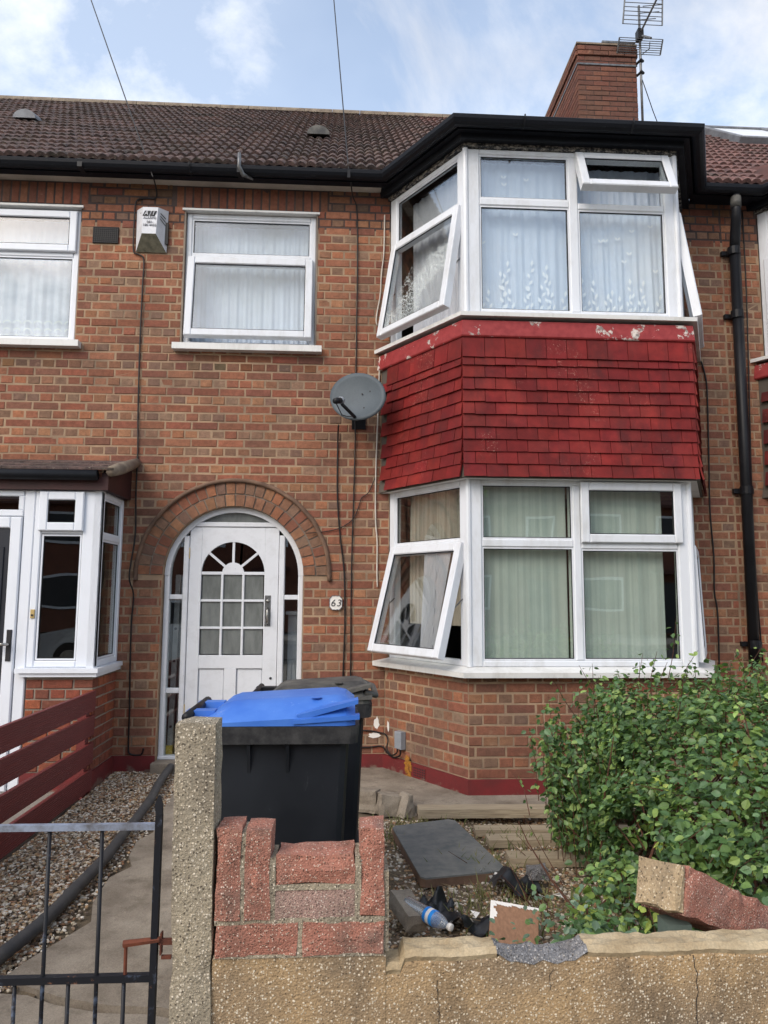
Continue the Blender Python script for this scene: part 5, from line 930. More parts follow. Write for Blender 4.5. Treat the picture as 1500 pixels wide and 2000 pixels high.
# ------------------------------------------------------------------ front boundary: post, wall, gate, fallen block
def rough_box(x0, x1, y0, y1, z0, z1, name, m, parent, amp=0.004, n=6, tilt=0.0, rnd_e=0.014, shift=None):
    """a chunky block with worn, uneven faces"""
    b = MB(); seed = rnd.uniform(0, 99); N = n; dx, dy, dz = x1 - x0, y1 - y0, z1 - z0
    def P(u, v, w):
        p = Vector((x0 + dx * u, y0 + dy * v, z0 + dz * w)); c_ = Vector(((x0 + x1) / 2, (y0 + y1) / 2, (z0 + z1) / 2)); q = p.copy()
        ed = sum(1 for t_ in (u, v, w) if t_ in (0.0, 1.0))
        if ed >= 2: q += (c_ - p).normalized() * rnd_e * (0.6 + 0.5 * mn.noise(p * 30))
        q += Vector((mn.noise(p * 18 + Vector((seed, 0, 0))), mn.noise(p * 18 + Vector((0, seed, 0))), mn.noise(p * 18 + Vector((0, 0, seed))))) * amp; return q
    cnt = lambda L_: max(2, min(24, int(L_ / 0.03)))
    for (ax, val) in ((0, 0.0), (0, 1.0), (1, 0.0), (1, 1.0), (2, 0.0), (2, 1.0)):
        dims = [dx, dy, dz]; o1, o2 = [i for i in range(3) if i != ax]; n1_, n2_ = cnt(dims[o1]), cnt(dims[o2]); row = []
        for j in range(n2_ + 1):
            pts = []
            for i in range(n1_ + 1): c3 = [0, 0, 0]; c3[ax] = val; c3[o1] = i / n1_; c3[o2] = j / n2_; pts.append(P(*c3))
            row.append(b.vs(pts))
        for j in range(n2_):
            for i in range(n1_):
                q = (row[j] + i, row[j] + i + 1, row[j + 1] + i + 1, row[j + 1] + i)
                flip = (val == 0.0) ^ (ax == 1); b.face(q[::-1] if flip else q)
    if shift: b.v = [tuple(shift(Vector(p))) for p in b.v]
    return b.build(name, m, parent)
gp = rough_box(-0.415, -0.312, -4.21, -4.105, -0.05, 1.135, 'gate_post', 'post_concrete', None, 0.004, rnd_e=0.012, shift=lambda p: Vector((p.x + (p.z - 0.6) * -0.014, p.y, p.z)))
tag(gp, 'square concrete gate post with exposed pebble aggregate beside the iron gate', 'gate post')
gw = thing('garden_wall', (0.8, -4.15, 0), 'low pebbledashed front garden wall with broken top and red painted bricks', 'wall')
YF, YB = -4.20, -4.10
b = MB(); nx = 90; x0, x1 = 0.118, 3.2; ks = []
def wtop(x, e):
    h = 0.567 + 0.006 * nz(x, e, 9, 2) + 0.004 * nz(x, e, 33, 5)
    d = abs(x - 0.515) / 0.115
    if d < 1: h -= (0.020 + 0.014 * nz(x, e, 30)) * (1 - d ** 6)
    if x < 0.155: h -= 0.03
    return h
xs_g = [x0 + (1.4 - x0) * i / 110 for i in range(111)] + [1.6, 2.2, 3.2]
rows = []
for x in xs_g:
    zt_ = wtop(x, 0); f = lambda: 0.0005 * nz(x * 30, rnd.random() * 9)
    rows.append(b.vs([(x, YF, -0.05), (x, YF, 0.2), (x, YF + f(), 0.40), (x, YF + f(), zt_ - (0.028 if not 0.40 < x < 0.63 else 0.014)), (x, YF + 0.004, zt_ - (0.022 if not 0.40 < x < 0.63 else 0.008))]))
for i in range(len(rows) - 1):
    for j in range(4): b.face((rows[i] + j, rows[i + 1] + j, rows[i + 1] + j + 1, rows[i] + j + 1))
b.box(-0.312, 0.117, YF, YB, -0.05, 0.562); b.build('render_face', 'pebbledash', gw)
for nm, m_, cond in (('broken_top', 'cream_render', lambda x: not 0.405 < x < 0.625), ('exposed_core', 'core_grey', lambda x: 0.39 < x < 0.64)):
    b = MB(); prev = None
    for x in xs_g:
        if not cond(x): prev = None; continue
        zt_ = wtop(x, 0); low = 0.0 if nm == 'broken_top' else 0.004
        prof_ = [(x, YF + 0.004, zt_ - (0.024 if nm == 'broken_top' else 0.010 + 0.006 * nz(x, 3, 40))), (x, YF - 0.003 + 0.004 * nz(x, 1, 30), zt_ - 0.010), (x, YF + 0.012, zt_ + 0.002)] + [(x, YF + 0.012 + (YB - YF - 0.02) * q / 6, wtop(x, q * 0.21) + 0.007 * nz(x, q * .3, 26 if nm == 'broken_top' else 60, 7)) for q in range(1, 6)] + [(x, YB, zt_ - 0.02), (x, YB, -0.05)]
        k = b.vs(prof_); n_ = len(prof_)
        if prev is not None:
            for j in range(n_ - 1): b.face((prev + j, k + j, k + j + 1, prev + j + 1))
        else: b.face([k + j for j in range(n_)])
        prev = k
    b.build(nm, m_, gw)
def pb(x0, x1, z0, z1, m_='painted_brick', y0=YF - 0.008, y1=YB, e=0.007): return rough_box(x0, x1, y0, y1, z0, z1, 'brick', m_, gw, 0.0055, rnd_e=e)
pb(-0.310, -0.101, 0.565, 0.643); pb(-0.094, 0.114, 0.566, 0.644)
pb(-0.310, -0.246, 0.650, 0.873); pb(-0.239, -0.172, 0.650, 0.870); pb(0.048, 0.114, 0.651, 0.875, e=0.014)
pb(-0.166, 0.042, 0.651, 0.725, 'painted_brick_grey', YF - 0.004); pb(-0.166, 0.042, 0.730, 0.808, e=0.016)
for (a0, a1, c0, c1) in ((-0.309, 0.113, 0.640, 0.655), (-0.309, 0.113, 0.562, 0.570), (-0.250, -0.235, 0.655, 0.858), (-0.177, -0.161, 0.655, 0.798), (0.038, 0.054, 0.655, 0.800), (-0.161, 0.038, 0.7205, 0.7335), (-0.105, -0.090, 0.570, 0.640), (0.110, 0.124, 0.57, 0.76)):
    B('mortar_joint', 'post_concrete', gw, [(a0, a1, YF - 0.0035 if a0 < 0.1 else YF + 0.004, YB - 0.006, c0, c1)])
rc_ = [rnd.uniform(0, 1) for _ in range(3)]
b = MB()
for (xc, sd_, zt0, zb0) in ((0.91, 1, 0.545, 0.1), (0.533, 2, 0.52, 0.47), (0.245, 3, 0.50, 0.36)):
    pts = [(xc + 0.022 * mn.noise(Vector((z_ * 8, sd_, 0))) + 0.009 * mn.noise(Vector((z_ * 45, sd_, 3))), z_) for z_ in [zb0 + (zt0 - zb0) * i / 30 for i in range(31)]]
    k0 = None
    for (x, z_) in pts:
        w_ = (0.0006 if sd_ != 1 else 0.0010) * (1 + mn.noise(Vector((z_ * 60, sd_, 8)))); k = b.vs([(x - w_, YF - 0.0012, z_), (x + w_, YF - 0.0012, z_)])
        if k0 is not None: b.face((k0, k0 + 1, k + 1, k))
        k0 = k
b.build('crack', 'print_black', gw)
# fallen pier fragment lying on the wall
def tipf(p):
    q = p - Vector((0.85, -4.09, 0.545)); rot = Matrix.Rotation(R(24), 3, 'Z') @ Matrix.Rotation(R(26), 3, 'Y') @ Matrix.Rotation(R(-12), 3, 'X'); return rot @ q + Vector((0.918, -4.070, 0.598))
fb = thing('fallen_pier_block', (1.1, -4.0, 0.56), 'broken red painted brick pier fragment lying tilted on the garden wall', 'masonry')
rough_box(0.885, 1.55, -4.09, -3.94, 0.545, 0.675, 'pier_body', 'painted_brick', fb, 0.008, rnd_e=0.02, shift=tipf)
rough_box(0.862, 0.893, -4.089, -3.941, 0.547, 0.674, 'broken_end', 'rough_mortar', fb, 0.012, rnd_e=0.008, shift=tipf)
tag(rough_box(0.93, 1.0, -4.0, -3.93, 0.02, 0.53, 'green_stake', 'post_green', None, 0.001, rnd_e=0.002), 'weathered green stake behind the garden wall under the fallen block', 'stake')
# iron gate
gt = thing('iron_gate', (-0.7, -4.2, 0), 'worn dark blue wrought iron gate of thin bars with rusty latch', 'gate'); GY = -4.20
b = MB(); b.box(-1.3, -0.462, GY - .006, GY + .012, 0.870, 0.884); b.build('top_rail', 'gate_top', gt); b = MB(); b.box(-1.3, -0.462, GY - .006, GY + .012, 0.514, 0.530); b.build('middle_rail', 'gate_iron', gt); b = MB(); b.box(-1.3, -0.462, GY - .006, GY + .012, 0.10, 0.115); b.build('bottom_rail', 'gate_iron', gt)
b = MB(); b.box(-0.462, -0.446, GY - .009, GY + .009, 0.06, 0.905); b.hexa([(-.462, GY - .006, .905), (-.446, GY - .006, .905), (-.446, GY + .006, .905), (-.462, GY + .006, .905), (-.466, GY - .004, .93), (-.446, GY - .004, .93), (-.446, GY + .004, .93), (-.466, GY + .004, .93)]); b.hexa([(-.466, GY - .004, .93), (-.446, GY - .004, .93), (-.446, GY + .004, .93), (-.466, GY + .004, .93), (-.458, GY - .002, .952), (-.453, GY - .002, .952), (-.453, GY + .002, .952), (-.458, GY + .002, .952)]); b.build('end_stile', 'gate_iron', gt)
for x in (-0.722, -0.594, -0.85, -0.98): b = MB(); b.tube([(x, GY + .003, 0.868), (x + .006, GY + .003, 0.116)], 0.0052, 8); b.build('bar', 'gate_iron', gt, True)
for x in (-0.525, -0.658, -0.785, -0.915): b = MB(); b.tube([(x, GY + .003, 0.515), (x + .003, GY + .003, 0.116)], 0.0052, 8); b.build('bar', 'gate_iron', gt, True)
b = MB(); b.tube([(-0.523, GY + .003, 0.53), (-0.523, GY, 0.60)], 0.005, 6); b.tube([(-0.528, GY - .004, 0.603), (-0.44, GY - .004, 0.612)], [0.009, 0.007], 6); b.build('latch', 'rust', gt)
b = MB(); b.box(-0.444, -0.410, GY - .004, GY + .004, 0.598, 0.612); b.box(-0.440, -0.436, GY - .006, GY + .012, 0.575, 0.625); b.box(-0.436, -0.412, GY - .004, GY + .004, 0.565, 0.573); tag(b.build('latch_keeper', 'rust'), 'rusty latch keeper bolted to the concrete gate post', 'latch')
# red fence between the gardens
fe = thing('plank_fence', (-1.84, -2.3, 0), 'low dark red fence of four horizontal grooved planks on the left', 'fence')
for z0, z1 in ((0.035, 0.182), (0.225, 0.372), (0.425, 0.568), (0.598, 0.742)):
    b = MB(); x = -1.842; n_ = 22; pr = []
    for i in range(n_ + 1): z_ = z0 + (z1 - z0) * i / n_; pr.append((x + (0.0016 if i % 2 else 0.0), z_))
    A = b.vs([(p[0] + 0.024, -0.565, p[1]) for p in pr]); C_ = b.vs([(p[0] + 0.024, -4.3, p[1]) for p in pr]); D_ = b.vs([(x, -0.565, p[1]) for p in pr]); E_ = b.vs([(x, -4.3, p[1]) for p in pr])
    for i in range(n_): b.face((A + i, C_ + i, C_ + i + 1, A + i + 1)); b.face((D_ + i + 1, E_ + i + 1, E_ + i, D_ + i)); b.face((A + i, A + i + 1, D_ + i + 1, D_ + i)); b.face((C_ + i, E_ + i, E_ + i + 1, C_ + i + 1))
    b.face((A + n_, C_ + n_, E_ + n_, D_ + n_)); b.face((A, D_, E_, C_)); b.build('plank', 'fence_red', fe)
for y in (-0.64, -2.2, -4.2): B('fence_post', 'fence_red', fe, [(-1.905, -1.843, y - .035, y + .035, -0.1, 0.70)])

# ------------------------------------------------------------------ wheelie bins
def bin_(name, x0, x1, y0, y1, h, lidm, label, jx=0.0):
    """hinge side at x0, lid front at x1; x = front-to-back of the bin"""
    t = thing(name, ((x0 + x1) / 2, (y0 + y1) / 2, 0.02), label, 'wheelie bin', 'wheelie bins'); g = 0.02; hb = h - 0.15
    b = MB(); tx0, tx1, ty0, ty1 = x0 + .035, x1 - .035, y0 + .03, y1 - .03; bx0, bx1, by0, by1 = x0 + .09, x1 - .075, y0 + .07, y1 - .07
    levels = [(0.0, g + 0.03), (0.55, g + 0.03 + (hb - .05) * .55), (0.86, hb - 0.11), (1.0, hb)]; ks = []; c_ = 0.03
    def ringp(t_, z, ex=0.0):
        a0, a1, c0, c1 = [p + (q - p) * t_ for p, q in ((bx0, tx0), (bx1, tx1), (by0, ty0), (by1, ty1))]; a0 -= ex; a1 += ex; c0 -= ex; c1 += ex
        return [(a0 + c_, c0, z), (a1 - c_, c0, z), (a1 - c_ * .3, c0 + c_ * .3, z), (a1, c0 + c_, z), (a1, c1 - c_, z), (a1 - c_, c1, z), (a0 + c_, c1, z), (a0, c1 - c_, z), (a0, c0 + c_, z)]
    for t_, z in levels: ks.append(b.vs(ringp(t_, z)))
    n_ = 9
    for i in range(len(ks) - 1):
        for j in range(n_): b.face((ks[i] + j, ks[i] + (j + 1) % n_, ks[i + 1] + (j + 1) % n_, ks[i + 1] + j))
    b.face([ks[0] + j for j in range(n_)][::-1]); b.build('body', 'bin_body', t)
    b = MB(); r0_ = b.vs(ringp(1.0, hb - 0.045, 0.004)); r1_ = b.vs(ringp(1.0, hb - 0.042, 0.030)); r2_ = b.vs(ringp(1.0, hb + 0.020, 0.036)); r3_ = b.vs(ringp(1.0, hb + 0.024, -0.02))
    for p, q in ((r0_, r1_), (r1_, r2_), (r2_, r3_)):
        for j in range(n_): b.face((p + j, p + (j + 1) % n_, q + (j + 1) % n_, q + j))
    b.build('rim', 'bin_rim', t)
    for xr in (x0 + .20, x0 + .34): b = MB(); b.hexa([(xr - .006, y0 + .040, hb - .16), (xr + .006, y0 + .040, hb - .16), (xr + .006, y0 + .06, hb - .16), (xr - .006, y0 + .06, hb - .16), (xr - .006, y0 + .006, hb - .046), (xr + .006, y0 + .006, hb - .046), (xr + .006, y0 + .05, hb - .046), (xr - .006, y0 + .05, hb - .046)]); b.build('rib', 'bin_body', t)
    # lid: domed shell rising to the front edge
    b = MB(); nx_, ny_ = 16, 12; lx0, lx1, ly0, ly1 = x0 + .02, x1 - .015, y0 - .004, y1 + .004; ids = []
    def lz(u, v):
        dome = 0.060 * (1 - abs(2 * v - 1) ** 3.2) * min(1, u / .16) ; rib = 0.010 * max(0, 1 - abs(abs(2 * v - 1) - .55) / .12) * (0 if u < .1 or u > .93 else 1)
        front = -0.03 * max(0, (u - .93) / .07); return hb + 0.030 + dome + rib + 0.030 * u + front
    for j in range(ny_ + 1):
        v = j / ny_; row = [(lx0 + (lx1 - lx0) * i / nx_, ly0 + (ly1 - ly0) * v + (.02 if v == 0 else (-.02 if v == 1 else 0)) * (1 if i > nx_ * .97 else 0), lz(i / nx_, v)) for i in range(nx_ + 1)]; ids.append(b.vs(row))
    for j in range(ny_):
        for i in range(nx_): b.face((ids[j] + i, ids[j] + i + 1, ids[j + 1] + i + 1, ids[j + 1] + i))
    def skirt(idx, dz):
        lo = b.vs([(b.v[k][0], b.v[k][1], hb + 0.022 + (0.0)) for k in idx])
        for i in range(len(idx) - 1): b.face((lo + i, lo + i + 1, idx[i + 1], idx[i]))
    skirt([ids[0] + i for i in range(nx_ + 1)], 0); skirt([ids[-1] + i for i in range(nx_ + 1)][::-1], 0); skirt([ids[j] + nx_ for j in range(ny_ + 1)], 0); skirt([ids[j] for j in range(ny_ + 1)][::-1], 0)
    ld = b.build('lid', lidm, t, True); ld.data.shade_smooth() if False else None
    m_ = ld.modifiers.new('edges', 'EDGE_SPLIT'); m_.split_angle = R(32)
    b = MB(); yb = y0 - .012; zb1 = hb + .078
    b.hexa([(x1 - .24, yb, hb + .030), (x1 + .0, yb, hb + .046), (x1 + .0, yb + .05, hb + .046), (x1 - .24, yb + .05, hb + .030), (x1 - .24, yb, hb + .044), (x1 + .0, yb, hb + .062), (x1 + .0, yb + .05, hb + .062), (x1 - .24, yb + .05, hb + .044)]); b.hexa([(x1 - .21, yb + .01, hb + .044), (x1 - .005, yb + .01, hb + .10), (x1 - .005, yb + .06, hb + .10), (x1 - .21, yb + .06, hb + .05), (x1 - .23, yb + .01, hb + .06), (x1 - .005, yb + .01, hb + .115), (x1 - .005, yb + .06, hb + .118), (x1 - .23, yb + .06, hb + .066)]); b.build('lid_flange', lidm, ld)
    b = MB(); b.tube([(lx1 - .02, y0 + .03, hb + .075), (lx1 + .035, y0 + .06, hb + .055), (lx1 + .035, y1 - .06, hb + .055), (lx1 - .02, y1 - .03, hb + .075)], 0.014, 8); b.build('lid_handle', lidm, ld, True) if lidm != 'bin_blue' else None
    b = MB(); b.lathe([(.016, 0), (.020, .001), (.020, .003), (.016, .004)], (x1 - .16, y0 + .10, lz(.72, .21) - .001), None, 18); b.build('emblem', lidm, ld)
    b = MB(); b.tube([(x0 - .03, y0 + .03, hb + .05), (x0 - .03, y1 - .03, hb + .05)], 0.017, 10); hd_ = b.build('handle_bar', 'black_plastic', t, True)
    for yy in (y0 + .10, y1 - .16): b = MB(); b.hexa([(x0 - .045, yy, hb + .035), (x0 + .06, yy, hb + .0), (x0 + .06, yy + .06, hb + .0), (x0 - .045, yy + .06, hb + .035), (x0 - .045, yy, hb + .062), (x0 + .06, yy, hb + .062), (x0 + .06, yy + .06, hb + .062), (x0 - .045, yy + .06, hb + .062)]); b.build('hinge', lidm if lidm == 'bin_blue' else 'black_plastic', hd_)
    for yy in (y0 + .045, y1 - .09):
        b = MB(); b.lathe([(0.05, 0), (0.10, 0.002), (0.10, 0.04), (0.05, 0.045)], (x0 + .09, yy + .045, 0.122), Matrix(((1, 0, 0), (0, 0, -1), (0, 1, 0))), 18); b.build('wheel', 'tyre', t)
    return t
bin_('wheelie_bin', -0.535, 0.065, -3.42, -2.94, 1.11, 'bin_blue', 'black wheelie bin with bright blue lid just behind the garden wall')
bin_('wheelie_bin', -0.40, 0.145, -2.60, -2.12, 1.065, 'bin_lid_grey', 'black wheelie bin with dusty grey lid behind the blue-lidded bin')

# ------------------------------------------------------------------ ground clutter
GCOL = [sr(196, 182, 158), sr(170, 150, 122), sr(140, 118, 96), sr(210, 200, 184), sr(120, 102, 86), sr(178, 146, 110), sr(156, 140, 124), sr(104, 90, 78), sr(222, 214, 200), sr(150, 112, 84)]
def pebbles(b, n, fx, smin, smax, zf, cols=GCOL, dark=1.0):
    ico = [(0, 0, 1), (.89, 0, .45), (.28, .85, .45), (-.72, .53, .45), (-.72, -.53, .45), (.28, -.85, .45), (.72, .53, -.45), (-.28, .85, -.45), (-.89, 0, -.45), (-.28, -.85, -.45), (.72, -.53, -.45)]
    fs = [(0, 1, 2), (0, 2, 3), (0, 3, 4), (0, 4, 5), (0, 5, 1), (1, 6, 2), (2, 7, 3), (3, 8, 4), (4, 9, 5), (5, 10, 1), (6, 7, 2), (7, 8, 3), (8, 9, 4), (9, 10, 5), (10, 6, 1)]
    for _ in range(n):
        x, y = fx(); s = rnd.uniform(smin, smax); a = rnd.uniform(0, 6.28); e = (rnd.uniform(.8, 1.5), rnd.uniform(.6, 1), rnd.uniform(.4, .8)); c_ = rnd.choice(cols); kk = rnd.uniform(.75, 1.1) * dark; col = (c_[0] * kk, c_[1] * kk, c_[2] * kk, 1); z = zf(x, y) + s * e[2] * 0.3
        ca, sa = math.cos(a), math.sin(a); k = b.vs([(x + s * (p[0] * e[0] * ca - p[1] * e[1] * sa), y + s * (p[0] * e[0] * sa + p[1] * e[1] * ca), z + s * p[2] * e[2]) for p in ico])
        for f in fs: b.face((k + f[0], k + f[1], k + f[2]), col)
gzf = lambda x, y: 0.010 + 0.02 * max(0, (y + 1.2) / 1.2) + 0.012 * nz(x, y, 5)
structure(sheet('gravel_bed', 'soil', -1.83, -1.10, -3.35, -0.02, 20, 60, lambda x, y: gzf(x, y) - 0.012))
b = MB(); pebbles(b, 15000, lambda: (rnd.uniform(-1.815, -1.24 + rnd.uniform(0, .10)), -0.03 - 3.2 * rnd.random()), 0.004, 0.0115, gzf); tag(b.build('gravel', 'pebble'), 'loose mixed gravel strip along the red fence', 'gravel', kind='stuff')
soilz = lambda x, y: -0.012 + 0.03 * nz(x, y, 2.2) + 0.018 * nz(x, y, 7, 3)
b = MB(); pebbles(b, 15000, lambda: (rnd.uniform(-0.05, 1.35), rnd.uniform(-3.9, -1.2)), 0.004, 0.012, soilz, GCOL, 1.0); pebbles(b, 160, lambda: (rnd.uniform(0.0, 1.3), rnd.uniform(-4.0, -1.3)), 0.012, 0.026, soilz, GCOL, 0.9); tag(b.build('rubble_gravel', 'pebble'), 'stony litter scattered over the bare garden soil', 'gravel', kind='stuff')
b = MB()
for _ in range(1500):
    x, y = rnd.uniform(0.0, 1.35), rnd.uniform(-4.05, -1.25); z = soilz(x, y); a = rnd.uniform(0, 6.28); l_ = rnd.uniform(.02, .09); k = b.vs([(x, y, z + .012), (x + .002, y + .003, z + .013), (x + math.cos(a) * l_, y + math.sin(a) * l_, z + rnd.uniform(.008, .04))]); b.face((k, k + 1, k + 2))
tag(b.build('dead_stalks', 'dry_stalk'), 'dry straw-coloured stalks littering the garden soil', 'litter', kind='stuff')
b = MB()
cl = [(0.62, -2.55), (0.95, -2.6), (0.5, -3.3), (0.85, -2.1), (1.0, -1.75), (0.75, -3.2), (0.35, -1.5), (0.6, -1.35), (0.25, -3.6), (1.05, -3.3)]
for _ in range(900):
    cx, cy = rnd.choice(cl); x, y = cx + rnd.gauss(0, .13), cy + rnd.gauss(0, .12); z = soilz(x, y); h = rnd.uniform(.02, .09); a = rnd.uniform(0, 6.28); w_ = .0025; lx, ly = math.cos(a) * h * .6, math.sin(a) * h * .6
    k = b.vs([(x - w_, y, z), (x + w_, y, z), (x + lx * .4 + w_, y + ly * .4, z + h * .6), (x + lx * .4 - w_, y + ly * .4, z + h * .6), (x + lx, y + ly, z + h)]); b.face((k, k + 1, k + 2, k + 3)); b.face((k + 3, k + 2, k + 4))
tag(b.build('grass', 'grass_blade'), 'thin grass tufts growing through the garden litter', 'grass', kind='stuff')
# black corrugated pipe on the gravel
b = MB(); P = [(-1.36, -0.10, 0.085), (-1.335, -0.5, 0.075), (-1.29, -1.0, 0.065), (-1.265, -1.5, 0.062), (-1.25, -2.0, 0.06), (-1.255, -2.5, 0.06), (-1.27, -2.8, 0.058), (-1.31, -3.05, 0.055), (-1.40, -3.5, 0.05), (-1.5, -4.0, 0.045)]
pts, rr_ = [], []
for i in range(len(P) - 1):
    for q in range(14): t_ = q / 14; p_ = Vector(P[i]) * (1 - t_) + Vector(P[i + 1]) * t_; pts.append(p_ + Vector((0.008 * mn.noise(p_ * 3), 0, 0.006 * mn.noise(p_ * 4)))); rr_.append(0.029 + 0.0014 * math.sin(q * 2.2) + (0.005 if q == 0 and i in (2, 4, 5) else 0))
b.tube(pts, rr_, 12); tag(b.build('drain_pipe', 'corrugated_pipe', None, True), 'dark grey plastic pipe lying along the edge of the concrete path', 'pipe')
# broken kerb lumps by the apron
for i, (x, y, w_, d_, h_, rz, lb) in enumerate(((0.15, -0.985, .25, .11, .13, -24, 'long broken concrete kerb piece beside the wheelie bin'), (0.315, -1.09, .15, .11, .125, 14, 'middle broken concrete lump between two others at the apron edge'), (0.435, -1.12, .12, .10, .135, 38, 'small pointed concrete lump beside the timber boards'))):
    rot = Matrix.Rotation(R(rz), 3, 'Z') @ Matrix.Rotation(R(rnd.uniform(-8, 8)), 3, 'Y'); c_ = Vector((x, y, 0))
    def sh(p, c_=c_, rot=rot, i=i, h_=h_):
        q = p - c_
        if i == 2: q.x *= 1 - 0.75 * max(0, q.z / h_)
        return c_ + rot @ q
    tag(rough_box(x - w_ / 2, x + w_ / 2, y - d_ / 2, y + d_ / 2, -0.02, h_, 'concrete_lump', 'path_concrete', None, 0.008, rnd_e=0.012, shift=sh), lb, 'rubble', 'broken concrete lumps')
# weathered boards in front of the bay
for i, (x0, x1, y0, y1, z0, z1, rz, lb) in enumerate(((0.50, 2.1, -1.33, -1.215, 0.03, 0.085, -1.5, 'weathered timber board lying nearest the bay plinth'), (0.82, 2.0, -1.60, -1.50, 0.0, 0.04, -2, 'second weathered timber board from the bay plinth'), (0.86, 2.0, -1.80, -1.68, 0.0, 0.045, -1, 'third weathered timber board from the bay plinth'), (0.92, 1.9, -2.06, -1.94, -0.01, 0.035, -3, 'weathered timber board nearest the garden, beside the dark slab'))):
    rot = Matrix.Rotation(R(rz), 3, 'Z'); c_ = Vector((x0, (y0 + y1) / 2, 0)); tag(rough_box(x0, x1, y0, y1, z0, z1, 'timber_board', 'old_timber', None, 0.003, rnd_e=0.004, shift=lambda p, c_=c_, rot=rot: c_ + rot @ (p - c_)), lb, 'board', 'weathered boards')
# dark grey slab
sb = [(0.315, -1.58), (0.335, -1.548), (0.675, -1.435), (0.715, -1.46), (0.853, -2.20), (0.825, -2.27), (0.430, -2.345), (0.405, -2.325)]
st_ = thing('square_slab', (0.55, -2.0, 0.02), 'dark grey square slab with clipped corners lying on the soil', 'slab'); b = MB(); n_ = len(sb); zf_ = lambda x, y: 0.043 + 0.010 * (y + 2.0); k = b.vs([(x, y, zf_(x, y)) for x, y in sb] + [(x, y, zf_(x, y) + 0.008) for x, y in sb]); b.face([k + n_ + i for i in range(n_)][::-1])
for i in range(n_): b.face((k + i, k + n_ + i, k + n_ + (i + 1) % n_, k + (i + 1) % n_))
b.build('top_sheet', 'slab_dark', st_); b = MB(); k = b.vs([(x, y, 0.0) for x, y in sb] + [(x, y, zf_(x, y)) for x, y in sb])
for i in range(n_): b.face((k + i, k + n_ + i, k + n_ + (i + 1) % n_, k + (i + 1) % n_))
b.build('core', 'clay_side', st_)
rot = Matrix.Rotation(R(20), 3, 'Z') @ Matrix.Rotation(R(6), 3, 'Y') @ Matrix.Rotation(R(10), 3, 'X'); c_ = Vector((0.30, -2.80, 0.08))
tag(rough_box(0.25, 0.35, -2.90, -2.69, 0.05, 0.12, 'loose_brick', 'path_concrete', None, 0.004, rnd_e=0.008, shift=lambda p: c_ + rot @ (p - c_)), 'grey concrete brick lying tilted beside the plastic bottle', 'brick')
# bottle
bt = thing('plastic_bottle', (0.385, -2.90, 0.05), 'clear plastic drinks bottle with blue label lying behind the garden wall', 'bottle')
axd = Vector((0.175, -0.235, -0.010)).normalized(); side = axd.orthogonal().normalized(); axm = Matrix((side, axd.cross(side), axd)).transposed(); o_ = Vector((0.295, -2.775, 0.105))
prof_ = [(0.020, 0)] + [(0.031 - (0.0022 if i % 2 else 0), 0.006 + i * 0.009) for i in range(14)] + [(0.031, 0.135), (0.0315, 0.185), (0.030, 0.20), (0.025, 0.225), (0.016, 0.245), (0.0125, 0.25), (0.0125, 0.262)]
b = MB(); b.lathe(prof_, o_, axm, 20); b.build('bottle_body', 'pet_plastic', bt, True); b = MB(); b.lathe([(0.0322, 0.132), (0.0328, 0.134), (0.0328, 0.184), (0.0322, 0.186)], o_, axm, 20); lb_ = b.build('label_band', 'label_blue', bt, True); b = MB(); b.lathe([(0.0150, 0.262), (0.0150, 0.278), (0.012, 0.280)], o_, axm, 14); b.build('cap', 'plate_white', bt, True)
b = MB(); b.lathe([(0.0330, 0.150), (0.0331, 0.152), (0.0331, 0.166), (0.0330, 0.168)], o_, axm, 20); b.build('label_stripe', 'plate_white', lb_, True)
# board scrap
rot = Matrix.Rotation(R(-16), 3, 'Z') @ Matrix.Rotation(R(38), 3, 'X') @ Matrix.Rotation(R(8), 3, 'Y'); c_ = Vector((0.70, -3.0, 0.10))
wp = thing('board_scrap', (0.70, -3.0, 0.03), 'torn piece of brown veneered board with white edging propped in the litter', 'board'); sh = lambda p: c_ + rot @ (p - c_)
rough_box(0.62, 0.82, -3.13, -2.91, 0.092, 0.108, 'veneer_face', 'veneer', wp, 0.002, rnd_e=0.002, shift=sh)
b = MB()
for q in range(16): x_ = 0.62 + 0.2 * q / 16; d_ = 0.008 + 0.012 * rnd.random(); k = b.vs([sh(Vector(p)) for p in ((x_, -2.91, .1095), (x_ + .0125, -2.91, .1095), (x_ + .0125, -2.91 - d_, .1105), (x_, -2.91 - d_ * .8, .1105))]); b.face((k, k + 3, k + 2, k + 1))
for q in range(8): y_ = -2.91 - 0.09 * q / 8; d_ = 0.006 + 0.026 * rnd.random(); k = b.vs([sh(Vector(p)) for p in ((.62, y_, .1095), (.62, y_ - .0115, .1095), (.62 + d_, y_ - .0115, .1105), (.62 + d_ * .9, y_, .1105))]); b.face((k, k + 1, k + 2, k + 3))
b.build('white_edge', 'plate_white', wp)
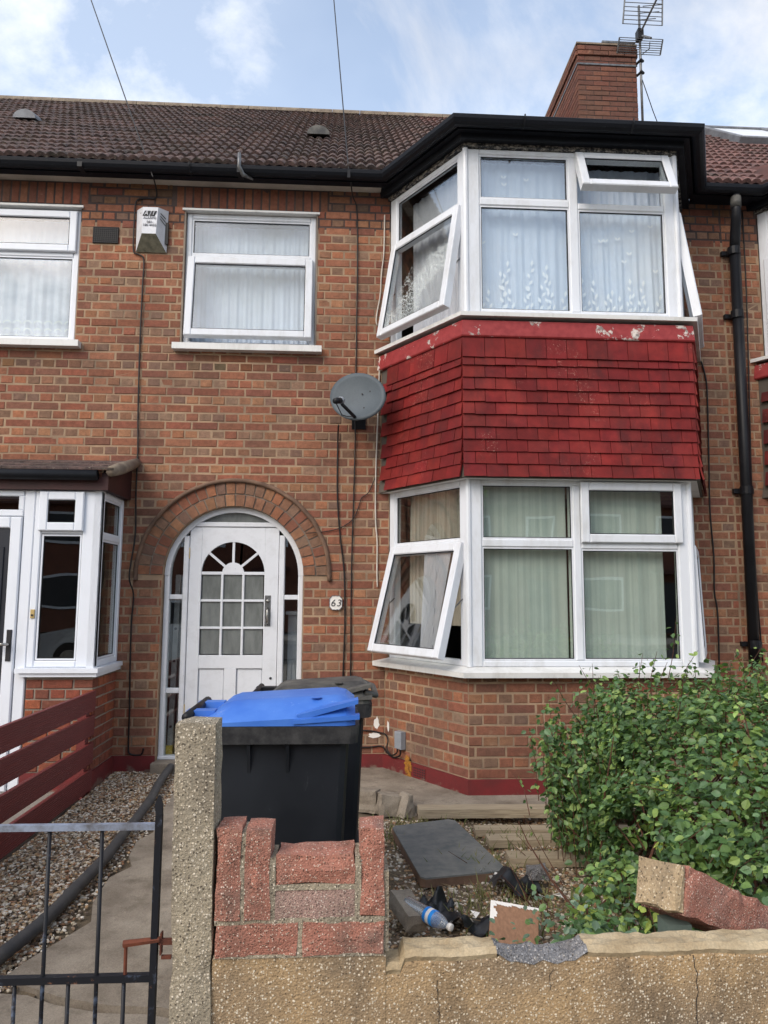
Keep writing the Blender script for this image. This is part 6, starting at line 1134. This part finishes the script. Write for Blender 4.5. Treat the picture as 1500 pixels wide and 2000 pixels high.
# black plastic scraps
def bag(name, cx, cy, rx, ry, h, seed, label):
    b = MB(); n_ = 16; ids = []
    for j in range(n_ + 1):
        row = []
        for i in range(n_ + 1):
            u, v = i / n_ * 2 - 1, j / n_ * 2 - 1; x, y = cx + u * rx * (1 + .25 * mn.noise(Vector((v * 2, seed, 0)))), cy + v * ry * (1 + .25 * mn.noise(Vector((u * 2, seed, 5))))
            z = soilz(x, y) + 0.012 + h * max(0, 0.55 + mn.noise(Vector((u * 1.6, v * 1.6, seed))) + 0.28 * mn.noise(Vector((u * 3.4, v * 3.4, seed)))) * (1 - 0.6 * max(u * u, v * v)); row.append((x, y, z))
        ids.append(b.vs(row))
    for j in range(n_):
        for i in range(n_):
            u, v = (i + .5) / n_ * 2 - 1, (j + .5) / n_ * 2 - 1
            if u * u + v * v < 0.9 + 0.5 * mn.noise(Vector((u * 2.5, v * 2.5, seed + 9))): b.face((ids[j] + i, ids[j] + i + 1, ids[j + 1] + i + 1, ids[j + 1] + i))
    tag(b.build(name, 'bag_black', None, True), label, 'plastic sheet', 'scraps of black plastic')
bag('plastic_scrap', 0.86, -2.42, .13, .13, .10, 2.3, 'crumpled black plastic scrap beside the grey stone under the bush'); bag('plastic_scrap', 0.585, -2.78, .14, .09, .10, 7.7, 'black plastic scrap behind the veneered board'); bag('plastic_scrap', 0.44, -2.66, .09, .08, .11, 4.1, 'torn black plastic scrap beside the tilted concrete brick'); bag('plastic_scrap', 0.07, -1.62, .10, .12, .12, 5.2, 'shiny black plastic scrap at the foot of the wheelie bin')
tag(rough_box(0.93, 1.04, -2.42, -2.34, 0.05, 0.11, 'stone', 'core_grey', None, 0.008, rnd_e=0.014), 'pale grey stone lying on the black plastic under the bush', 'stone')
b = MB()
for _ in range(26):
    x, y = rnd.choice([(1.05, -2.55), (0.62, -3.25), (0.9, -3.15), (0.52, -2.74), (0.78, -2.28)]); x += rnd.gauss(0, .05); y += rnd.gauss(0, .05); z = soilz(x, y) + .03; pts = [(x + rnd.uniform(-.03, .03), y + rnd.uniform(-.03, .03), z + rnd.uniform(0, .03)) for _ in range(4)]; k = b.vs(pts); b.face((k, k + 1, k + 2)); b.face((k, k + 2, k + 3))
tag(b.build('paper_litter', 'plate_white'), 'small white paper scraps scattered in the garden litter', 'litter', kind='stuff')

# ------------------------------------------------------------------ the bush
bu = thing('bush', (1.7, -2.6, 0), 'dense green leafy bush growing in front of the bay window', 'bush'); br = random.Random(7)
LOBES = [((1.85, -2.55, 0.50), (0.60, 0.80, 0.55)), ((2.35, -2.3, 0.48), (0.7, 0.8, 0.58)), ((1.55, -2.35, 0.36), (0.36, 0.55, 0.40)), ((1.62, -2.1, 0.62), (0.26, 0.4, 0.40)), ((1.40, -2.95, 0.33), (0.30, 0.45, 0.34)), ((1.75, -3.2, 0.45), (0.55, 0.5, 0.46)), ((1.16, -3.15, 0.20), (0.22, 0.40, 0.20)), ((0.86, -3.55, 0.20), (0.15, 0.24, 0.17)), ((1.9, -3.55, 0.42), (0.6, 0.32, 0.40)), ((1.40, -2.0, 0.30), (0.22, 0.30, 0.34)), ((2.15, -2.9, 0.72), (0.40, 0.40, 0.38)), ((1.72, -2.85, 0.66), (0.30, 0.34, 0.34))]
LCOL = [sr(90, 120, 66), sr(104, 134, 74), sr(80, 110, 64), sr(118, 148, 84), sr(86, 116, 78), sr(98, 128, 88), sr(70, 98, 58), sr(138, 162, 92)]
def leaf_poly(L_):      # three-lobed leaf, slightly folded
    return [(0, 0, 0), (-0.25 * L_, 0.16 * L_, 0.05 * L_), (-0.37 * L_, 0.46 * L_, 0.06 * L_), (-0.27 * L_, 0.70 * L_, 0.05 * L_), (0, 1.0 * L_, -0.08 * L_), (0.27 * L_, 0.70 * L_, 0.05 * L_), (0.37 * L_, 0.46 * L_, 0.06 * L_), (0.25 * L_, 0.16 * L_, 0.05 * L_), (0, 0.5 * L_, -0.03 * L_)]
LF = [(8, 0, 1), (8, 1, 2), (8, 2, 3), (8, 3, 4), (8, 4, 5), (8, 5, 6), (8, 6, 7), (8, 7, 0)]
leaves = []
def add_leaf(p, out, L_, col=None):
    up = Vector((0, 0, 1)); nrm_ = (out * 0.75 + up * br.uniform(0.1, 1.1) + Vector((br.gauss(0, .45), br.gauss(0, .45), br.gauss(0, .35)))).normalized()
    tip = (out * 0.6 - up * br.uniform(-.2, .9) + Vector((br.gauss(0, .6), br.gauss(0, .6), br.gauss(0, .3)))); tip = (tip - nrm_ * tip.dot(nrm_)); tip = tip.normalized() if tip.length > 1e-4 else nrm_.orthogonal().normalized(); sx = tip.cross(nrm_)
    c_ = col or br.choice(LCOL); k_ = br.uniform(.7, 1.2); leaves.append((p, Matrix((sx, tip, nrm_)).transposed(), L_, (c_[0] * k_, c_[1] * k_, c_[2] * k_, 1)))
def inside(p, s=1.0): return any(((p.x - c_[0]) / (r_[0] * s)) ** 2 + ((p.y - c_[1]) / (r_[1] * s)) ** 2 + ((p.z - c_[2]) / (r_[2] * s)) ** 2 < 1 for c_, r_ in LOBES)
for (c_, r_) in LOBES:
    area = (r_[0] * r_[1] + r_[1] * r_[2] + r_[0] * r_[2]) / 3 * 12.6; n_ = int(area * 2000)
    for _ in range(n_):
        d_ = Vector((br.gauss(0, 1), br.gauss(0, 1), br.gauss(0, 1))).normalized(); q = br.uniform(0.66, 1.02) + 0.20 * mn.noise(Vector((d_.x * 3 + c_[0], d_.y * 3, d_.z * 3))) + 0.10 * mn.noise(Vector((d_.x * 8, d_.y * 8 + c_[0], d_.z * 8)))
        if br.random() < 0.09: q += br.uniform(0, .16)
        p = Vector((c_[0] + d_.x * r_[0] * q, c_[1] + d_.y * r_[1] * q, c_[2] + d_.z * r_[2] * q))
        if p.z < 0.03 or inside(p, 0.72) or p.y < -4.06 and p.z < .6 or p.y > -0.98: continue
        if mn.noise(p * 5.5) < -0.20 or mn.noise(p * 2.6 + Vector((7, 3, 1))) < -0.22: continue
        add_leaf(p, Vector((d_.x / r_[0], d_.y / r_[1], d_.z / r_[2])).normalized(), br.uniform(0.016, 0.046))
BASE_P = Vector((1.75, -2.55, 0.0))
# shoots standing out of the top and side
def shoot(p0, p1, nl, Lm=0.030):
    p0, p1 = Vector(p0), Vector(p1); mid = (p0 + p1) / 2 + Vector((br.gauss(0, .02), br.gauss(0, .02), .02)); pts = [p0, mid, p1]; sb_.tube(pts, [0.0024, 0.0019, 0.0010], 5)
    for i in range(nl):
        t_ = 0.15 + 0.85 * i / nl; p = p0.lerp(mid, t_ * 2) if t_ < .5 else mid.lerp(p1, t_ * 2 - 1); o_ = Vector((br.gauss(0, 1), br.gauss(0, 1), br.gauss(0.2, .5))).normalized(); add_leaf(p + o_ * br.uniform(.004, .028), o_, Lm * br.uniform(.6, 1.1), br.choice(LCOL[2:]))
sb_ = MB()
for (a_, c_, n_) in (((1.72, -2.3, .95), (1.735, -2.42, 1.34), 16), ((1.80, -2.3, .95), (1.83, -2.45, 1.18), 10), ((2.05, -2.4, .95), (2.14, -2.5, 1.20), 14), ((2.15, -2.3, .95), (2.02, -2.45, 1.18), 12), ((2.2, -2.4, .95), (2.3, -2.5, 1.22), 12), ((1.35, -2.3, .8), (1.22, -2.4, 1.10), 12), ((1.3, -2.2, .75), (1.10, -2.35, 1.02), 12), ((1.25, -2.3, .6), (1.08, -2.4, .84), 10), ((1.5, -2.4, .85), (1.48, -2.55, 1.13), 12), ((1.6, -2.4, .85), (1.62, -2.55, 1.13), 10), ((1.15, -2.6, .45), (0.99, -2.65, .66), 9), ((1.1, -2.7, .35), (0.93, -2.75, .52), 8), ((1.4, -2.1, .8), (1.36, -2.2, 1.09), 10), ((1.95, -2.5, .9), (1.92, -2.6, 1.14), 10), ((1.0, -2.2, .3), (0.93, -2.05, .50), 6), ((1.05, -2.6, .1), (0.92, -2.4, .36), 3), ((2.4, -2.6, .95), (2.45, -2.7, 1.2), 12), ((2.25, -2.9, .9), (2.2, -3.0, 1.1), 12)):
    shoot(a_, c_, n_)
for _ in range(560):     # leafy canes reaching through the crown
    c_, r_ = br.choice(LOBES); d_ = Vector((br.gauss(0, 1), br.gauss(-.35, 1), br.gauss(.35, .8))).normalized(); ov = br.uniform(.82, 1.12) + (br.uniform(0, .22) if br.random() < .25 else 0)
    e_ = Vector((c_[0] + d_.x * r_[0] * ov, c_[1] + d_.y * r_[1] * ov, c_[2] + d_.z * r_[2] * ov))
    if mn.noise(e_ * 2.6 + Vector((7, 3, 1))) < -0.20: continue
    if e_.z < .06 or e_.y > -1.02 or e_.y < -4.02 and e_.z < .62: continue
    s_ = Vector(c_).lerp(e_, .45); up_ = Vector((0, 0, br.uniform(.02, .10))); m_ = s_.lerp(e_, .5) + up_; sb_.tube([s_, m_, e_], [.0035, .0026, .0012], 4, False)
    tone = br.choice(LCOL); k_ = br.uniform(.75, 1.25); yel = br.random() < .3; nl = int((e_ - s_).length / .017) + 5
    for i in range(nl):
        t_ = .15 + .85 * i / nl; p = s_.lerp(m_, t_ * 2) if t_ < .5 else m_.lerp(e_, t_ * 2 - 1); sd_ = (d_.cross(Vector((0, 0, 1))) * (1 if i % 2 else -1) + Vector((br.gauss(0, .5), br.gauss(0, .5), br.gauss(.1, .4)))).normalized()
        f_ = k_ * (1 + .35 * t_) * br.uniform(.85, 1.15); col = (tone[0] * f_ * (1.25 if yel else 1), tone[1] * f_ * (1.06 if yel else 1), tone[2] * f_ * (.8 if yel else 1), 1)
        if br.random() < .012: col = sr(168, 150, 70)
        add_leaf(p + sd_ * br.uniform(.008, .03), (sd_ + d_ * .6).normalized(), br.uniform(.018, .050) * (1.1 - .6 * t_ ** 3), col)
for _ in range(74):      # sparse upright canes on the left
    x, y = br.uniform(1.08, 1.62), br.uniform(-2.55, -1.75); h_ = br.uniform(.50, .80) + .42 * (x - 1.05); p0 = Vector((x + br.uniform(0, .05), y, max(.06, h_ - br.uniform(.40, .60)))); shoot(p0, (x + br.gauss(-.015, .03), y - br.uniform(0, .06), min(h_, 1.14)), int(26 + 22 * (h_ - .3)), .042)
for _ in range(26):
    x, y = br.uniform(1.5, 2.6), br.uniform(-2.9, -2.1); shoot((x, y, .9), (x + br.gauss(0, .06), y - .08, br.uniform(1.05, 1.2)), 12, .034)
for _ in range(60):      # inner stems
    a_ = br.uniform(0, 6.28); x, y = 1.75 + br.gauss(0, .25), -2.6 + br.gauss(0, .25); e_ = Vector((1.85 + 0.55 * math.cos(a_) * br.uniform(.3, 1), -2.55 + 0.6 * math.sin(a_) * br.uniform(.3, 1), br.uniform(.35, .85))); m_ = Vector((x, y, 0)).lerp(e_, .5) + Vector((0, 0, .12)); sb_.tube([(x, y, -0.02), m_, e_], [.007, .005, .002], 6)
for _ in range(22):      # low bare twigs at the left
    x, y = 1.0 + br.gauss(0, .12), -2.7 + br.gauss(0, .3); sb_.tube([(x, y, 0), (x - br.uniform(-.05, .2), y + br.gauss(0, .08), br.uniform(.06, .22))], [.0025, .001], 5)
sb_.tube([(1.08, -2.75, .02), (1.0, -2.58, .12), (0.93, -2.42, .24), (0.90, -2.36, .32)], [.007, .005, .003, .002], 6)
sb_.build('stem', 'stem', bu)['kind'] = 'stuff'
# low ground-cover leaves by the wall
for _ in range(900):
    x, y = br.choice([(0.72, -3.55), (0.95, -3.35), (0.8, -3.75), (1.05, -3.6)]); p = Vector((x + br.gauss(0, .13), y + br.gauss(0, .13), br.uniform(.02, .30) if y > -3.7 else br.uniform(.1, .5)))
    if p.y < -4.05: continue
    add_leaf(p, Vector((br.gauss(0, .5), -.5, .8)).normalized(), br.uniform(.016, .034), sr(104, 128, 104) if br.random() < .5 else None)

# ------------------------------------------------------------------ across the street (seen in the glass)
def far_house(name, x0, x1, label, skyl):
    t = thing(name, ((x0 + x1) / 2, -24, 0), label, 'house', 'houses across the street'); y = -24.0
    b = MB(); b.box(x0, x1, y - 7, y, -0.1, 5.1); b.build('wall', 'far_brick', t); b = MB(); b.hexa([(x0 - .05, y + .35, 5.0), (x1 + .05, y + .35, 5.0), (x1 + .05, y - 3.5, 8.4), (x0 - .05, y - 3.5, 8.4), (x0 - .05, y + .35, 5.12), (x1 + .05, y + .35, 5.12), (x1 + .05, y - 3.5, 8.55), (x0 - .05, y - 3.5, 8.55)]); rf_ = b.build('roof', 'far_roof', t)
    for (a0, a1, z0, z1) in ((x0 + .7, x0 + 1.9, 3.4, 4.7), (x1 - 2.4, x1 - .6, 3.4, 4.7), (x1 - 2.4, x1 - .6, .9, 2.2)): w_ = B('window', 'upvc', t, [(a0, a1, y + .002, y + .06, z0, z1)]); B('pane', 'dark_door', w_, [(a0 + .1, a1 - .1, y + .061, y + .07, z0 + .1, z1 - .1)])
    d_ = B('door', 'dark_door', t, [(x0 + .8, x0 + 1.7, y + .002, y + .06, 0.0, 2.05)]); B('porch_roof', 'far_roof', t, [(x0 + .5, x0 + 2.0, y + .0, y + .7, 2.35, 2.5)])
    if skyl: b = MB(); b.hexa([(x0 + 2.2, y - .95, 6.19), (x0 + 3.1, y - .95, 6.19), (x0 + 3.1, y - 2.0, 7.13), (x0 + 2.2, y - 2.0, 7.13), (x0 + 2.2, y - .95, 6.36), (x0 + 3.1, y - .95, 6.36), (x0 + 3.1, y - 2.0, 7.30), (x0 + 2.2, y - 2.0, 7.30)]); b.build('skylight', 'upvc', rf_)
far_house('opposite_house', -9.6, -4.3, 'brick house across the street reflected dimly with its skylight in the porch pane', True); far_house('opposite_house', -4.2, 1.1, 'dark brick house across the street reflected in the door panes', False); far_house('opposite_house', 1.2, 6.5, 'brick house across the street behind the reflected tree', False); far_house('opposite_house', 6.6, 11.9, 'brick house across the street to the right of the reflected tree', False); far_house('opposite_house', 12.0, 17.3, 'farthest brick house along the other side of the street', False); far_house('opposite_house', -15, -9.7, 'far brick house across the street, beyond the skylight one', False)
# street tree for the reflection in the bay
tr_ = thing('street_tree', (2.6, -17.6, 0), 'leafy street tree across the road reflected in the bay glass', 'tree'); b = MB(); b.tube([(2.6, -17.6, -.1), (2.65, -17.5, 2.2), (2.5, -17.4, 4.2)], [.20, .15, .09], 10)
for a_ in range(0, 360, 60): b.tube([(2.62, -17.5, 2.3), (2.62 + 1.3 * math.cos(R(a_)), -17.5 + 1.2 * math.sin(R(a_)), 4.3)], [.07, .03], 6)
b.build('trunk', 'stem', tr_, True); b = MB()
for _ in range(5200):
    d_ = Vector((br.gauss(0, 1), br.gauss(0, 1), br.gauss(0, 1))).normalized(); q = br.uniform(.45, 1.05); p = Vector((2.5 + d_.x * 1.9 * q, -17.4 + d_.y * 1.8 * q, 4.7 + d_.z * 1.7 * q))
    if mn.noise(p * 1.3) < -.12: continue
    a1 = Vector((br.gauss(0, 1), br.gauss(0, 1), br.gauss(0, 1))).normalized(); a2 = a1.orthogonal().normalized(); s_ = .10; k = b.vs([p, p + (a1 + a2 * .5) * s_, p + a1 * s_ * 1.8, p + (a1 - a2 * .5) * s_]); b.face((k, k + 1, k + 2, k + 3), br.choice(LCOL))
b.build('crown', 'leaf', tr_)
# parked car
car = thing('parked_car', (-3.9, -10.2, -0.12), 'silver parked car reflected in the dark porch window', 'car'); cx, cy = -3.9, -10.0
prof = [(-2.1, .25), (-2.15, .55), (-2.05, .75), (-1.2, .92), (-.55, 1.40), (.75, 1.42), (1.55, 1.0), (2.05, .92), (2.15, .6), (2.1, .25)]
b = MB(); b.strip([(p[0], .22) for p in prof], prof, lambda a, bb, c_: Vector((cx + a, cy + bb * (1 - .12 * max(0, (c_ - .8) / .6)), c_ - .12)), -.85, .85); b.build('body', 'car_paint', car)
for s_ in (-1, 1):
    b = MB(); b.strip([(-1.05, .95), (.2, .95), (1.35, .98)], [(-.52, 1.32), (.2, 1.36), (.72, 1.34)], lambda a, bb, c_: Vector((cx + a, cy + s_ * bb, c_ - .12)), .80, .812); b.build('window', 'dark_door', car)
    for wx in (-1.3, 1.3):
        b = MB(); b.lathe([(.20, -.10), (.32, -.09), (.32, .09), (.20, .10)], (cx + wx, cy + s_ * .78, .2), Matrix(((1, 0, 0), (0, 0, -1), (0, 1, 0))), 20); w_ = b.build('wheel', 'tyre', car); b = MB(); b.lathe([(.02, -.104), (.19, -.106), (.19, .106), (.02, .104)], (cx + wx, cy + s_ * .78, .2), Matrix(((1, 0, 0), (0, 0, -1), (0, 1, 0))), 14); b.build('rim', 'chrome', w_)

# ------------------------------------------------------------------ pieces: the 300 that show largest become objects, the rest one mass
bpy.context.view_layer.update(); dg = bpy.context.evaluated_depsgraph_get()
def screen(p):
    d = p - CAM; z = d.dot(fwd)
    if z <= 0.05: return None
    x, y = 750 + 1400.4 * d.dot(r2) / z, 1000 - 1400.4 * d.dot(u2) / z
    return (x, y, z) if -10 < x < 1510 and -10 < y < 2010 else None
def seen(p, tol=0.035):
    s = screen(p)
    if not s: return 0.0
    d = p - CAM; dist = d.length; hit, loc, n_, i_, ob, m_ = scn.ray_cast(dg, CAM, d.normalized(), distance=dist - tol)
    hops = 0; start = CAM
    while hit and ob.data.materials and ob.data.materials[0] and ob.data.materials[0].name.startswith('glass') and hops < 4:
        start = loc + d.normalized() * 0.004; hit, loc, n_, i_, ob, m_ = scn.ray_cast(dg, start, d.normalized(), distance=max(0.01, (p - start).length - tol)); hops += 1
    return 0.0 if hit else 1.0 / (s[2] ** 2)
def split(recs, centre, area, nmax):
    sc = [(seen(centre(r)) * area(r), i) for i, r in enumerate(recs)]; sc.sort(reverse=True); top = [i for v, i in sc[:nmax] if v > 0]; return top, [i for i in range(len(recs)) if i not in set(top)]
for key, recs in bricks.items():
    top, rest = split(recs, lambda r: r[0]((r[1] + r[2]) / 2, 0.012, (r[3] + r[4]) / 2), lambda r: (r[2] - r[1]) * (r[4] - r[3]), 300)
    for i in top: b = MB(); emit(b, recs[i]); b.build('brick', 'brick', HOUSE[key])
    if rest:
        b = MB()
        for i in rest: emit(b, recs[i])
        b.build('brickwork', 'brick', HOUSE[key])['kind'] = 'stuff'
top, rest = split(chb, lambda r: r[0]((r[1] + r[2]) / 2, 0.03, (r[3] + r[4]) / 2), lambda r: (r[2] - r[1]) * (r[4] - r[3]), 300)
for i in top: b = MB(); emit(b, chb[i]); b.build('brick', 'brick', ch)
b = MB()
for i in rest: emit(b, chb[i])
b.build('brickwork', 'brick', ch)['kind'] = 'stuff'
for key, recs in tiles.items():
    cols_ = [tuple(v * (rnd.uniform(.9, 1.08)) for v in rnd.choice(TCOL)[:3]) + (1,) for _ in recs]
    if key == 'right': cols_ = [(c_[0] * .5, c_[1] * .6, c_[2] * .6, 1) for c_ in cols_]
    top, rest = split(recs, lambda r: r[1]((r[2] + r[3]) / 2, r[6] + .01, (r[4] + min(r[5], r[4] + .09)) / 2), lambda r: (r[3] - r[2]) * .1, 300)
    for i in top: b = MB(); tile_mesh(b, recs[i], cols_[i]); b.build('wall_tile', 'red_tile', recs[i][0])
    b = MB()
    for i in rest: tile_mesh(b, recs[i], cols_[i])
    if rest: b.build('hidden_wall_tiles', 'red_tile', recs[0][0])['kind'] = 'stuff'
nrmv = Vector((0, -RS, 1)).normalized()
for key, recs in rtiles.items():
    top, rest = split(recs, lambda r: r[1] + Vector((TW / 2, 0.03, 0.025)) + nrmv * 0.05, lambda r: 1.0, 300)
    def tmat(r): return Matrix.Translation(r[1]) @ TROT @ Matrix.Rotation(R(rnd.uniform(-1.3, 1.3)), 4, 'Y') @ Matrix.Rotation(R(rnd.uniform(-.8, .8)), 4, 'Z') @ Matrix.Diagonal((r[2], 1, 1, 1))
    for i in top:
        r = recs[i]; o = bpy.data.objects.new('roof_tile', TM[r[3]]); COL.objects.link(o); o.parent = r[0]; m_ = tmat(r); m_.translation = r[1] - WLOC[r[0].name] + Vector((rnd.uniform(-.004, .004), 0, rnd.uniform(0, .005))); o.matrix_local = m_
    b = MB(); src = TM['roof_tile']; sv = [v.co.copy() for v in src.vertices]; sf = [tuple(p.vertices) for p in src.polygons]
    for i in rest:
        m_ = tmat(recs[i]); k = b.vs([m_ @ v for v in sv])
        for f in sf: b.face([k + q for q in f])
    if rest: b.build('hidden_roof_tiles', 'roof_tile_red' if key == 'right' else 'roof_tile', recs[0][0])['kind'] = 'stuff'
def leaf_geo(b, rec):
    p, M_, L_, col = rec; k = b.vs([p + M_ @ Vector(q) for q in leaf_poly(L_)])
    for f in LF: b.face((k + f[0], k + f[1], k + f[2]), col)
def leaf_score(r):
    s = screen(r[0])
    if not s: return 0
    v = (CAM - r[0]).normalized(); return r[2] ** 2 / s[2] ** 2 * abs((r[1] @ Vector((0, 0, 1))).dot(v)) * (1.5 if (r[0] - Vector((1.8, -2.5, .45))).dot(v) > .3 else .3)
order = sorted(range(len(leaves)), key=lambda i: -leaf_score(leaves[i])); big = order[:280]
for i in big: b = MB(); leaf_geo(b, leaves[i]); b.build('leaf', 'leaf', bu)
b = MB()
for i in order[280:]: leaf_geo(b, leaves[i])
fo = b.build('foliage', 'leaf', bu); fo['kind'] = 'stuff'
print('leaves', len(leaves), 'bricks', {k: len(v) for k, v in bricks.items()}, 'objects', len(bpy.data.objects))
